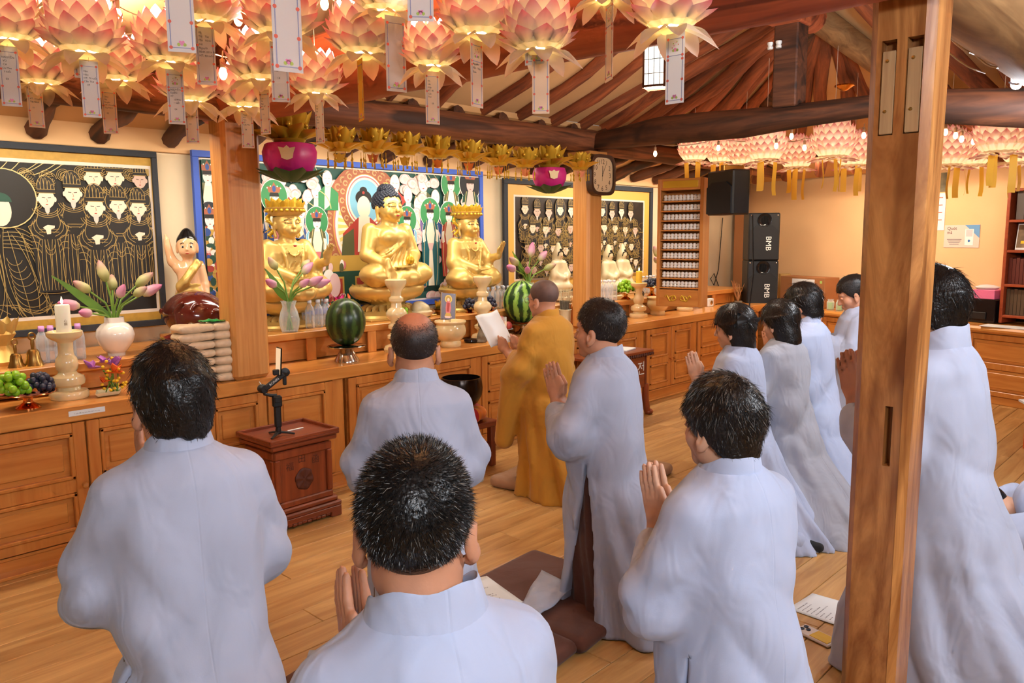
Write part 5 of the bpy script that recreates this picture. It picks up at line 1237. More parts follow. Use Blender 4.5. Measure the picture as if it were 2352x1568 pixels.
S_ = Sculpt(axis((-.1, .1, .005)), axis((-.1, .1, .005)), axis((.45, .66, .005))); S_.ell((0, -.004, .562), (.07, .077, .064)).put(lambda x, y, z: (np.interp(y+0*x, [-.09, -.02, .02, .05, .08], [.5, .52, .53, .565, .575])+.006*np.sin(x*140)-z), (-.1, -.1, .45), (.1, .1, .66), .004, 'i').ell((0, 0, .615), (.03, .03, .03), .03); link('hair', S_.mesh('hair'), M['childhair'], ch)
S_ = Sculpt(axis((-.12, .12, .005)), axis((-.1, .1, .005)), axis((.12, .5, .005))); S_.loft([.16, .2, .26, .3, .33], [.092, .098, .094, .088, .08], [.07, .078, .074, .072, .066], [0]*5, [0, .004, .004, .002, 0], 0, 'u', 2, lambda x, y, z, th: .004*np.sin(110*(z-.25*x)+3*np.sin(th)))
S_.chain([(.06, .055, .315), (.02, .068, .35), (-.03, .06, .41), (-.06, .03, .445)], [.03, .03, .026, .022], .02).chain([(-.06, .03, .445), (-.075, -.02, .44), (-.06, -.055, .40), (0, -.06, .32)], [.022, .022, .024, .03], .01).warp(lambda x, y, z: .0035*np.sin(100*(z+.9*x))*np.clip((z-.3)*20, 0, 1)); link('sash', S_.mesh('sash'), M['gold'], ch)
for q in (-1, 1): MB().ball((q*.026, .0735, .54), (.0105, .004, .0075)).build('eye', M['white'], ch); MB().ball((q*.026, .0765, .54), (.006, .003, .0065)).tube([(q*.012, .073, .557), (q*.027, .074, .562), (q*.042, .066, .556)], .0022, 6).build('pupil_and_brow', M['childhair'], ch)
MB().ball((0, .0765, .503), (.012, .004, .0035)).build('lips', M['lips'], ch)
# white veiled figurines
def guanyin():
    S = Sculpt(axis((-.2, .2, .007)), axis((-.14, .17, .007)), axis((0, .5, .007)))
    S.ell((0, .02, .05), (.17, .12, .055)).ell((0, 0, .1), (.12, .09, .1), .06).loft([.08, .18, .27, .3], [.1, .085, .08, .04], [.075, .06, .055, .035], [0]*4, [0]*4, .04)
    for q in (-1, 1): S.cap((q*.075, 0, .26), (q*.095, .04, .16), .034, .036, .03).cap((q*.095, .04, .16), (q*.02, .1, .13), .034, .022, .02)
    S.ell((0, .012, .345), (.04, .043, .052), .02).ell((0, -.008, .355), (.052, .046, .066), .02).ell((0, -.01, .42), (.026, .026, .036), .03).cap((0, -.04, .34), (0, -.06, .16), .045, .06, .03)
    S.warp(lambda x, y, z: .003*np.sin(60*x+30*z)*np.clip((.28-z)*10, 0, 1)); return S.mesh('guanyin')
G = guanyin(); GH = MB().tube([(-.036, .03, .33), (-.034, .042, .365), (0, .052, .378), (.034, .042, .365), (.036, .03, .33)], .0065, 7).ball((0, .04, .388), (.02, .012, .012), 8, 6).mesh('hair')
for i, (px, lab) in enumerate([(1283, 'white veiled figurine left of the clock column'), (1398, 'white veiled figurine touching the right side of the clock column'), (1430, 'white veiled figurine furthest right, behind the green grapes')]):
    yy = (4.86, 4.80, 4.93)[i]; p = ony(px, 630, yy); g = empty('veiled_figurine', (p[0], yy, ZR if i else ZM), math.pi-.15, lab, 'figurine', 'white veiled figurines'); g.scale = (.84, .84, 1.04)
    link('figure', G, M['ivory'], g, (0, 0, .065)); link('hair', GH, M['childhair'], g, (0, 0, .065)); MB().lathe([(0, 0), (.17, 0), (.175, .02), (.15, .035), (.155, .06), (.17, .07), (0, .07)], 24).build('base', M['ivory'], g); MB().ball((0, .057, .328), (.01, .003, .003), 8, 5).build('lips', M['lips'], g, loc=(0, 0, .065))
# wooden fish gong on its cushion
pm = onz(447, 782, ZL)
mk = empty('wooden_fish_gong', (2.13-.33, 4.66, ZL), R(-25), 'glossy dark red wooden fish gong beside the square column', 'gong')
mk.location = (float(ony(446, 720, 4.64)[0]), 4.64, ZL)
S_ = Sculpt(axis((-.2, .2, .0065)), axis((-.2, .2, .0065)), axis((.0, .36, .0065)))
S_.ell((0, 0, .2), (.175, .165, .135)).ell((.03, -.02, .17), (.16, .15, .11), .05)
S_.box((.1, 0, .135), (.16, .2, .008), .004, .006, 's').cap((-.02, -.2, .135), (-.02, .2, .135), .022, .022, .006, 's')
for a0 in (0, 1, 2): S_.chain([(.02+.05*a0+.03*math.cos(t), -.155+.006*a0+.012*math.sin(t*2), .2+.06*math.sin(t)-.02*a0) for t in np.linspace(0, 4.6, 12)], [.0075]*12, .008)
S_.chain([(-.06, -.15, .27), (-.1, -.13, .22), (-.09, -.14, .16), (-.03, -.155, .13)], [.012]*4, .012).chain([(.05, -.14, .26), (.1, -.12, .24), (.14, -.09, .19)], [.01]*3, .012)
S_.ell((-.175, .02, .215), (.02, .02, .02), .01)
link('shell', S_.mesh('shell'), M['redlacq'], mk)
S_ = Sculpt(axis((-.22, .22, .009)), axis((-.2, .2, .009)), axis((-.0, .1, .009))); S_.ell((0, 0, .045), (.2, .175, .04)); cu = link('round_cushion', S_.mesh('round_cushion'), flat('red_brocade', srgb(150, 30, 26), .5, var=.3, vs=20), mk)
MB().tube([(.19*math.cos(a), .168*math.sin(a), .045+.012*math.sin(a*6)) for a in np.linspace(0, 2*math.pi, 40)], .012, 7).build('gold_braid', M['foil'], mk)

# ---------------------------------------------------------------- framed paintings on the altar wall
# flat painted shapes: each colour of paint is one thin layer on the canvas, drawn in the canvas' own x (along the wall), z (up)
class Paint:
    def __init__(s, bx=None, z0=0, z1=9): s.L = {}; s.k = 0; s.bx = bx; s.z0 = z0; s.z1 = z1
    def c(s, x, z): return (max(-s.bx, min(s.bx, x)), max(s.z0, min(s.z1, z)))
    def poly(s, col, pts, lift=None):
        s.k += 1; y = -.0008-.000012*s.k; s.L.setdefault(col, MB()).add([(q[0], y, q[1]) for q in (s.c(x, z) for x, z in pts)], [tuple(range(len(pts)))])
    def ell(s, col, c, rx, rz=None, n=26, a0=0.0): rz = rx if rz is None else rz; s.poly(col, [(c[0]+rx*math.cos(a0+2*math.pi*i/n), c[1]+rz*math.sin(a0+2*math.pi*i/n)) for i in range(n)])
    def line(s, col, pts, w=.004):
        s.k += 1; y = -.0008-.000012*s.k; mb = s.L.setdefault(col, MB()); P_ = [np.array(p, float) for p in pts]; Lf, Rt = [], []
        for i, p in enumerate(P_):
            t = P_[min(i+1, len(P_)-1)]-P_[max(i-1, 0)]; t /= np.linalg.norm(t)+1e-9; nrm = np.array([-t[1], t[0]])*w/2; Lf.append(p+nrm); Rt.append(p-nrm)
        vs = [(q[0], y, q[1]) for q in (s.c(*r) for r in Lf+Rt)]; m = len(P_); mb.add(vs, [(i, i+1, m+i+1, m+i) for i in range(m-1)])
    def arc(s, col, c, rx, rz, a0, a1, w=.004, n=16): s.line(col, [(c[0]+rx*math.cos(a0+(a1-a0)*i/n), c[1]+rz*math.sin(a0+(a1-a0)*i/n)) for i in range(n+1)], w)
    def curve(s, col, a, b, bend, w=.004, n=8):
        a, b = np.array(a, float), np.array(b, float); d = b-a; nn = np.array([-d[1], d[0]]); s.line(col, [a+d*t+nn*bend*4*t*(1-t) for t in np.linspace(0, 1, n+1)], w)
    def build(s, parent, mats):
        for col, mb in s.L.items(): mb.build('painted_'+col, mats[col], parent, False)['kind'] = 'stuff'
PC = {k: flat('paint_'+k, srgb(*v), .55) for k, v in dict(gold=(168, 140, 78), goldpale=(214, 192, 130), face=(240, 216, 190), faceb=(206, 176, 160), beard=(206, 196, 184), black=(30, 26, 22), cream=(244, 232, 206), white=(244, 238, 226), green=(58, 140, 84), dgreen=(34, 76, 60), teal=(28, 96, 104), pink=(236, 196, 190), rose=(214, 120, 120), red=(178, 60, 48), brown=(168, 96, 66), skyblue=(128, 188, 214), blue=(50, 82, 150), violet=(128, 104, 160), ochre=(202, 160, 70), ray=(240, 206, 110), olive=(92, 92, 56), navy=(32, 36, 44)).items()}
M['canvas_black'] = flat('black_canvas', srgb(28, 24, 20), .6, var=.12); M['canvas_green'] = flat('dark_green_canvas', srgb(36, 80, 72), .6, var=.1); M['canvas_brownblack'] = flat('brown_black_canvas', srgb(42, 38, 36), .35, var=.15)
M['frame_navy'] = flat('navy_frame', srgb(44, 48, 56), .7, bump=.3, bs=90); M['frame_blue'] = flat('blue_frame', srgb(64, 98, 200), .6); M['mat_gold'] = flat('gold_silk_mount', srgb(196, 152, 62), .55, var=.08, vs=40); M['mat_gold2'] = flat('pale_gold_mount', srgb(222, 176, 84), .5); M['mat_white'] = flat('white_mount', srgb(236, 220, 204), .6)
def framed(name, label, x0, x1, z0, z1, y, bands, canvas, sides=None):
    """bands: list of (material, width) from the outside in; the first is the raised frame"""
    o = empty(name, ((x0+x1)/2, y, z0), 0, label, 'painting'); w, h = x1-x0, z1-z0; ins = 0; insx = 0
    for i, (m, b) in enumerate(bands):
        mb = MB(); dpt = .03 if i == 0 else .006; yo = 0 if i == 0 else .008
        xa, xb, za, zb = -w/2+ins, w/2-ins, ins, h-ins
        b2 = b if sides is None else sides[i]; xa, xb = -w/2+insx, w/2-insx; insx += b2
        for (a, c, e, f) in ((xa, xb, zb-b, zb), (xa, xb, za, za+b), (xa, xa+b2, za+b, zb-b), (xb-b2, xb, za+b, zb-b)):
            if c-a < 1e-4: continue
            mb.box(((a+c)/2, yo, (e+f)/2), (c-a, dpt, f-e), .002 if i == 0 else 0)
        mb.build('frame' if i == 0 else 'mount', m, o, False); ins += b
    cv = MB().box((0, .012, h/2), (w-2*insx+.004, .006, h-2*ins+.004)).build('canvas', canvas, o, False)
    return o, cv, w/2-insx, ins, h-ins
def figure(P, x, z, s, face='face', hat=0, line='gold', robe=None, beard=True, hands=True, rg=random, dense=1.0, lw=.0045, full=True):
    """standing robed figure, z = chin height, s = head height; body built of long drapery lines"""
    w = s*.42; bz = z-s*4.6 if full else z-s*2.6
    if robe: P.poly(robe, [(x-s*.35, z-.02*s), (x+s*.35, z-.02*s), (x+s*.95, z-s*.8), (x+s*.85, z-s*2.4), (x+s*.7, bz), (x-s*.7, bz), (x-s*.85, z-s*2.4), (x-s*.95, z-s*.8)])
    P.poly(face, [(x+w*math.sin(a)*(1-.12*max(0, -math.cos(a))), z+s*.5+s*.5*math.cos(a)*1.0-.02*s*max(0, -math.cos(a))) for a in np.linspace(0, 2*math.pi, 20)[:-1]])
    if beard: P.poly('beard', [(x-w*.35, z+s*.14), (x+w*.35, z+s*.14), (x+w*.25, z-s*.18), (x, z-s*.38), (x-w*.25, z-s*.18)])
    P.line('black', [(x-w*.55, z+s*.58), (x-w*.15, z+s*.56)], s*.035); P.line('black', [(x+w*.15, z+s*.56), (x+w*.55, z+s*.58)], s*.035); P.line('brown', [(x+w*.02, z+s*.52), (x+w*.1, z+s*.34), (x-w*.04, z+s*.33)], s*.025); P.line('red', [(x-w*.14, z+s*.2), (x+w*.14, z+s*.2)], s*.05)
    P.ell(face, (x-w*1.02, z+s*.48), s*.07, s*.14, 10); P.ell(face, (x+w*1.02, z+s*.48), s*.07, s*.14, 10)
    # hat
    hz = z+s*.82; P.poly('black', [(x-w*1.05, hz), (x+w*1.05, hz), (x+w*1.1, hz+s*.35), (x+w*.8, hz+s*.75), (x, hz+s*.9), (x-w*.8, hz+s*.75), (x-w*1.1, hz+s*.35)])
    P.line(line, [(x-w*1.08, hz), (x+w*1.08, hz)], lw*1.4); P.line(line, [(x-w*1.08, hz+s*.2), (x+w*1.08, hz+s*.2)], lw)
    for k in range(5): P.arc(line, (x+w*(-.8+.4*k), hz+s*.2), w*.22, s*(.45+.2*math.sin(k)), 0, math.pi, lw*.9, 8)
    P.arc(line, (x, hz+s*.35), w*1.05, s*.58, .1, math.pi-.1, lw)
    # collar rings
    for k in range(3): P.arc(line, (x, z+s*.12), s*(.55+.11*k), s*(.42+.1*k), math.pi*1.08, math.pi*1.92, lw)
    # outer contour and sleeves
    for q in (-1, 1):
        P.curve(line, (x+q*s*.5, z-s*.02), (x+q*s*1.0, z-s*1.0), -q*.18, lw*1.2); P.curve(line, (x+q*s*1.0, z-s*1.0), (x+q*s*.75, bz), q*-.08, lw*1.2)
        for k in range(int(4*dense)): P.curve(line, (x+q*s*(.55+.1*k), z-s*(.5+.1*k)), (x+q*s*(.2+.08*k), z-s*(1.35+.18*k)), q*(.2+.05*k), lw)
        for k in range(int(4*dense)):
            zz = z-s*(1.5+.35*k); P.curve(line, (x+q*s*.95, zz), (x+q*s*.45, zz-s*.25), -q*.25, lw)
        for k in range(int(5*dense)): P.curve(line, (x+q*s*(.12+.13*k), z-s*1.7), (x+q*s*(.1+.14*k), bz+s*.1), q*.03*(k-1), lw)
    P.line(line, [(x-s*.5, z-s*1.15), (x+s*.5, z-s*1.15)], lw); P.line(line, [(x-s*.5, z-s*1.3), (x+s*.5, z-s*1.3)], lw); P.curve(line, (x-s*.75, bz), (x+s*.75, bz), -.06, lw)
    for k in range(int(3*dense)): P.arc(line, (x, z-s*(2.0+.25*k)), s*.22, s*.3, math.pi, 2*math.pi, lw, 8)
    if hands: P.poly(face, [(x-s*.3, z-s*1.05), (x-s*.05, z-s*.9), (x+s*.3, z-s*.95), (x+s*.28, z-s*1.08), (x+s*.1, z-s*1.15), (x+s*.08, z-s*1.4), (x-s*.12, z-s*1.42), (x-s*.16, z-s*1.2)])
def swirl(P, col, x, z, r, w=.003, turns=2):
    for k in range(turns): P.arc(col, (x, z), r*(1-.28*k), r*(1-.28*k), .4*k, 5.6+.4*k, w, 16)
# 1. black and gold painting at left
XA = .18
o, cv, hw_, zi, zt_ = framed('framed_painting', 'black painting of bearded officials in gold line at left', XA, 2.095, 1.005, 2.085, 5.045, [(M['frame_navy'], .038), (M['mat_gold'], .05), (M['mat_white'], .02)], M['canvas_black'], (.032, .004, .016))
P = Paint(hw_, zi, zt_); cx0 = (XA+2.095)/2
def pxz(px, py): q = ony(px, py, 5.045); return float(q[0]-cx0), float(q[2]-1.005)
for (a, b) in (((20, 365), (-20, 400)), ((50, 362), (10, 400)), ((95, 365), (35, 400)), ((140, 365), (75, 402)), ((155, 366), (90, 405)), ((110, 365), (50, 398))): P.curve('goldpale', pxz(*a), pxz(*b), .06, .004)
for (x, y) in ((55, 400), (105, 405), (145, 402), (185, 395), (70, 430), (75, 465), (230, 390), (292, 398)):
    q = pxz(x, y); [swirl(P, 'gold', q[0]+.02*k, q[1]-.012*k, .034, .003, 3) for k in range(2)]
hc = pxz(8, 455); P.ell('goldpale', hc, .165); P.ell('black', hc, .159)
fg = pxz(2, 505); P.poly('face', [(fg[0]+.055*math.sin(a), fg[1]+.05+.085*math.cos(a)) for a in np.linspace(0, 2*math.pi, 20)[:-1]]); P.poly('dgreen', [(fg[0]+.06*math.sin(a), fg[1]+.10+.05*math.cos(a)) for a in np.linspace(-1.6, 1.6, 12)])
for k in range(12): P.curve('gold', (fg[0]-.1+.018*k, fg[1]-.04-.02*(k % 3)), (fg[0]-.12+.034*k, fg[1]-.5-.03*(k % 4)), .10*math.sin(k*.9), .003)
for k in range(10): P.arc('gold', (fg[0]+.05+.012*k, fg[1]-.2-.03*k), .04+.008*k, .05+.01*k, 3.3, 5.8, .003)
for k in range(6): P.curve('gold', (fg[0]+.0, fg[1]-.05-.02*k), (fg[0]+.17+.02*k, fg[1]-.12-.05*k), .2, .003)
for k in range(9): P.curve('gold', pxz(-20+16*k, 700+2*k), pxz(25+18*k, 722-3*k), .22*math.sin(k), .003)
for (x, y, sc, ft, bd, fl, hd) in ((216, 430, 44, 'face', True, False, False), (265, 430, 44, 'face', True, False, False), (322, 432, 36, 'faceb', False, False, False), (168, 466, 44, 'face', True, True, False), (272, 492, 40, 'face', True, True, False), (108, 478, 44, 'face', True, True, True), (318, 498, 40, 'face', True, True, True), (220, 499, 46, 'face', True, True, True)):
    q = pxz(x, y); s_ = sc/ppm(ony(x, y, 5.045)); figure(P, q[0], q[1], s_*.95, ft, 0, 'gold', 'black', bd, hd, full=fl, lw=.003, dense=.8)
q = pxz(338, 385); P.poly('gold', [(q[0], q[1]+.04), (q[0]+.018, q[1]), (q[0]+.006, q[1]-.05), (q[0]-.006, q[1]-.05), (q[0]-.018, q[1])])
P.build(cv, PC)
# 2. big coloured painting behind the statues
X0, X1 = 2.32, 4.935
o, cv, hw_, zi, zt_ = framed('framed_painting', 'large blue-framed colourful temple painting behind the gold statues', X0, X1, .985, 2.115, 5.045, [(M['frame_blue'], .042), (M['mat_white'], .014)], M['canvas_green'])
P = Paint(hw_, zi, zt_); cx0 = (X0+X1)/2
def pxz(px, py): q = ony(px, py, 5.045); return float(q[0]-cx0), float(q[2]-.985)
PX = lambda px, py: pxz(px, py)
rg = random.Random(9)
lim = hw_-.01
def clampx(x): return max(-lim, min(lim, x))
# cloud banks
for i in range(230):
    px_, py_ = rg.uniform(480, 1100), rg.uniform(390, 680); q = PX(px_, py_)
    if py_ < 398+22*abs(math.sin(px_*.02)) or abs(q[0]) > lim-.06: continue
    P.ell('pink', q, .05+.02*rg.random(), .042); swirl(P, 'white', q[0], q[1], .034, .004, 2); P.arc('rose', q, .045, .038, .3, 3.0, .0025)
for i in range(6):
    for xx in (660, 950): a = PX(xx+12*i, 372); P.curve('goldpale', a, PX(xx+8+15*i, 412), -.12, .0035)
# mandorla
mc = PX(842, 520); hc = PX(838, 462)
for col, r in (('brown', 1.0), ('ochre', .80), ('rose', .775), ('white', .75), ('cream', .71)): P.ell(col, mc, .39*r, .48*r, 48)
for i in range(40):
    a = 2*math.pi*i/40; P.poly('ray', [(mc[0]+.05*math.cos(a), mc[1]+.05*math.sin(a)), (mc[0]+.268*math.cos(a-.045), mc[1]+.33*math.sin(a-.045)), (mc[0]+.268*math.cos(a+.045), mc[1]+.33*math.sin(a+.045))])
for i in range(34): a = 2*math.pi*i/34; swirl(P, 'goldpale', mc[0]+.35*math.cos(a), mc[1]+.43*math.sin(a), .026, .003, 2)
for col, r in (('brown', 1.0), ('ochre', .76), ('white', .74), ('rose', .70), ('cream', .66), ('skyblue', .6)): P.ell(col, hc, .245*r, .27*r, 40)
for i in range(22): a = 2*math.pi*i/22; swirl(P, 'goldpale', hc[0]+.216*math.cos(a), hc[1]+.238*math.sin(a), .02, .003, 2)
f0 = PX(834, 488); P.ell('black', (f0[0], f0[1]+.11), .075, .06); P.ell('black', (f0[0], f0[1]+.165), .035, .03); P.ell('red', (f0[0], f0[1]+.15), .012); P.ell('cream', (f0[0], f0[1]+.04), .062, .085)
P.poly('red', [(f0[0]-.06, f0[1]-.04), (f0[0]+.06, f0[1]-.04), (f0[0]+.21, f0[1]-.16), (f0[0]+.2, f0[1]-.6), (f0[0]-.22, f0[1]-.6), (f0[0]-.2, f0[1]-.16)]); P.poly('cream', [(f0[0]-.05, f0[1]-.03), (f0[0]+.05, f0[1]-.03), (f0[0]+.06, f0[1]-.3), (f0[0]-.07, f0[1]-.3)]); P.poly('olive', [(f0[0]-.2, f0[1]-.18), (f0[0]-.1, f0[1]-.12), (f0[0]-.1, f0[1]-.4), (f0[0]-.23, f0[1]-.42)])
th = PX(800, 610); P.poly('ochre', [(th[0]-.22, th[1]+.08), (th[0]+.2, th[1]+.08), (th[0]+.2, th[1]-.05), (th[0]-.22, th[1]-.05)]); P.poly('dgreen', [(th[0]-.24, th[1]-.04), (th[0]+.24, th[1]-.04), (th[0]+.24, th[1]-.3), (th[0]-.24, th[1]-.3)])
for k in (-1, 1): P.poly('ochre', [(th[0]+k*.12-.07, th[1]-.08), (th[0]+k*.12+.07, th[1]-.08), (th[0]+k*.12+.07, th[1]-.26), (th[0]+k*.12-.07, th[1]-.26)]); P.poly('red', [(th[0]+k*.12-.055, th[1]-.095), (th[0]+k*.12+.055, th[1]-.095), (th[0]+k*.12+.055, th[1]-.245), (th[0]+k*.12-.055, th[1]-.245)])
def saint(px_, py_, sc, halo=None, robe='olive', under='cream', crown=True, back=None, hair='black', skin='white', sash='rose', length=4.4):
    q = PX(px_, py_); s = sc/ppm(ony(px_, py_, 5.045)); x, z = q   # z: chin
    if back: P.poly(back, [(x-s*.95, z-s*2.6), (x+s*.95, z-s*2.6), (x+s*1.0, z-s*.5), (x+s*.75, z-s*.1), (x-s*.75, z-s*.1), (x-s*1.0, z-s*.5)]); P.line('white', [(x-s*.95, z-s*2.6), (x-s*1.0, z-s*.5), (x-s*.75, z-s*.1)], s*.06); P.line('white', [(x+s*.95, z-s*2.6), (x+s*1.0, z-s*.5), (x+s*.75, z-s*.1)], s*.06)
    if halo: P.ell('white', (x, z+s*.55), s*1.02, s*1.15, 30); P.ell(halo, (x, z+s*.55), s*.97, s*1.1, 30)
    P.poly(robe, [(x-s*.3, z+.02*s), (x+s*.3, z+.02*s), (x+s*.72, z-s*.35), (x+s*.9, z-s*1.6), (x+s*.75, z-s*length), (x-s*.75, z-s*length), (x-s*.9, z-s*1.6), (x-s*.72, z-s*.35)])
    P.poly(under, [(x-s*.22, z-.0*s), (x+s*.22, z-.0*s), (x+s*.42, z-s*1.0), (x+s*.3, z-s*1.8), (x-s*.3, z-s*1.8), (x-s*.42, z-s*1.0)])
    P.poly(sash, [(x-s*.3, z-s*1.75), (x+s*.3, z-s*1.75), (x+s*.12, z-s*2.4), (x-s*.12, z-s*2.4)]); P.poly(under, [(x-s*.16, z-s*2.3), (x+s*.16, z-s*2.3), (x+s*.3, z-s*length), (x-s*.3, z-s*length)])
    for k in (-1, 1):
        P.poly(skin, [(x+k*s*.55, z-s*.7), (x+k*s*.8, z-s*.8), (x+k*s*.75, z-s*1.7), (x+k*s*.5, z-s*1.6)]); P.curve('goldpale', (x+k*s*.35, z-.0), (x+k*s*.5, z-s*length), .05*k, s*.05)
        P.curve('white', (x+k*s*.72, z-s*.35), (x+k*s*.9, z-s*1.6), 0, s*.05)
    P.ell(skin, (x, z+s*.42), s*.34, s*.46, 22); P.poly(skin, [(x-s*.16, z+s*.1), (x+s*.16, z+s*.1), (x+s*.22, z-s*.2), (x-s*.22, z-s*.2)])
    P.line('black', [(x-s*.24, z+s*.5), (x-s*.06, z+s*.49)], s*.03); P.line('black', [(x+s*.06, z+s*.49), (x+s*.24, z+s*.5)], s*.03); P.line('red', [(x-s*.06, z+s*.15), (x+s*.06, z+s*.15)], s*.05)
    if hair: P.poly(hair, [(x+s*.36*math.sin(a), z+s*.58+s*.36*math.cos(a)) for a in np.linspace(-1.7, 1.7, 12)])
    if crown:
        P.poly('brown', [(x-s*.4, z+s*.8), (x+s*.4, z+s*.8), (x+s*.52, z+s*1.2), (x+s*.2, z+s*1.15), (x, z+s*1.5), (x-s*.2, z+s*1.15), (x-s*.52, z+s*1.2)])
        for k in range(5): P.ell('white', (x+s*(-.5+.25*k), z+s*(1.1+.12*(k % 2))), s*.05, s*.05, 8)
        P.ell('blue', (x, z+s*1.05), s*.14, s*.22, 10)
def monk_fig(px_, py_, sc, robe='red', under='cream', head='white'):
    q = PX(px_, py_); s = sc/ppm(ony(px_, py_, 5.045)); x, z = q
    P.poly(robe, [(x-s*.25, z), (x+s*.25, z), (x+s*.8, z-s*.4), (x+s*.75, z-s*1.5), (x-s*.75, z-s*1.5), (x-s*.7, z-s*.4)]); P.poly(under, [(x-s*.2, z), (x+s*.25, z), (x+s*.1, z-s*1.2), (x-s*.3, z-s*1.5)]); P.curve('goldpale', (x-s*.6, z-s*.3), (x+s*.2, z-s*1.4), .15, s*.06)
    P.ell(head, (x, z+s*.48), s*.36, s*.52, 22); P.line('faceb', [(x-s*.22, z+s*.5), (x-s*.05, z+s*.5)], s*.035); P.line('faceb', [(x+s*.05, z+s*.5), (x+s*.22, z+s*.5)], s*.035); P.line('red', [(x-s*.05, z+s*.17), (x+s*.07, z+s*.17)], s*.045); P.arc('faceb', (x, z+s*.48), s*.36, s*.52, 0, 6.28, s*.03, 20)
for a in ((645, 428, 36, 'red', 'white'), (672, 460, 36, 'violet', 'cream'), (705, 470, 34, 'pink', 'white'), (725, 455, 36, 'dgreen', 'cream'), (750, 428, 36, 'green', 'cream'), (905, 440, 38, 'red', 'white'), (935, 465, 34, 'dgreen', 'cream'), (970, 440, 40, 'olive', 'cream'), (958, 485, 32, 'violet', 'cream'), (998, 470, 34, 'teal', 'red'), (1018, 500, 30, 'blue', 'cream'), (690, 500, 32, 'blue', 'cream'), (915, 500, 30, 'brown', 'cream'), (485, 470, 34, 'red', 'cream'), (470, 560, 34, 'blue', 'cream')): monk_fig(*a)
for i in range(90):
    q = PX(rg.uniform(620, 1105), rg.uniform(400, 560))
    if abs(q[0]-mc[0]) < .42 and abs(q[1]-mc[1]) < .5: continue
    r = .026+.016*rg.random(); P.ell('pink', q, r*1.25, r, 16); swirl(P, 'white', q[0], q[1], r*.75, .0045, 2); P.arc('rose', q, r*1.1, r*.9, .3, 2.8, .0025)
saint(628, 470, 34, 'green', 'blue', 'cream'); saint(475, 420, 34, 'dgreen', 'olive', 'cream'); saint(480, 520, 34, 'navy', 'red', 'ochre'); saint(1033, 440, 30, 'green', 'olive', 'white'); saint(1077, 440, 34, 'navy', 'dgreen', 'pink', skin='pink'); saint(1028, 510, 28, 'green', 'red', 'cream'); saint(1085, 520, 30, 'navy', 'brown', 'ochre')
saint(985, 505, 30, 'green', 'teal', 'cream', sash='pink', length=5.0); saint(932, 520, 28, 'green', 'blue', 'cream', back='skyblue', length=4.6); saint(725, 525, 30, 'green', 'olive', 'cream', back='skyblue', length=4.4)
for k in range(26):
    q = PX(rg.uniform(700, 790), rg.uniform(600, 690)); P.ell(rg.choice(('pink', 'olive', 'rose', 'white', 'dgreen')), q, .018+.03*rg.random(), .018+.02*rg.random(), 12)
for k in range(60):
    q = PX(rg.uniform(455, 520), rg.uniform(520, 690)); P.ell(rg.choice(('pink', 'olive', 'red', 'white', 'dgreen', 'ochre', 'blue')), (clampx(q[0]), q[1]), .012+.02*rg.random(), .012+.02*rg.random(), 10)
q = PX(752, 640); P.ell('white', q, .05, .07); P.ell('pink', (q[0]+.05, q[1]-.05), .05, .09)
P.build(cv, PC)
# 3. brown-black painting with many small figures at right
X0, X1 = 5.20, 7.62
o, cv, hw_, zi, zt_ = framed('framed_painting', 'dark painting crowded with small robed figures behind the clock column', X0, X1, .985, 2.075, 5.045, [(M['frame_navy'], .05), (M['mat_gold2'], .095), (M['mat_white'], .018)], M['canvas_brownblack'])
P = Paint(hw_, zi, zt_); cx0 = (X0+X1)/2
for row, (py_, n, s_, off) in enumerate(((1.735, 11, .098, 0), (1.565, 10, .094, .1), (1.38, 10, .09, .02), (1.2, 10, .09, .1))):
    for i in range(n):
        x = -hw_+.13+off+(2*hw_-.22)*i/n; z = py_-.985+rg.uniform(-.02, .02)
        if row == 0 and i in (3, 7): P.ell('gold', (x, z+.06), .08, .11, 24); P.ell('navy', (x, z+.06), .076, .106, 24)
        figure(P, x, z+.18 if False else z, s_, rg.choice(('face', 'faceb', 'face')), 0, 'gold', 'navy' if row % 2 else 'black', rg.random() < .55, rg.random() < .7, full=False, dense=.9, lw=.0038)
for i in range(320):
    x, z = rg.uniform(-hw_+.02, hw_-.02), rg.uniform(zi+.03, zt_-.25); P.arc('gold', (x, z), .03+.03*rg.random(), .02+.05*rg.random(), rg.random()*6, rg.random()*6+3, .0028, 8)
P.build(cv, PC)

# ---------------------------------------------------------------- things standing on the altar
ZW = .7535
def at_w(px, py, dy=0.0, z=ZW): q = onz(px, py, z); return (float(q[0]), float(q[1])+dy, z)
def candlestick(label, px, py, s, prof, candle=None, lit=False, ymax=None, group=None, X=None):
    p = at_w(px, py) if X is None else X; p = (p[0], min(p[1], ymax) if ymax else p[1], p[2])
    o = empty('stone_candlestick', p, 0, label, 'candlestick', group); MB().lathe([(r*s, z*s) for r, z in prof], 32).build('turned_stand', M['onyx'], o)
    top = prof[-1][1]*s
    c = empty('tmp'); bpy.data.objects.remove(c)
    if candle:
        r, h, m = candle; cd = MB().lathe([(0, 0), (r, 0), (r, h*.97), (r*.9, h), (r*.5, h*.985), (0, h*.98)], 24).build('candle', M[m], None, loc=(p[0], p[1], p[2]+top-.012)); MB().tube([(0, 0, h*.97), (.001, 0, h+.008)], .0012, 5).build('wick', M['wick'], cd)
        tag(cd, ('lit ' if lit else 'unlit ')+('white' if m == 'wax' else 'yellow')+' pillar candle on the '+label, 'candle')
        if lit: MB().lathe([(0, 0), (.0045, .006), (.006, .014), (.003, .028), (0, .040)], 12).build('flame', M['flame'], cd, loc=(0, 0, h+.002)); lamp('candle_light', 'POINT', (0, 0, h+.02), .6, (1, .6, .25), .01, parent=cd)
        return o, cd
    return o, None
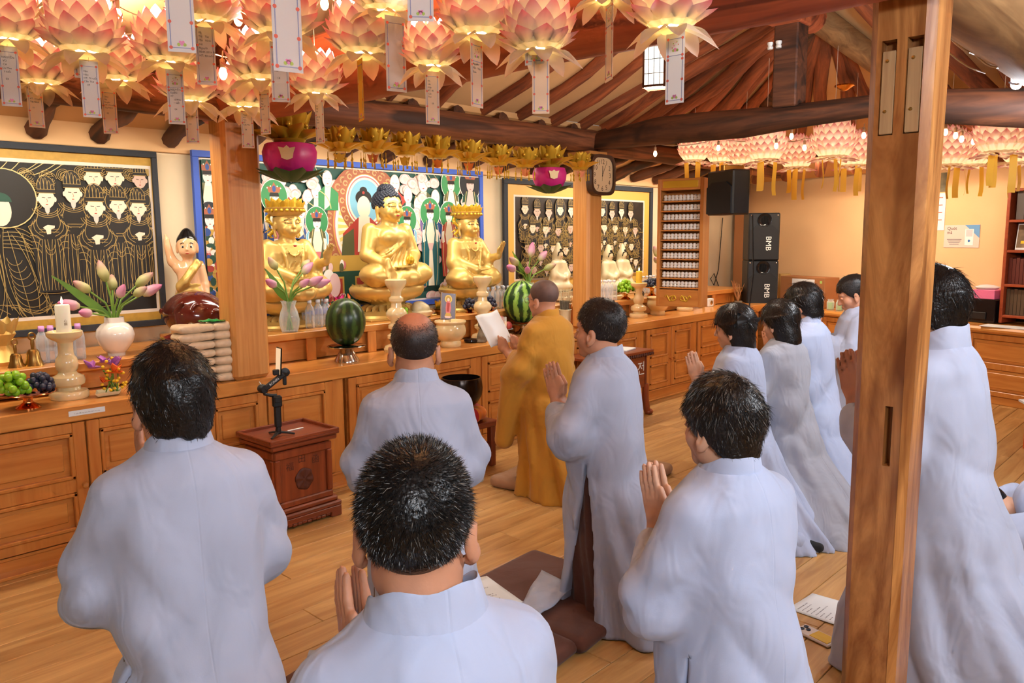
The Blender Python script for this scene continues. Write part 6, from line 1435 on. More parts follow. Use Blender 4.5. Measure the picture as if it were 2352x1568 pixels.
CA = [(0, 0), (.090, 0), (.094, .006), (.095, .028), (.088, .040), (.060, .046), (.055, .060), (.078, .075), (.082, .095), (.076, .115), (.05, .128), (.042, .140), (.052, .158), (.056, .18), (.050, .21), (.040, .225), (.036, .24), (.036, .29), (.040, .30), (.072, .318), (.085, .332), (.086, .352), (.078, .356), (.070, .345), (0, .344)]
_o, _c = candlestick('turned onyx candlestick at the left end of the altar', 160, 913, .96, CA, (.034, .155, 'wax'), True)
lettering('candle_print', 'candle', M['oldbrass'], _c, (0, -.0345, .07), s=.8)
CB = [(0, 0), (.09, 0), (.095, .02), (.085, .04), (.05, .055), (.045, .075), (.068, .095), (.068, .115), (.045, .13), (.04, .15), (.06, .165), (.06, .185), (.042, .2), (.045, .22), (.07, .245), (.074, .27), (.06, .295), (.04, .31), (.036, .34), (.05, .355), (.05, .375), (.036, .39), (.038, .42), (.06, .45), (.074, .475), (.076, .50), (.068, .505), (.06, .49), (0, .488)]
for (px, py, s, lab) in ((890, 803, 1.0, 'tall turned onyx candlestick left of the big incense bowl'), (1100, 778, .97, 'tall turned onyx candlestick right of the small picture card')):
    o, _ = candlestick(lab, px, py, s, CB, None, ymax=4.34); MB().tube([(0, 0, .485*s), (.001, 0, .5*s)], .0015, 5).build('wick', M['wick'], o)
_o, _c = candlestick('onyx candlestick with burning candle right of the clock column', 1460, 728, .95, CA, (.03, .135, 'wax_y'), True, ymax=4.36)
_o, _c = candlestick('onyx candlestick nearest the wall sockets', 1560, 712, .92, CA, (.030, .085, 'wax_y'), False, ymax=4.38)
MB().ball((-.03, -.005, .07), (.018, .02, .016)).ball((.02, -.02, .082), (.016, .014, .012)).build('wax_drip', M['wax_y'], _c)
def bowl(label, px, py, s, ymax=None):
    p = at_w(px, py); p = (p[0], min(p[1], ymax or 9), p[2]); o = empty('incense_bowl', p, 0, label, 'bowl'); MB().lathe([(r*s, z*s) for r, z in [(0, 0), (.075, 0), (.08, .008), (.08, .03), (.072, .045), (.09, .06), (.112, .09), (.118, .12), (.112, .15), (.104, .165), (.116, .178), (.12, .186), (.116, .194), (.104, .19), (.1, .175), (0, .165)]], 36).build('vessel', M['onyx'], o)
    MB().lathe([(0, .166*s), (.1*s, .168*s)], 24).build('ash', M['stone'], o); 
    for k in range(3): MB().tube([(.01*k-.01, .004*k, .165*s), (.012*k-.012, .005*k, .2*s+.01*k)], .0013, 5).build('incense_stick', M['wick'], o)
    return o
bowl('large onyx incense bowl in front of the small picture card', 1035, 795, .98, 4.27); bowl('onyx incense bowl between the two right-hand candlesticks', 1506, 722, .93, 4.36)
# fruit on metal stands
def stand(label, p, r, h, mat, foot=.45, dish=.02, cat='fruit stand'):
    o = empty('pedestal_dish', p, 0, label, 'dish'); MB().lathe([(0, 0), (r*foot, 0), (r*foot, .006), (r*foot*.85, .014), (r*foot*.42, .028), (r*.16, h*.55), (r*.2, h*.8), (r*.55, h*.9), (r*.95, h*.94), (r, h), (r*.97, h+.003), (r*.7, h-.004), (0, h-.010)], 36).build('dish', mat, o); return o
def grapes(label, c, rx, rz, n, gr, mat, seed, cat='grapes'):
    o = empty('bunch_of_grapes', c, 0, label, 'grapes'); rg = random.Random(seed); me = MB().ball((0, 0, 0), (gr, gr, gr*1.08), 10, 7).mesh('grape'); me.materials.append(M[mat]); pts = []
    for i in range(n*40):
        if len(pts) >= n: break
        a, z = rg.random()*6.283, rg.random(); rr = math.sqrt(rg.random())*rx*(1-.55*z*z); q = (rr*math.cos(a), rr*math.sin(a), gr+z*(rz-gr))
        if all((q[0]-w[0])**2+(q[1]-w[1])**2+(q[2]-w[2])**2 > (gr*1.45)**2 for w in pts): pts.append(q)
    for q in pts: link('grape', me, None, o, q)
    MB().tube([(0, 0, rz*.5), (.004, 0, rz+.012)], .0022, 6).build('stalk', M['stem'], o); return o
p = at_w(66, 937); stand('copper pedestal dish with two bunches of grapes at the left end', p, .12, .075, M['copper'])
grapes('bunch of big green grapes on the copper dish at left', (p[0]-.062, p[1]-.0, p[2]+.072), .072, .105, 34, .0185, 'grape_g', 1); grapes('bunch of black grapes on the copper dish at left', (p[0]+.062, p[1]+.03, p[2]+.072), .062, .08, 36, .0155, 'grape_b', 2)
p = at_w(797, 829); ws = stand('silver pedestal dish under the dark watermelon', p, .125, .10, M['silver'], .62)
MB().lathe([(0, .097), (.1, .1), (.112, .106), (.1, .108), (0, .104)], 30, mod=lambda a, t, z: 1+.05*math.sin(a*17)*t).build('foil', M['silver'], ws)
def melonobj(label, p, rx, rz, mat, lean=0.0):
    o = MB().lathe([(0, 0)]+[(rx*math.sin(math.pi*t)**.92, rz*(1-math.cos(math.pi*t))) for t in np.linspace(.06, .94, 16)]+[(0, 2*rz)], 36).build('watermelon', M[mat], None, loc=p, rot=(0, lean, 0)); tag(o, label, 'watermelon'); MB().tube([(0, 0, 2*rz-.004), (.004, .003, 2*rz+.012)], .004, 6).build('stalk', M['stem'], o); return o
MB().lathe([(.08, 0), (.078, .012), (.05, .06), (.036, .092)], 30, cap=False).build('foot_cone', M['silver'], ws)
melonobj('dark green watermelon on a silver dish left of the balding man', (p[0], p[1], p[2]+.104), .128, .153, 'melon')
p2 = at_w(1192, 766); p2 = (p2[0], 4.33, p2[2]); p2 = (float(ony(1200, 720, 4.33)[0]), 4.33, ZW); stand('dark pedestal dish under the striped watermelon', p2, .13, .09, M['silver'], .6); melonobj('bright striped watermelon beside the monk', (p2[0], p2[1], p2[2]+.094), .158, .172, 'melon2')
# plate of plums, glass candle, stone figure, black lacquer dish
p = at_w(1150, 770); p = (float(ony(1152, 745, 4.37)[0]), 4.37, ZW); stand('glass dish of plums behind the orange candle', p, .095, .06, M['glass'], .5)
for i, (dx, dy, dz) in enumerate(((-.055, 0, 0), (.02, -.05, 0), (.06, .03, 0), (-.01, .055, 0), (-.01, .0, .045))): q = MB().ball((0, 0, .032), (.036, .036, .034), 14, 10).build('plum', M['plum'], None, loc=(p[0]+dx, p[1]+dy, p[2]+.055+dz)); tag(q, 'red plum in the glass dish behind the orange candle', 'plum', 'plums in the glass dish')
p = at_w(1151, 779); g = empty('glass_candle', (p[0], 4.22, p[2]), 0, 'tall glass of orange wax with a flame in front of the plums', 'candle'); MB().lathe([(0, .004), (.031, .004), (.031, .105), (0, .105)], 24).build('wax', M['orange_wax'], g); MB().lathe([(0, 0), (.034, 0), (.034, .175), (.032, .175), (.032, .004), (0, .004)], 24).build('glass', M['glass'], g); MB().lathe([(0, 0), (.004, .006), (.002, .018), (0, .024)], 10).build('flame', M['flame'], g, loc=(0, 0, .11))
lettering('print', 'candle', M['brow'], g, (.008, -.0345, .06), s=.9)
S_ = Sculpt(axis((-.05, .05, .004)), axis((-.05, .05, .004)), axis((0, .18, .004))); S_.ell((0, 0, .01), (.045, .035, .018)).ell((0, 0, .035), (.036, .03, .03), .015).cap((0, 0, .05), (0, 0, .09), .028, .02, .02).ell((0, 0, .135), (.025, .025, .03), .008).warp(lambda x, y, z: .0015*np.sin(90*z+60*x)); p = at_w(1106, 786)
o = link('stone_monk', S_.mesh('stone_monk'), M['stone'], None, p, (0, 0, -.3)); tag(o, 'small grey stone seated figure in front of the right tall candlestick', 'figurine')
p = at_w(1083, 786); o = MB().lathe([(0, 0), (.048, 0), (.058, .012), (.056, .024), (.05, .02), (0, .014)], 28).build('lacquer_dish', M['black_gloss'], None, loc=(p[0], p[1], p[2])); tag(o, 'low black lacquer dish beside the small stone figure', 'dish')
# incense sticks in a white cup
q = ony(1298, 700, 4.38); o = empty('incense_cup', (float(q[0]), 4.38, ZW), 0, 'white cup full of incense sticks behind the monk', 'cup'); MB().lathe([(0, 0), (.045, 0), (.048, .06), (.056, .15), (.06, .155), (.056, .158), (.05, .15), (0, .14)], 26).build('cup', M['ivory'], o)
mb = MB(); rg = random.Random(3)
for i in range(60): a, r = rg.random()*6.3, .042*math.sqrt(rg.random()); mb.tube([(r*math.cos(a), r*math.sin(a), .14), (r*1.25*math.cos(a), r*1.25*math.sin(a), .235)], .003, 5)
s_ = mb.build('incense_bundle', M['stone'], o); s_['kind'] = 'stuff'
mb = MB()
for i in range(40): a, r = rg.random()*6.3, .045*math.sqrt(rg.random()); mb.tube([(r*1.2*math.cos(a), r*1.2*math.sin(a), .23), (r*1.5*math.cos(a), r*1.5*math.sin(a), .33)], .0015, 4)
s_ = mb.build('stick_ends', M['ivory'], o); s_['kind'] = 'stuff'
# vases with lotus buds
def budmesh(L, r): return MB().lathe([(0, 0), (r*.5, .006), (r*.92, L*.25), (r, L*.42), (r*.8, L*.68), (r*.4, L*.9), (0, L)], 14, mod=lambda a, t, z: 1+.06*math.sin(3*a+9*t)).mesh('lotus_bud')
BUD = [budmesh(.10, .027), budmesh(.085, .024), budmesh(.12, .028)]
for i, m_ in enumerate(BUD): m_.materials.append(M['lotus_bud'])
BUDG = [b.copy() for b in BUD]
for m_ in BUDG: m_.materials.clear(); m_.materials.append(M['bud_green'])
def bouquet(o, base, tips, s=1.0, leaf=None):
    """stems from the vase mouth to each bud; tips are offsets in metres"""
    b = np.array(base)
    for i, (dx, dy, dz, k, green) in enumerate(tips):
        t = np.array([dx, dy, dz]); mid = b+np.array([dx*.35, dy*.35, dz*.62]); e = b+t
        st = MB().tube([b-np.array([dx*.06, dy*.06, .06]), b+(mid-b)*.5, mid, e], [.006, .006, .0055, .005], 7).build('stem', M['stem'], o); d = Vector((dx*.9, dy*.9, dz*.45)); q = Vector((0, 0, 1)).rotation_difference(d.normalized())
        f = link('lotus_bud', (BUDG if green else BUD)[k % 3], None, o, tuple(e), q.to_euler(), s)
    if leaf:
        for (dx, dy, dz, w) in leaf: MB().grid(lambda u, v: (b[0]+dx*v+(u-.5)*w*math.sin(math.pi*min(1, .15+v*.85))*.5, b[1]+dy*v, b[2]+dz*v-.0+(u-.5)*w*math.sin(math.pi*min(1, .15+v*.85))*.6+.02*abs(u-.5)), 4, 10).build('leaf', M['leaf'], o)
qv = onz(268, 818, ZL); p = (float(qv[0]), min(float(qv[1]), 4.66), ZL); p = (float(ony(267, 800, 4.6)[0]), 4.6, ZL)
o = empty('white_vase', p, 0, 'round white vase of lotus buds in front of the black painting', 'vase'); MB().lathe([(0, 0), (.045, 0), (.046, .016), (.06, .03), (.09, .075), (.1, .115), (.092, .15), (.07, .175), (.052, .185), (.05, .215), (.046, .215), (.046, .185), (0, .17)], 36).build('vase', M['white_ceramic'], o)
bouquet(o, (0, 0, .19), [(-.19, -.06, .10, 2, 0), (-.11, 0, .17, 0, 1), (-.02, .02, .22, 2, 1), (.02, -.03, .13, 1, 0), (-.14, -.08, .06, 1, 0), (.13, .0, .19, 2, 1), (.15, -.02, .14, 2, 0), (.09, -.06, .14, 1, 1), (.02, .05, .17, 0, 1)], 1.05, [(-.30, -.02, .26, .06)])
p = (float(ony(665, 740, 4.52)[0]), 4.52, ZM); o = empty('glass_vase', p, 0, 'clear glass vase of pink lotus buds right of the square column', 'vase'); MB().lathe([(0, 0), (.05, 0), (.062, .04), (.066, .08), (.055, .13), (.04, .165), (.046, .19), (.052, .2), (.05, .2), (.044, .188), (.037, .165), (.052, .13), (.063, .08), (.058, .04), (.046, .006), (0, .006)], 30).build('vase', M['glass'], o)
for k in range(7): MB().tube([(.02*math.cos(k), .02*math.sin(k), .01), (-.012*math.cos(k), -.012*math.sin(k), .19)], .0045, 6).build('stem_in_water', M['stem'], o)
bouquet(o, (0, 0, .19), [(-.10, -.03, .11, 0, 0), (.05, -.05, .10, 1, 0), (.10, -.06, .11, 2, 0), (.15, -.06, .10, 2, 0), (.12, .02, .18, 2, 0), (-.06, .02, .21, 0, 1), (.14, .05, .21, 0, 1)], 1.0, [(-.16, 0, .22, .06), (-.13, -.03, .1, .05)])
p = (float(ony(1213, 640, 4.62)[0]), 4.62, ZM); o = empty('glass_vase', p, 0, 'lotus bud bouquet rising behind the striped watermelon', 'vase'); MB().lathe([(0, 0), (.05, 0), (.06, .06), (.045, .16), (.052, .2), (.048, .2), (.04, .16), (.055, .06), (0, .006)], 28).build('vase', M['glass'], o)
bouquet(o, (0, 0, .19), [(-.22, -.05, .13, 2, 0), (-.15, -.02, .17, 2, 1), (.03, 0, .23, 2, 0), (.14, 0, .20, 2, 0), (.17, -.04, .12, 2, 1), (-.06, -.05, .10, 1, 0)], 1.15, [(-.2, 0, .28, .07)])
p = (float(ony(1518, 660, 4.7)[0]), 4.7, ZR); o = empty('glass_vase', p, 0, 'glass vase of lotus buds in front of the lamp cabinet', 'vase'); MB().lathe([(0, 0), (.06, 0), (.065, .08), (.05, .2), (.055, .26), (.051, .26), (.046, .2), (.06, .08), (0, .006)], 28).build('vase', M['glass'], o)
bouquet(o, (0, 0, .22), [(-.1, -.02, .12, 1, 1), (-.06, 0, .17, 2, 1), (.0, 0, .20, 2, 0), (.07, 0, .17, 2, 1), (.12, -.02, .1, 2, 0), (-.04, -.03, .1, 1, 0)], 1.3)
# water bottles
BOT = MB().lathe([(0, 0), (.028, 0), (.031, .006), (.031, .04), (.029, .045), (.031, .05), (.031, .075), (.029, .08), (.031, .085), (.031, .115), (.026, .14), (.014, .158), (.0125, .17), (.0125, .178)], 16).mesh('bottle_body')
CAPM = MB().lathe([(0, .168), (.0155, .168), (.0155, .186), (.013, .189), (0, .189)], 14).mesh('bottle_cap')
def bottle(p, cap, lab, grp, s=1.0):
    o = link('water_bottle', BOT, M['water_b'], None, p, (0, 0, 0), s); tag(o, lab, 'bottle', grp); link('bottle_cap', CAPM.copy(), M[cap], o); return o
for i in range(10):
    q = ony(98+(i % 5)*21, 800, 4.60+.07*(i//5)); bottle((float(q[0]), 4.60+.07*(i//5), ZL), 'cap_pink', 'clear water bottle with lilac cap left of the white vase', 'lilac-capped bottles on the left shelf', 1.0)
for i in range(6):
    bottle((float(ony(712, 740, 4.60)[0])+.066*(i % 3)+.02*(i//3), 4.60+.075*(i//3), ZM), 'capw', 'clear water bottle with white cap between glass vase and dark watermelon', 'white-capped bottles by the glass vase')
for i in range(12):
    bottle((float(ony(1112, 700, 4.58)[0])+.062*(i % 6), 4.60+.07*(i//6), ZM), 'capw', 'clear water bottle with white cap in front of the right crowned statue', 'white-capped bottles left of the striped watermelon')
for i in range(6): bottle((float(ony(1392, 690, 4.56)[0])+.064*(i % 3), 4.56+.07*(i//3), ZR), 'capw', 'clear water bottle with white cap right beside the clock column', 'white-capped bottles beside the clock column', 1.05)
for i in range(7): bottle((float(ony(1478, 640, 4.86)[0])+.066*i, 4.86, ZR), 'capw', 'clear water bottle with white cap behind the black grapes at right', 'white-capped bottles behind the black grapes', 1.0)
# bells and gilded ornament at far left
def bell(px, lab, s):
    q = ony(px, 820, 4.56); o = empty('hand_bell', (float(q[0]), 4.56, ZL), 0, lab, 'bell'); o.scale = (s,)*3; MB().lathe([(.0, .075), (.018, .074), (.026, .062), (.031, .03), (.04, .004), (.042, 0), (.039, 0), (.028, .03), (.02, .06), (0, .068)], 26).build('bell_body', M['oldbrass'], o); MB().tube([(0, 0, .07), (0, 0, .1), (0, 0, .12)], [.006, .009, .007], 10).build('handle', M['oldbrass'], o); MB().tube([(.014*math.cos(a), 0, .135+.016*math.sin(a)) for a in np.linspace(0, 6.283, 16)], .004, 7).build('ring', M['oldbrass'], o)
bell(36, 'smaller brass hand bell nearest the left edge', .95); bell(77, 'larger brass hand bell beside the lilac-capped bottles', 1.12)
q = ony(2, 790, 4.72); o = empty('gilded_ornament', (float(q[0]), 4.72, ZL), 0, 'gilded lotus ornament cut by the left edge', 'ornament'); MB().lathe([(0, 0), (.085, 0), (.09, .02), (.06, .06), (.04, .1), (.05, .13), (.07, .16), (.05, .2), (0, .21)], 28, mod=lambda a, t, z: 1+.07*math.sin(9*a)).build('stem', M['gold'], o)
PG = petal_mesh('ornament_petal', .12, .08, .8, .2); PG.materials.append(M['gold'])
for i in range(7): link('petal', PG, None, o, (.05*math.cos(i*.9), .05*math.sin(i*.9), .13), (R(58), 0, i*.9-math.pi/2))
# tray with cut flowers
p = at_w(250, 906); o = MB().lathe([(0, .004), (.07, .004), (.082, .014), (.088, .022), (.084, .022), (.07, .010), (0, .009)], 4).build('tray', M['ivory'], None, loc=p, rot=(0, 0, .6)); o.scale = (1.15, .8, 1); tag(o, 'small pale tray holding cut flowers beside the lit candlestick', 'tray')
fl_ = empty('cut_flowers', (p[0], p[1]+.0, p[2]+.012), 0, 'loose bunch of purple, yellow and orange flowers on the small tray', 'flowers'); rg = random.Random(12)
M['orchid'] = flat('purple_petal', srgb(190, 110, 190), .5, var=.2, vs=20); M['yellowfl'] = flat('yellow_flower', srgb(250, 196, 30), .5); M['orangefl'] = flat('orange_petal', srgb(250, 110, 40), .45, var=.15)
FP = petal_mesh('flower_petal', .05, .034, .6, .3)
for (cx, cy, cz, m_, n, s) in ((-.07, .02, .13, 'orchid', 5, 1.15), (.05, .02, .13, 'orchid', 5, 1.2), (.0, .04, .15, 'orchid', 5, 1.0), (.03, -.03, .10, 'orangefl', 6, 1.1), (-.03, -.02, .06, 'orangefl', 4, .8)):
    for i in range(n): link('petal', FP.copy(), M[m_], fl_, (cx, cy, cz), (R(rg.uniform(-10, 60)), 0, 6.28*i/n+cx*9), s)
for i in range(26): MB().ball((rg.uniform(-.04, .09), rg.uniform(-.06, .04), rg.uniform(.015, .17)), (.009, .009, .008), 7, 5).build('blossom', M['yellowfl'], fl_)
for i in range(8): MB().tube([(rg.uniform(-.03, .05), rg.uniform(-.03, .03), .0), (rg.uniform(-.04, .06), rg.uniform(-.03, .03), .12)], .003, 5).build('stem', M['stem'], fl_)
# rice bags, two stacks of seven
S_ = Sculpt(axis((-.11, .11, .007)), axis((-.085, .085, .007)), axis((-.01, .07, .006))); S_.box((0, 0, .026), (.09, .065, .022), .02).warp(lambda x, y, z: .0025*np.sin(40*x+20*y)+.002*np.sin(60*y)); S_.cap((.085, -.04, .026), (.085, .04, .026), .006, .006, .015).cap((-.085, -.04, .026), (-.085, .04, .026), .006, .006, .015); RB = S_.mesh('rice_bag')
pr = onz(530, 884, ZW)
ordn = ['lowest', 'second lowest', 'third lowest', 'middle', 'third highest', 'second highest', 'topmost']
rg = random.Random(6); zz_ = [ZW+.0475*k for k in range(7)]
for c, (px, nm) in enumerate(((446, 'left'), (524, 'right'))):
    for k in range(7):
        q = ony(px, 850, 4.20); o = link('rice_bag', RB, M['rice'], None, (float(q[0])+rg.uniform(-.006, .006), 4.195+rg.uniform(-.005, .005), zz_[k]), (0, 0, rg.uniform(-.05, .05)), (1.12, 1.0, 1.0)); tag(o, ordn[k]+' rice bag of the '+nm+' stack beside the square column', 'rice bag', 'stacked rice bags')
q = ony(490, 775, 4.2); o = MB().grid(lambda u, v: ((u-.5)*.14, (v-.5)*.075, .012*math.sin(math.pi*u)*math.sin(math.pi*v)+.012+.003*math.sin(20*u)), 10, 8).grid(lambda u, v: ((u-.5)*.14, (v-.5)*.075, .012-.008*math.sin(math.pi*u)*math.sin(math.pi*v)), 10, 8).build('green_packet', M['packet'], None, loc=(float(q[0])-.01, 4.19, zz_[6]+.046), rot=(0, .02, -.35)); tag(o, 'shiny green packet lying on the rice bags', 'packet')
# little things on the middle shelf
q = ony(922, 700, 4.56); grapes('bunch of green grapes in front of the large gold statue', (float(q[0]), 4.56, ZM), .05, .085, 16, .019, 'grape_g', 5)
q = ony(966, 700, 4.6); o = empty('cream_dish', (float(q[0]), 4.6, ZM), 0, 'lidded cream-coloured dish between the statue and the picture card', 'dish'); MB().lathe([(0, 0), (.07, 0), (.085, .015), (.09, .04), (.082, .05), (0, .05)], 30).build('dish', M['ivory'], o); S_ = Sculpt(axis((-.1, .1, .006)), axis((-.1, .1, .006)), axis((.03, .14, .006))); S_.ell((0, 0, .06), (.075, .06, .05)).ell((-.02, 0, .09), (.05, .045, .03), .02); link('lid', S_.mesh('lid'), M['ivory'], o)
q = ony(1008, 695, 4.64); o = empty('gold_lotus_dish', (float(q[0]), 4.64, ZM), 0, 'small dish of gold paper petals behind the picture card', 'ornament'); MB().lathe([(0, 0), (.05, 0), (.03, .02), (.035, .035), (.07, .05), (0, .045)], 24).build('dish', M['oldbrass'], o)
SP = petal_mesh('gold_petal', .07, .016, .5, .1, 2, 3); SP.materials.append(M['foil'])
for i in range(48): link('gold_petal', SP, None, o, (.02*math.cos(i*2.4), .02*math.sin(i*2.4), .045), (R(15+65*((i*.618) % 1)), 0, i*2.4))
q = ony(1034, 700, 4.30); pc_ = empty('picture_card', (float(q[0]), 4.33, ZW+.185), 0, 'small tilted picture card of a standing figure above the incense bowl', 'picture'); pc_.rotation_euler = (R(-12), R(8), R(-18)); MB().box((0, 0, .1), (.125, .008, .2), .003).build('card', flat('card_maroon', srgb(70, 30, 38), .3), pc_, False)
P = Paint(.2, -.1, .3); P.ell('ray', (-.0, .155), .03, .03); P.ell('ochre', (0, .155), .022, .022); P.ell('face', (0, .15), .010, .013); P.poly('rose', [(-.014, .138), (.014, .138), (.024, .09), (.016, .05), (-.02, .05), (-.022, .09)]); P.poly('red', [(-.01, .13), (.012, .125), (.006, .06), (-.012, .06)]); P.poly('ochre', [(-.018, .05), (.018, .05), (.028, .025), (-.028, .025)]); P.poly('pink', [(-.03, .026), (.03, .026), (.022, .012), (-.022, .012)]); P.poly('ochre', [(-.062, .002), (-.058, .002), (-.058, .198), (-.062, .198)]); P.poly('ochre', [(.058, .002), (.062, .002), (.062, .198), (.058, .198)])
hp_ = empty('tmp'); bpy.data.objects.remove(hp_); P.build(pc_.children[0], PC)
for ob in pc_.children[0].children: ob.location = (0, -.0042, 0)
MB().box((0, .03, .0), (.03, .06, .14), .002).build('prop', M['oldbrass'], pc_, False, loc=(0, .02, .02))
for (px, lab) in ((1075, 'bunch of black grapes left of the right tall candlestick'), (1122, 'bunch of black grapes right of the right tall candlestick')): q = ony(px, 690, 4.56); grapes(lab, (float(q[0]), 4.54, ZM+.03), .045, .075, 24, .0155, 'grape_b', px); q2 = MB().lathe([(0, 0), (.04, 0), (.015, .012), (.05, .03), (0, .03)], 20).build('small_dish', M['copper'], None, loc=(float(q[0]), 4.54, ZM)); tag(q2, 'tiny copper dish under the '+lab, 'dish')
q = (float(ony(1437, 690, 4.52)[0]), 4.52, ZR); stand('brass pedestal dish of green grapes right of the clock column', q, .11, .07, M['brass']); grapes('heap of green grapes in front of the white figurines', (q[0], q[1], q[2]+.066), .085, .12, 46, .0185, 'grape_g', 8)
q = (float(ony(1497, 680, 4.55)[0]), 4.55, ZR); stand('brass pedestal dish of black grapes in front of the lamp cabinet', q, .115, .1, M['brass']); grapes('heap of black grapes on a brass dish near the lamp cabinet', (q[0], q[1], q[2]+.096), .115, .075, 60, .0165, 'grape_b', 9)
S_ = Sculpt(axis((-.07, .07, .006)), axis((-.07, .07, .006)), axis((0, .13, .006))); S_.ell((0, 0, .045), (.055, .05, .043)).ell((-.02, 0, .095), (.03, .03, .03), .02); q = ony(1470, 685, 4.48); o = link('dark_fruit', S_.mesh('dark_fruit'), M['black_gloss'], None, (float(q[0]), 4.49, ZR)); tag(o, 'dark glossy gourd-shaped ornament below the black grapes', 'ornament')
q = ony(1428, 740, 4.22); o = MB().lathe([(0, 0), (.05, 0), (.055, .02), (.045, .05), (0, .075)], 20, mod=lambda a, t, z: 1+.1*math.sin(5*a)).build('lotus_cake', flat('pink_cake', srgb(250, 200, 170), .5), None, loc=(float(q[0]), 4.24, ZW)); tag(o, 'small pink and yellow lotus ornament left of the right incense bowl', 'ornament')
mb = MB(); rg = random.Random(2); q = ony(775, 700, 4.62); o = empty('paper_flowers', (float(q[0]), 4.62, ZM), 0, 'red and orange paper flowers behind the dark watermelon', 'flowers'); MB().lathe([(0, 0), (.04, 0), (.05, .1), (.045, .1), (0, .09)], 18).build('pot', M['gold'], o)
for i in range(22): link('petal', FP.copy(), M[rg.choice(('orangefl', 'plum', 'magenta'))], o, (rg.uniform(-.08, .08), rg.uniform(-.04, .04), .1+.08*rg.random()), (R(rg.uniform(20, 80)), 0, rg.random()*6), .9)
# wall sockets on the worktop and cables
for i, (px, lab) in enumerate(((1594, 'white blank switch box left of the round socket'), (1620, 'white socket box with a round outlet'))):
    q = ony(px, 700, 4.47); o = MB().box((0, 0, .045), (.11, .05, .09), .006).build('socket_box', M['white'], None, False, loc=(float(q[0]), 4.42, ZW)); tag(o, lab, 'socket')
    if i: MB().lathe([(0, 0), (.024, 0), (.022, .004), (.018, .004), (.017, -.004), (0, -.004)], 20).build('outlet', M['oldbrass'], o, loc=(0, -.026, .045), rot=(math.pi/2, 0, 0))
    else: MB().box((0, -.027, .045), (.05, .006, .05), .003).build('switch_plate', M['capw'], o, False)
# row of gold lotus lamps with tassels under the log
GP = [petal_mesh('gold_lamp_petal', .085, .075, .7, .15), petal_mesh('gold_lamp_petal', .10, .075, .7, .12), petal_mesh('gold_lamp_petal', .11, .06, .5, -.1)]
for g_ in GP: g_.materials.append(M['foil'])
BOSS = MB().ball((0, 0, 0), (.011, .011, .011), 7, 5).mesh('boss'); BOSS.materials.append(M['foil'])
TAS = MB().tube([(0, 0, 0), (0, 0, -.03)], .0015, 5).ball((0, 0, -.036), (.006, .006, .008), 7, 5).tube([(0, 0, -.04), (0, 0, -.075)], [.003, .005], 6).mesh('tassel'); TAS.materials.append(M['foil'])
BUTT = MB().prism([(0, -.03), (.022, -.022), (.026, 0), (.034, .022), (.012, .018), (0, .028), (-.012, .018), (-.034, .022), (-.026, 0), (-.022, -.022)], -.002, .002, lambda x, y, z: (x, z, y)).mesh('butterfly', False)
BUTM = [flat('butterfly_orange', srgb(230, 120, 40), .4), M['foil'], flat('butterfly_cream', srgb(240, 214, 160), .4)]
def goldlamp(px, py, Y, s, lab, bowl_=False, seed=0, mini=True):
    q = ony(px, py, Y); o = empty('gold_lotus_lamp', q, seed, lab, 'lamp', 'row of gold lotus lamps'); o.scale = (s,)*3; rg = random.Random(seed)
    for k, (n, r, z, t) in enumerate(((8, .034, .0, 84), (9, .05, -.016, 62), (9, .045, -.03, 26))):
        for i in range(n): a = 6.283*(i+.5*(k % 2))/n; link('petal', GP[k], None, o, (r*math.cos(a), r*math.sin(a), z), (R(t+rg.uniform(-6, 6)), 0, a-math.pi/2))
    for i in range(6): a = 6.283*i/6; link('boss', BOSS, None, o, (.07*math.cos(a), .07*math.sin(a), .035))
    MB().lathe([(0, -.04), (.05, -.036), (.06, -.02), (.03, -.01), (0, -.01)], 18).build('cup', M['foil'], o)
    if bowl_:
        for ch_ in o.children:
            if ch_.name.startswith(('petal', 'boss', 'cup')): ch_.location = (ch_.location[0]*1.25, ch_.location[1]*1.25, ch_.location[2]+.035); ch_.scale = (1.28,)*3
        c = math.cos(-seed)
        MB().lathe([(0, -.165), (.05, -.16), (.09, -.13), (.112, -.085), (.116, -.045), (.104, -.01), (.11, -.012), (.122, -.045), (.118, -.09), (.094, -.14), (.05, -.17), (0, -.175)], 30, mod=lambda a, t, z: 1+.03*math.sin(6*a)).build('pink_bowl', M['magenta'], o)
        DL = petal_mesh('green_leaf', .15, .085, .4, .1); DL.materials.append(M['darkleaf'])
        for i in range(9): a = 6.283*i/9; link('green_leaf', DL, None, o, (.03*math.cos(a), .03*math.sin(a), -.182), (R(16), 0, a-math.pi/2))
        link('butterfly', BUTT.copy(), BUTM[2], o, (.135*math.cos(-2.2-seed), .135*math.sin(-2.2-seed), -.06), (0, 0, -2.2-seed+math.pi/2), 1.1)
    else:
        for i in range(8): a = 6.283*i/8+.2; link('tassel', TAS, None, o, (.062*math.cos(a), .062*math.sin(a), -.035))
        link('butterfly', BUTT.copy(), BUTM[rg.choice((0, 0, 1))], o, (.03*math.cos(-2.3-seed), .03*math.sin(-2.3-seed), -.065), (0, 0, -2.3-seed+math.pi/2), .85)
    MB().tube([(0, 0, .02), (0, 0, (2.19-float(q[2]))/s)], .0012, 5).build('hanging_thread', M['wire'], o)
goldlamp(664, 326, 4.0, 1.22, 'gold lotus on a magenta bowl with green leaves beside the column', True, 1)
nm = ['first', 'second', 'third', 'fourth', 'fifth', 'sixth', 'seventh']
for i, (x, y) in enumerate(((780, 332), (857, 334), (930, 341), (1004, 348), (1076, 356), (1144, 366), (1206, 371))): goldlamp(x, y, 4.0, 1.22, nm[i]+' plain gold lotus lamp from the magenta bowl', False, i+2)
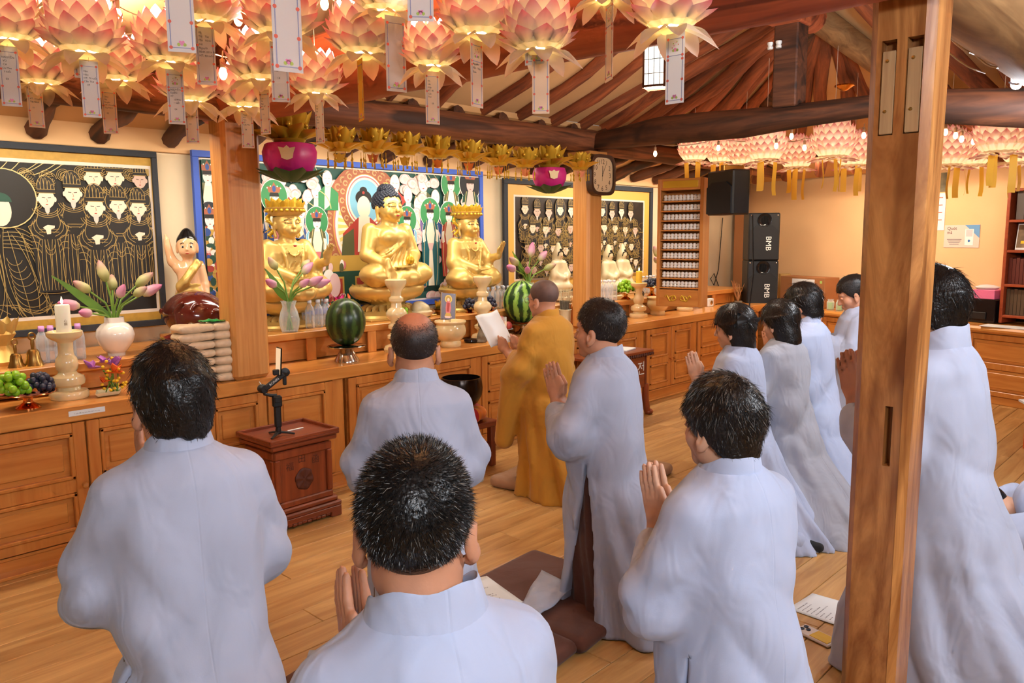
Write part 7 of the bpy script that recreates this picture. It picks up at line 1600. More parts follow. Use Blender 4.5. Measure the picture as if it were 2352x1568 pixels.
goldlamp(1262, 383, 4.0, 1.1, 'gold lotus on a small magenta bowl near the clock', True, 12); goldlamp(1332, 378, 3.98, 1.15, 'gold lotus lamp touching the wall clock', False, 13)
# wall clock on the right-hand column
ck = empty('wall_clock', (5.452+.012, 4.2, float(onx(1384, 402, 5.46)[2])), 0, 'rounded square wall clock with a dark wooden rim on the column', 'clock')
_ck = ony(1381, 402, 4.07); ck.location = (float(_ck[0]), 4.07, float(_ck[2]))
def rsq(r, k=4.0, n=40): return [(r*math.copysign(abs(math.cos(a))**(2/k), math.cos(a)), 1.0*r*math.copysign(abs(math.sin(a))**(2/k), math.sin(a))) for a in np.linspace(0, 2*math.pi, n+1)[:-1]]
mb = MB(); A, B = rsq(.168), rsq(.142); n_ = len(A); mb.add([(x, .03, z) for x, z in A]+[(x, -.028, z) for x, z in A]+[(x, -.028, z) for x, z in B]+[(x, -.012, z) for x, z in B], [(i, (i+1) % n_, n_+(i+1) % n_, n_+i) for i in range(n_)]+[(n_+i, n_+(i+1) % n_, 2*n_+(i+1) % n_, 2*n_+i) for i in range(n_)]+[(2*n_+i, 2*n_+(i+1) % n_, 3*n_+(i+1) % n_, 3*n_+i) for i in range(n_)]); mb.build('rim', flat('dark_walnut', srgb(64, 34, 24), .35), ck, True, angle=40)
MB().prism(rsq(.143), .0, .012, lambda x, z, y: (x, y-.012, z)).build('dial', flat('pale_wood_dial', srgb(240, 206, 160), .6), ck, False)
for h_ in range(1, 13):
    a = math.pi/2-h_*math.pi/6; rx, rz = .106, .110
    k = 1/max(abs(math.cos(a)), abs(math.sin(a)))*.92 if h_ % 3 else 1.0
    lettering('numeral', 'h%d' % h_, flat('numeral_brown', srgb(74, 44, 30), .5) if 'numeral_brown' not in bpy.data.materials else bpy.data.materials['numeral_brown'], ck, (rx*min(k, 1.18)*math.cos(a), -.0125, rz*min(k, 1.18)*math.sin(a)-.02), s=1.35)
for (ang, L, w) in ((-88+180-2, .075, .007), (62, .095, .004), (-95, .05, .002)): a = R(ang); MB().prism([(-w/2, -.012), (w/2, -.012), (w/3, L), (-w/3, L)], -.0005, .0005, lambda x, y, z, a=a: (x*math.sin(a)+y*math.cos(a), z, -x*math.cos(a)+y*math.sin(a))).build('clock_hand', M['brow'], ck, False, loc=(0, -.0145, 0))

# ---------------------------------------------------------------- floor furniture
bx_ = empty('offering_box', (2.205, 3.81, 0), R(1.5), 'red-brown wooden offering box carrying the phone gimbal', 'box')
mb = MB()
for sx in (-1, 1): mb.box((sx*.175, 0, .03), (.07, .36, .06), .004)
mb.box((0, -.172, .045), (.30, .016, .03), .003).box((0, 0, .072), (.43, .36, .03), .008).box((0, 0, .10), (.40, .33, .03), .008)
for i in range(9): mb.box((-.12+.03*i, -.172, .026-.006*abs(math.sin(i*1.2))), (.028, .014, .016), .003)
mb.build('base', M['redwoodx'], bx_, False)
MB().box((0, 0, .27), (.35, .28, .32), .004).build('body', M['redwood'], bx_, False)
fp = MB()
for (a, c, e, f) in ((-.178, .178, .385, .43), (-.178, .178, .115, .15), (-.178, -.145, .15, .385), (.145, .178, .15, .385)): fp.box(((a+c)/2, -.144, (e+f)/2), (c-a, .018, f-e), .006)
fp.build('front_frame', M['redwood'], bx_, False)
fp = MB()
for (a, c, e, f) in ((-.14, .14, .385, .43), (-.14, .14, .115, .15), (-.14, -.11, .15, .385), (.11, .14, .15, .385)): fp.box((-.178, (a+c)/2, (e+f)/2), (.018, c-a, f-e), .006)
fp.build('side_frame', M['redwood'], bx_, False)
tb = MB().box((0, 0, .455), (.41, .34, .03), .008).box((0, 0, .478), (.43, .355, .016), .004)
for (c, sz) in (((0, -.17, .493), (.43, .016, .022)), ((0, .17, .493), (.43, .016, .022)), ((-.207, 0, .493), (.016, .355, .022)), ((.207, 0, .493), (.016, .355, .022))): tb.box(c, sz, .004)
tb.build('tray_top', M['redwoodx'], bx_, False)
MB().box((.06, .02, .4885), (.10, .012, .004), .001).build('coin_slot', M['paper'], bx_, False)
for k, (x, z) in enumerate(((-.085, .335), (-.01, .365), (.075, .345))): lettering('carved_seal', 'seal%d' % (k+1), M['carve'], bx_, (x, -.1412, z-.018))
S_ = Sculpt(axis((-.08, .08, .005)), axis((-.02, .02, .005)), axis((-.08, .08, .005))); S_.ell((0, 0, 0), (.055, .008, .06)).warp(lambda x, y, z: .002*np.sin(6*np.arctan2(z, x))+.002*np.sin(90*np.sqrt(x*x+z*z))); link('carved_medallion', S_.mesh('carved_medallion'), M['carve'], bx_, (.0, -.140, .25))
# phone gimbal
gb = empty('phone_gimbal', (2.205-.075, 3.81-.03, .4865), R(-20), 'black phone gimbal on mini tripod standing on the offering box', 'gimbal')
for k in range(3): a = R(90+120*k+25); MB().tube([(0, 0, .022), (.05*math.cos(a), .05*math.sin(a), .012), (.085*math.cos(a), .085*math.sin(a), .004)], [.012, .009, .006], 8, flat=.7).build('tripod_leg', M['black'], gb)
MB().lathe([(0, .01), (.014, .01), (.016, .03), (.013, .05), (0, .05)], 16).build('tripod_hub', M['black'], gb)
MB().box((0, 0, .105), (.036, .034, .12), .008).build('handle', M['black'], gb, False); MB().box((0, -.002, .19), (.05, .036, .065), .008).box((0, -.02, .2), (.03, .01, .03), .003).build('control_grip', M['black'], gb, False)
MB().tube([(0, 0, .222), (-.03, 0, .225), (-.062, 0, .235), (-.068, 0, .26)], .009, 10).build('lower_arm', M['black'], gb); MB().lathe([(0, -.02), (.022, -.02), (.024, -.012), (.024, .014), (.02, .02), (0, .02)], 20).build('roll_motor', M['black'], gb, loc=(-.07, 0, .265), rot=(math.pi/2, 0, .4))
ar = MB().box((0, 0, 0), (.13, .018, .03), .006).build('long_arm', M['black'], gb, False, loc=(-.012, -.01, .30), rot=(0, R(-36), 0)); lettering('arm_lettering', 'ronin', M['white'], ar, (0, -.0095, -.005), s=1.15)
MB().lathe([(0, -.018), (.02, -.018), (.023, -.01), (.023, .012), (0, .018)], 20).build('tilt_motor', M['black'], gb, loc=(.05, 0, .345), rot=(math.pi/2, 0, 0)); MB().box((.01, -.002, .348), (.05, .026, .03), .004).build('phone_clamp', M['black'], gb, False); MB().box((.045, 0, .30), (.02, .02, .05), .004).build('counterweight', M['black'], gb, False)
ph = MB().box((0, 0, .055), (.008, .074, .15), .003).build('phone', M['black_gloss'], None, False, loc=tuple(gb.matrix_basis @ Vector((.018, .012, .35))), rot=(0, R(4), R(-10))); tag(ph, 'phone held upright in the black gimbal', 'phone'); MB().box((-.0042, 0, .055), (.0006, .068, .14)).build('screen', emit('phone_screen', (.9, .6, .35, 1), .9), ph, False)
MB().tube([(0, 0, 0), (-.012, 0, .02)], .0025, 6).build('lock_lever', M['white'], gb, loc=(-.075, 0, .285))
# singing bowl on cushion and stand
q = ony(1060, 905, 3.82); sbz = float(ony(1060, 866, 3.82)[2]); o = empty('singing_bowl', (float(q[0]), 3.82, sbz-.2), 0, 'large black singing bowl on an orange and red cushion', 'bowl'); MB().lathe([(0, 0), (.07, 0), (.11, .03), (.138, .08), (.145, .13), (.138, .18), (.132, .2), (.126, .2), (.13, .17), (.136, .13), (.128, .08), (.1, .036), (0, .02)], 40).build('bowl', flat('dark_bronze', srgb(44, 34, 28), .22, .6), o)
S_ = Sculpt(axis((-.22, .22, .008)), axis((-.22, .22, .008)), axis((-.01, .12, .008))); S_.put(lambda x, y, z: np.sqrt((np.sqrt(x*x+y*y)-.11)**2+((z-.05)*1.15)**2)-.055-.004*np.cos(8*np.arctan2(y, x)), (-.2, -.2, 0), (.2, .2, .11))
rm = S_.mesh('ring_cushion'); rm.materials.append(cloth('orange_silk', srgb(240, 140, 40))); rm.materials.append(cloth('red_silk', srgb(196, 40, 44)))
rm.polygons.foreach_set('material_index', [int(((math.atan2(p.center[1], p.center[0])+math.pi)/(2*math.pi)*8)) % 2 for p in rm.polygons])
rc = link('ring_cushion', rm, None, None, (float(q[0]), 3.82, sbz-.2-.095)); tag(rc, 'orange and red striped ring cushion under the singing bowl', 'cushion')
zs_ = sbz-.295; o = empty('bowl_stand', (float(q[0]), 3.82, 0), 0, 'dark wooden stand under the singing bowl cushion', 'stand'); MB().box((0, 0, zs_-.02), (.36, .34, .04), .006).build('stand_top', M['redwoodx'], o, False)
for sx in (-1, 1):
    for sy in (-1, 1): MB().box((sx*.145, sy*.135, (zs_-.04)/2), (.045, .045, zs_-.04), .005).build('leg', M['redwood'], o, False)
MB().box((0, 0, zs_*.45), (.3, .28, .03), .004).build('lower_shelf', M['redwoodx'], o, False)
# lectern with carved edge
tz = float(ony(1498, 800, 3.76)[2]); o = empty('low_lectern', (0, 0, 0), 0, 'low red-brown lectern with a white character on its front', 'lectern'); lx0, lx1 = 4.86, 5.70
MB().box(((lx0+lx1)/2, 3.90, tz-.012), (lx1-lx0, .34, .024), .004).build('desk_top', M['redwoodx'], o, False)
mb = MB()
for i in range(26): mb.box((lx0+.016+(lx1-lx0-.03)*i/25, 3.735, tz-.035), (.022, .02, .026), .004, (0, R(18), 0))
mb.build('carved_edge', M['carve'], o, False); MB().box(((lx0+lx1)/2-.02, 3.77, tz-.19), (lx1-lx0-.14, .02, .27), .003).build('front_panel', M['redwoodx'], o, False); MB().box((lx1-.05, 3.90, tz-.19), (.02, .26, .27), .003).build('side_panel', M['redwood'], o, False)
lettering('character', 'jeon', M['white'], o, (float(ony(1473, 835, 3.757)[0])-.0, 3.757, tz-.20), s=1.15)
for (x, y) in ((lx1-.06, 3.77), (lx1-.06, 4.03), (lx0+.06, 3.77), (lx0+.06, 4.03)): MB().tube([(x, y, tz-.3), (x+.0, y, .14), (x+.015, y-.005, .05), (x+.03, y-.01, .02)], [.028, .03, .03, .035], 12).build('leg', M['redwood'], o); MB().ball((x+.035, y-.015, .024), (.045, .036, .026), 12, 8).build('claw_foot', M['redwood'], o)
bk = MB().box((0, 0, 0), (.2, .14, .012), .002).build('book', M['paper'], None, False, loc=(float(ony(1422, 800, 3.95)[0]), 3.9, tz+.0065), rot=(0, 0, .2)); tag(bk, 'thin white book lying on the low lectern', 'book')
# ---------------------------------------------------------------- cushions, papers and small things on the floor
def cushion(label, c, sx, sy, th, rz, mat, seed=1, label_tab=True):
    S = Sculpt(axis((-sx/2-.03, sx/2+.03, .016)), axis((-sy/2-.03, sy/2+.03, .016)), axis((-.012, th+.03, .009)))
    S.put(lambda x, y, z: np.sqrt(np.maximum(np.abs(x)-sx/2+.04, 0)**2+np.maximum(np.abs(y)-sy/2+.04, 0)**2+(np.maximum(np.abs(z-th/2)*1.0-th/2+.03, 0))**2)-.03-.012*np.cos(x*3.1/sx)*np.cos(y*3.1/sy)+.005*np.sin(17*x+seed)*np.sin(13*y+seed*2), (-sx/2-.03, -sy/2-.03, -.01), (sx/2+.03, sy/2+.03, th+.03))
    o = link('floor_cushion', S.mesh('floor_cushion'), M[mat], None, (c[0], c[1], 0), (0, 0, rz)); tag(o, label, 'cushion')
    if label_tab: MB().box((sx/2-.0, -.1, th/2), (.004, .004, .03)).build('cloth_tab', M['paper'], o, False)
    return o
a_, b_ = onz(1427, 1404, .05), onz(1334, 1460, .05)
cushion('brown floor cushion under the man with cropped dark hair', (2.42, 2.06), .62, .72, .06, R(4), 'brown_cover', 1)
cushion('brown floor cushion under the balding man, paper lying on it', (1.66, 2.02), .98, .70, .055, R(4), 'brown_cover', 2)
cushion('wide tan velvet cushion under the monk', (3.83, 3.02), .92, .86, .07, R(8), 'tan', 3, False)
cushion('brown floor cushion under the man at lower left', (.78, 1.68), .62, .7, .05, R(-6), 'brown_cover', 4)
cushion('brown floor cushion behind the foot of the post', (2.86, .55), .74, .7, .05, R(0), 'brown_cover', 5); cushion('brown floor cushion under the bowed person at the right edge', (4.45, .40), .8, .72, .06, R(12), 'brown_cover', 6)
cushion('brown floor cushion far right beyond the bowed person', (5.6, .55), .7, .7, .06, R(20), 'brown_cover', 7, False)
def sheet_paper(label, pts, z, lines=14, curl=.006):
    P4_ = [onz(x, y, z)[:2] for x, y in pts]   # four corners in order
    def fn(u, v):
        p = (P4_[0]*(1-u)+P4_[1]*u)*(1-v)+(P4_[3]*(1-u)+P4_[2]*u)*v; return (p[0], p[1], z+.002+curl*(u*u+.5*v*v))
    o = MB().grid(fn, 8, 8).build('printed_sheet', M['paper'], None); md = o.modifiers.new('t', 'SOLIDIFY'); md.thickness = .0008; tag(o, label, 'paper'); mb = MB(); rg = random.Random(5)
    for i in range(lines):
        v = .12+.76*i/lines; u1 = .25+.6*rg.random()
        for k in range(int(u1*14)):
            u = .12+.05*k; w = .02+.018*rg.random(); q = [fn(u, v), fn(u+w, v), fn(u+w, v+.018), fn(u, v+.018)]; mb.add([(x, y, z_+.0012) for x, y, z_ in q], [(0, 1, 2, 3)])
    mb.build('print', M['ink_soft'], o, False); return o
sheet_paper('printed sheet lying on the brown cushion beside the grey crew cut', [(1060, 1335), (1118, 1326), (1202, 1388), (1105, 1412)], .066)
sheet_paper('printed sheet on the floor left of the post', [(1808, 1398), (1866, 1366), (1990, 1402), (1950, 1448)], .0, 10)
c_ = onz(1875, 1463, .0); pv = onz(1915, 1482, 0)-onz(1835, 1443, 0); ph = MB().box((0, 0, .006), (.158, .078, .011), .004).build('phone', flat('pearl_phone', srgb(226, 206, 190), .2), None, False, loc=(c_[0], c_[1], 0), rot=(0, 0, math.atan2(pv[1], pv[0]))); tag(ph, 'phone with a clear case and gold print lying beside the post', 'phone')
for (x, y) in ((-.06, .018), (-.06, -.008), (-.04, .005)): MB().lathe([(0, 0), (.009, 0), (.009, .003), (.006, .003), (0, .002)], 14).build('camera_lens', M['black_gloss'], ph, loc=(x, y, .0115))
MB().box((.028, 0, .0125), (.08, .06, .002), .001).build('gold_print', M['foil'], ph, False)
q = onz(1098, 1104, 0); bottle((float(q[0]), float(q[1]), 0), 'capw', 'small clear water bottle on the floor beside the monk', None, 1.25)
tb = empty('small_table', (float(onz(2337, 1062, 0)[0])+.25, float(onz(2337, 1062, 0)[1])-.2, 0), R(15), 'orange painted low table cut by the right edge', 'table'); MB().box((0, 0, .385), (.6, .42, .03), .005).build('table_top', M['orange_leg'], tb, False)
for sx in (-1, 1):
    for sy in (-1, 1): MB().box((sx*.26, sy*.17, .185), (.045, .045, .37), .004).build('leg', M['orange_leg'], tb, False)
bk = MB().box((0, 0, .008), (.22, .3, .016), .002).build('open_book', M['paper'], None, False, loc=(tb.location[0]-.16, tb.location[1]+.06, .4005), rot=(0, 0, .5)); tag(bk, 'white book on the orange table at the right edge', 'book')
# ---------------------------------------------------------------- lamp cabinet in the far corner
pl_, pr_ = ony(1506, 655, 4.62), ony(1612, 668, 4.40)
A_ = np.array([7.22, 4.95]); zb = ZR
vd = np.array(ray(1558, 540)[:2]); vd /= np.linalg.norm(vd); dc = 7.15
cA = np.array(dep(1509, 540, 6.95)[:2]); cB = np.array(dep(1614, 540, 6.72)[:2]); wv = cB-cA; cw_ = float(np.linalg.norm(wv)); ca = math.atan2(wv[1], wv[0])
lc = empty('lamp_cabinet', (cA[0], cA[1], zb), ca, 'tall wooden cabinet holding rows of tiny white figures', 'cabinet'); hC = float(dep(1509, 413, 6.95)[2])-zb; dC = .16
for (c, sz) in (((.015, dC/2, hC/2), (.03, dC, hC)), ((cw_-.015, dC/2, hC/2), (.03, dC, hC))): MB().box(c, sz, .003).build('side_panel', M['altar_v'], lc, False)
MB().box((cw_/2, dC-.008, hC/2), (cw_-.06, .012, hC)).build('back_panel', M['altar'], lc, False); MB().box((cw_/2, dC/2, hC-.05), (cw_-.06, dC, .1), .003).build('top_rail', M['altar'], lc, False); MB().box((cw_/2, dC/2, .075), (cw_-.06, dC, .15), .003).build('drawer_front', M['altar'], lc, False)
MB().box((cw_/2, -.003, hC-.05), (cw_-.1, .006, .06), .002).build('gold_sign', M['foil'], lc, False)
mb = MB()
for k in (-1, 1): mb.tube([(cw_/2+k*(.02+.1*t), -.004, .075+.025*math.sin(9*t)) for t in np.linspace(0, 1, 14)], .006, 6).tube([(cw_/2+k*(.05+.03*math.cos(a)), -.004, .075+.02*math.sin(a)) for a in np.linspace(0, 5, 10)], .005, 6)
mb.build('carved_scroll', M['foil'], lc)
TH = MB().lathe([(0, 0), (.012, 0), (.021, .008), (.022, .016), (.012, .024), (.018, .030), (.019, .042), (.010, .052), (0, .054)], 10).mesh('figure'); TH.materials.append(M['white_ceramic'])
rows = 10; mw = lc.matrix_basis
words = ['top', 'second', 'third', 'fourth', 'fifth', 'sixth', 'seventh', 'eighth', 'ninth', 'lowest']
for r_i in range(rows):
    z = hC-.19-r_i*(hC-.36)/(rows-1); MB().box((cw_/2, dC/2, z-.006), (cw_-.06, dC-.02, .012), .002).build('shelf', M['altar'], lc, False)
    for k in range(10):
        o = link('miniature_figure', TH, None, None, tuple(mw @ Vector((.055+(cw_-.11)*k/9, .05, z))), (0, 0, ca)); tag(o, 'tiny white figure on the '+words[r_i]+' shelf of the lamp cabinet', 'figurine', 'tiny figures on the '+words[r_i]+' cabinet shelf')
# loudspeakers
def speaker(label, p, rz, w, d, h, logo=True):
    o = empty('loudspeaker', p, rz, label, 'loudspeaker'); MB().box((0, d/2, h/2), (w, d, h), .012).build('cabinet', M['black'], o, False); MB().prism([(-w*.46, .03*h), (w*.46, .03*h), (w*.46, .62*h), (w*.26, .74*h), (-w*.26, .74*h), (-w*.46, .62*h)], -.012, .0, lambda x, z, y: (x, y, z)).build('grille', M['grille'], o, False)
    if logo:
        MB().lathe([(0, -.02), (.02, -.02), (.03, -.01), (.075, .012), (.08, .012), (.08, 0), (0, 0)], 24).build('horn', M['black_gloss'], o, loc=(0, 0, h*.85), rot=(math.pi/2, 0, 0)); lettering('logo', 'bmb', M['white'], o, (.02, -.0135, h*.36), (math.pi/2, R(90), 0), s=1.25)
        for k in (-1, 1): MB().ball((k*w*.42, -.004, h*.95), (.008, .004, .008), 8, 5).build('screw', M['silver'], o)
    return o
sl, sr = onz(1714, 706, .7025), onz(1785, 706, .7025); sv = sr[:2]-sl[:2]; sa = math.atan2(sv[1], sv[0]); sw = float(np.linalg.norm(sv)); mid_ = (sl+sr)/2; hh = .545
speaker('lower black loudspeaker of the stacked pair on the counter', (mid_[0], mid_[1], .7025), sa, sw, .3, hh); speaker('upper black loudspeaker of the stacked pair on the counter', (mid_[0], mid_[1], .7025+hh), sa, sw, .3, hh)
hA, hB = dep(1622, 495, 6.62), dep(1682, 499, 6.30); hv = hB[:2]-hA[:2]; o = speaker('black loudspeaker hung in the corner above the lamp cabinet', ((hA[0]+hB[0])/2, (hA[1]+hB[1])/2, float(hA[2])), math.atan2(hv[1], hv[0]), float(np.linalg.norm(hv)), .17, .36, False)
MB().box((0, .12, .38), (.05, .2, .05), .005).build('wall_bracket', M['oldbrass'], o, False); MB().tube([(.05, .3, .0), (.06, .32, -.5), (.02, .3, -.95)], .006, 6).build('cable', M['black'], o)
# things on the side counter
def onwall(px, py, off):
    p0 = np.array([RW0[0]+_n[0]*off, RW0[1]+_n[1]*off, 0]); n3 = np.array([_n[0], _n[1], 0]); v = ray(px, py); C_ = np.array([0, 0, HC]); t = (n3 @ (p0-C_))/(n3 @ v); return C_+v*t
def rbox(name, label, cat, px0, px1, pyb, pyt, off, dpt, mat, z=.7025):
    a, b = onwall(px0, pyb, off), onwall(px1, pyb, off); t = onwall(px0, pyt, off); w = float(np.linalg.norm((b-a)[:2])); h = max(.02, float(t[2])-z); c = (a+b)/2
    o = MB().box((0, dpt/2, h/2), (w, dpt, h), .004).build(name, mat, None, False, loc=(c[0], c[1], z), rot=(0, 0, RA)); tag(o, label, cat); return o, w, h
o, w_, h_ = rbox('cardboard_box', 'brown cardboard box beside the stacked loudspeakers', 'box', 1790, 1892, 705, 633, .34, .25, M['card']); MB().box((.02, -.002, h_*.62), (w_*.5, .002, h_*.62)).build('paper_sheet', M['paper'], o, False); MB().box((w_*.42, -.002, h_*.85), (.03, .002, .03)).build('green_sticker', M['green_jar'], o, False)
q = onwall(1802, 640, .12); o = MB().lathe([(0, 0), (.07, 0), (.07, .36), (.066, .36), (.066, .01), (0, .01)], 20).build('paper_roll', flat('kraft_yellow', srgb(206, 160, 92), .7), None, loc=(q[0], q[1], .7025)); tag(o, 'upright yellow paper roll behind the cardboard box', 'roll')
for i, px in enumerate((1907, 1928, 1946)):
    q = onwall(px, 712, .40); o = empty('wax_jar', (q[0], q[1], .7025), 0, 'glass jar of green wax on the counter left of the post', 'jar', 'green wax jars on the side counter'); MB().lathe([(0, .004), (.036, .004), (.038, .08), (0, .08)], 18).build('wax', M['green_jar'], o); MB().lathe([(0, 0), (.04, 0), (.042, .085), (.03, .1), (.034, .115), (.031, .115), (.028, .1), (.039, .085), (.037, .003), (0, .003)], 18).build('glass', M['glass'], o)
o, w_, h_ = rbox('printer', 'black printer on the counter left of the bookshelf', 'printer', 2215, 2283, 735, 684, .34, .3, M['black_gloss']); MB().box((-.02, -.006, h_*.3), (w_*.6, .012, h_*.3), .004).build('paper_tray', M['black'], o, False); zt2 = .7025+h_
o, w_, h2 = rbox('pink_box', 'flat pink box lying on the printer', 'box', 2232, 2284, 684, 664, .33, .25, M['pinkbox'], zt2+.001)
q = onwall(2266, 662, .22); o = MB().lathe([(0, 0), (.08, 0), (.11, .02), (.06, .04), (0, .045)], 20, mod=lambda a, t, z: 1+.1*math.sin(3*a)).build('plastic_bag', thin('crumpled_plastic', (.9, .9, .92, 1), .4, .2), None, loc=(q[0], q[1], zt2+h2+.002)); tag(o, 'crumpled clear plastic bag on top of the pink box', 'bag')
a = onwall(2330, 735, .5); o = MB().box((0, 0, .004), (.5, .18, .008), .001).build('loose_papers', M['paper'], None, False, loc=(a[0]-.02, a[1], .7025), rot=(0, 0, RA+.1)); tag(o, 'loose white papers on the counter under the bookshelf', 'paper')
# bookshelf
sA = onwall(2293, 732, .30); zb = .7125; zt3 = float(onwall(2306, 432, .30)[2]); Ls = 1.0
bkS = empty('bookshelf', (sA[0], sA[1], zb), RA, 'red-brown bookshelf standing on the counter at the right edge', 'bookshelf'); hS = zt3-zb
for x in (.015, Ls-.015): MB().box((x, .13, hS/2), (.03, .26, hS), .003).build('side_panel', M['shelfwood'], bkS, False)
MB().box((Ls/2, .252, hS/2), (Ls-.06, .012, hS)).build('back_panel', M['dark'], bkS, False)
lev = [0.0, .305, .595, .875, 1.14]
sz = [float(onwall(2305, y, .30)[2])-zb for y in (726, 655, 577, 508)]+[hS-.02]
for z in sz: MB().box((Ls/2, .125, z), (Ls-.06, .25, .024), .003).build('shelf', M['shelfwood'], bkS, False)
mwS = bkS.matrix_basis
def books(level, n, x0, wdt, hb, mat, lab):
    for k in range(n):
        hbk = hb*(.97+.05*random.Random(k).random()); o = MB().box((0, 0, hbk/2), (wdt*.93, .17, hbk), .002).build('book', mat, None, False, loc=tuple(mwS @ Vector((x0+wdt*k, .125, sz[level]+.0125))), rot=(0, 0, RA)); tag(o, lab, 'book', lab)
books(0, 14, .05, .033, .24, M['bookbrown'], 'brown-spined book on the lowest bookshelf row'); books(1, 14, .05, .033, .24, M['bookred'], 'dark red book on the second bookshelf row'); books(3, 2, .10, .075, .26, M['bookgrey'], 'thick grey book on the top bookshelf row')
o = MB().box((0, 0, .12), (.2, .02, .24), .002).build('picture_book', M['paper'], None, False, loc=tuple(mwS @ Vector((.17, .06, sz[2]+.0125))), rot=(R(-8), 0, RA)); tag(o, 'picture book propped facing out on the bookshelf', 'book'); MB().box((-.005, -.0105, .125), (.17, .001, .21)).build('cover_picture', flat('cover_brown', srgb(140, 110, 80), .5, var=.4, vs=12), o, False); MB().box((0, -.0112, .07), (.11, .001, .025)).build('cover_title', M['yellowfl'], o, False)
q = tuple(mwS @ Vector((.35, .12, hS+.012))); o = MB().box((0, 0, .03), (.34, .2, .06), .01).build('red_box', flat('dark_red_box', srgb(120, 26, 40), .5), None, False, loc=q, rot=(0, 0, RA)); tag(o, 'dark red box on top of the bookshelf', 'box')
# posters on the right wall
def poster(name, label, x0, x1, yt, yb, mat, off=.004):
    a, b, t = onwall(x0, yb, off), onwall(x1, yb, off), onwall(x0, yt, off); w = float(np.linalg.norm((b-a)[:2])); h = float(t[2]-a[2]); c = (a+b)/2
    o = MB().box((0, 0, h/2), (w, .002, h)).build(name, mat, None, False, loc=(c[0], c[1], float(a[2])), rot=(0, 0, RA)); tag(o, label, 'poster'); return o, w, h
o, w_, h_ = poster('scan_poster', 'pink and blue poster with bold lettering right of the post', 2167, 2248, 517, 568, flat('poster_pink', srgb(244, 206, 190), .6))
lettering('headline', 'quet', M['ink'], o, (-w_*.42, -.0018, h_*.78), s=w_/.42)
MB().add([(w_*.08, -.0014, h_), (w_*.5, -.0014, h_), (w_*.5, -.0014, h_*.42)], [(0, 1, 2)]).build('blue_corner', flat('poster_blue', srgb(110, 160, 206), .6), o, False); MB().box((w_*.22, -.002, h_*.46), (w_*.24, .002, h_*.72), .001).build('phone_picture', M['white'], o, False)
MB().box((w_*.22, -.0032, h_*.64), (w_*.18, .0005, h_*.3)).build('grey_square', flat('poster_grey', srgb(214, 204, 204), .6), o, False); MB().lathe([(0, 0), (.012, 0), (.012, .0006), (0, .0006)], 16).build('blue_dot', flat('dot_blue', srgb(60, 110, 180), .6), o, loc=(w_*.22, -.003, h_*.3), rot=(math.pi/2, 0, 0))
for k in range(4): MB().box((-w_*.2, -.0016, h_*(.36-.07*k)), (w_*(.42-.05*k), .0006, h_*.03)).build('small_print', M['ink_soft'], o, False)
o, w_, h_ = poster('wall_sheet', 'long pale printed sheet on the wall partly behind the post', 2132, 2168, 445, 529, M['paper'])
for k in range(4): MB().box((.03, -.0016, h_*(.88-.2*k)), (w_*.3, .0006, h_*.025)).build('small_print', M['ink_red'], o, False)
o, w_, h_ = poster('calendar_picture', 'dark landscape picture above the pale sheet beside the post', 2120, 2172, 400, 443, flat('landscape_print', srgb(120, 110, 84), .6, var=.5, vs=10), .006)
# ---------------------------------------------------------------- lamps
bl = empty('box_lantern_lamp', dep(1508, 155, 4.3), R(20), 'lit white box lantern with dark bars under the red beam', 'lamp'); wL, hL = .115, .21
MB().box((0, 0, 0), (wL, wL, hL)).build('paper_shade', M['lantern_paper'], bl, False)
for sx in (-1, 1):
    for sy in (-1, 1): MB().box((sx*wL/2, sy*wL/2, 0), (.010, .010, hL+.02)).build('corner_bar', M['log'], bl, False)
for z in (-hL/2, hL/2):
    for (c, s) in (((0, wL/2, z), (wL, .01, .012)), ((0, -wL/2, z), (wL, .01, .012)), ((wL/2, 0, z), (.01, wL, .012)), ((-wL/2, 0, z), (.01, wL, .012))): MB().box(c, s).build('rail', M['log'], bl, False)
for k in (-1, 0, 1):
    for (c, s) in (((k*.032, -wL/2-.002, 0), (.003, .003, hL)), ((-wL/2-.002, k*.032, 0), (.003, .003, hL))): MB().box(c, s).build('thin_bar', M['log'], bl, False)
for z in (-.04, .035): MB().box((-wL/2-.002, 0, z), (.003, wL, .003)).box((0, -wL/2-.002, z), (wL, .003, .003)).build('thin_rail', M['log'], bl, False)
MB().tube([(0, 0, hL/2), (0, 0, hL/2+.4)], .003, 6).build('cord', M['black'], bl); lamp('box_lantern_glow', 'POINT', (0, 0, -.2), 26, (1.0, .9, .74), .08, parent=bl)
pl2 = ony(2336, 182, .95); tl = empty('ceiling_lamp', pl2, R(12), 'glaring white lamp fixed under the pale log at the right edge', 'lamp'); MB().tube([(-.13, 0, 0), (-.12, 0, 0), (.16, 0, 0)], [.012, .026, .026], 16).build('tube', M['tube_light'], tl); MB().tube([(-.16, 0, .0), (-.13, 0, 0)], [.016, .02], 12).build('end_cap', M['white'], tl)
for k in range(3): MB().tube([(-.19+.02*k, .05*math.cos(a), .05*math.sin(a)) for a in np.linspace(0, 5.5, 14)], .002, 5).build('wire_loop', M['silver'], tl)
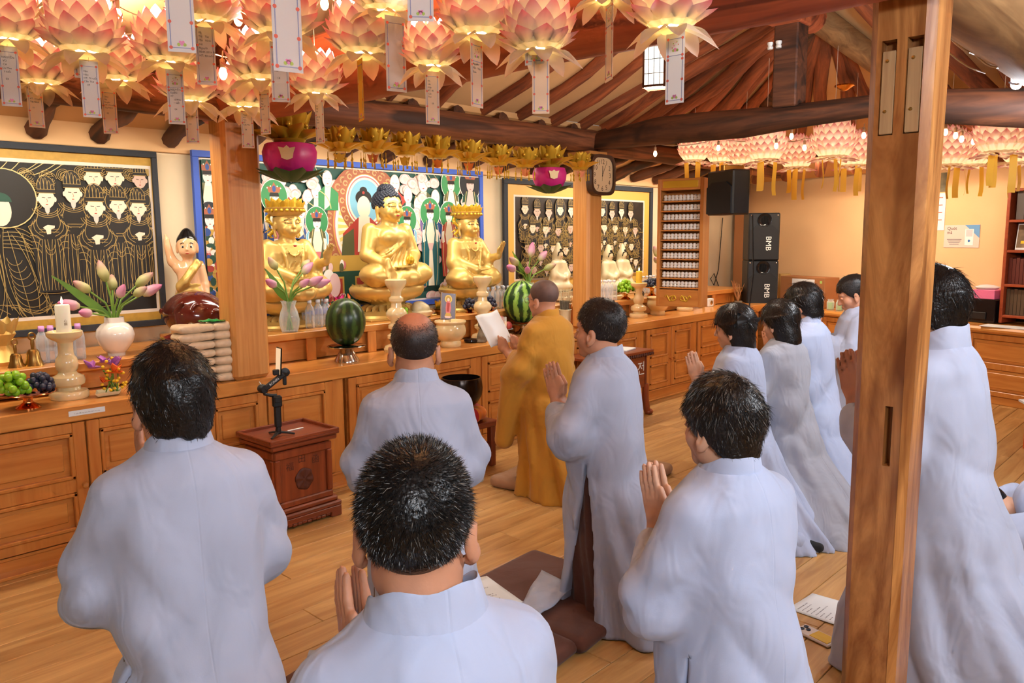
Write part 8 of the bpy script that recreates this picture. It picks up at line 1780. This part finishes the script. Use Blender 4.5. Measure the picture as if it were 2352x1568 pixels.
lamp('ceiling_lamp_glow', 'POINT', (.0, -.06, -.12), 75, (.86, .92, 1.0), .10, parent=tl)
q = dep(1940, 194, 6.4); o = MB().lathe([(.03, 0), (.075, .004), (.08, .014), (.05, .03), (.02, .05), (0, .052)], 24).build('ceiling_rosette', M['brass'], None, loc=q, rot=(math.pi, 0, 0)); tag(o, 'round brass ceiling rosette on the hip rafter', 'rosette')
# tube fittings that carry the room's general light, on the ceiling behind the camera; the first one houses the added wall light
wf = empty('tube_fitting', (8.05, 2.95, 2.33), RA, 'added tube fitting above the side counter, unseen behind the far lanterns', 'lamp'); MB().box((0, 0, .03), (2.0, .08, .04), .006).build('housing', M['log'], wf, False)
for i, (x, y, rz) in enumerate(((-.6, -1.4, .75), (2.6, -1.0, .9))):
    o = empty('tube_fitting', (x, y, 2.46), rz, 'white tube light fitting on the ceiling '+('behind the camera' if i == 0 else 'behind and right of the camera'), 'lamp'); MB().box((0, 0, .03), (1.25, .1, .05), .006).build('housing', M['white'], o, False); MB().tube([(-.58, 0, -.01), (.58, 0, -.01)], .014, 12).build('tube', emit('tube_soft', (.9, .95, 1, 1), 4.0) if i == 0 else bpy.data.materials['tube_soft'], o)

pts = [(1660, 500), (1655, 560), (1650, 620), (1640, 655), (1632, 640), (1640, 628), (1652, 660), (1640, 690)]
o = MB().tube([ony(x, y, 5.07) for x, y in pts], .006, 6).build('black_cable', M['black'], None); tag(o, 'thin black cable looping down the cream wall by the lamp cabinet', 'cable')
q = onz(1700, 706, .7025); o = empty('dry_twigs', (float(q[0])-.05, float(q[1]), .7025), 0, 'small jar of dry twigs left of the stacked loudspeakers', 'twigs'); MB().lathe([(0, 0), (.04, 0), (.045, .08), (.04, .08), (0, .07)], 16).build('jar', M['stone'], o); rg = random.Random(8)
for i in range(14): a = rg.random()*6.3; MB().tube([(0, 0, .06), (.05*math.cos(a), .05*math.sin(a), .17), (.10*math.cos(a+.5), .08*math.sin(a+.5), .26+.06*rg.random())], [.004, .003, .002], 5).build('twig', M['card'], o)
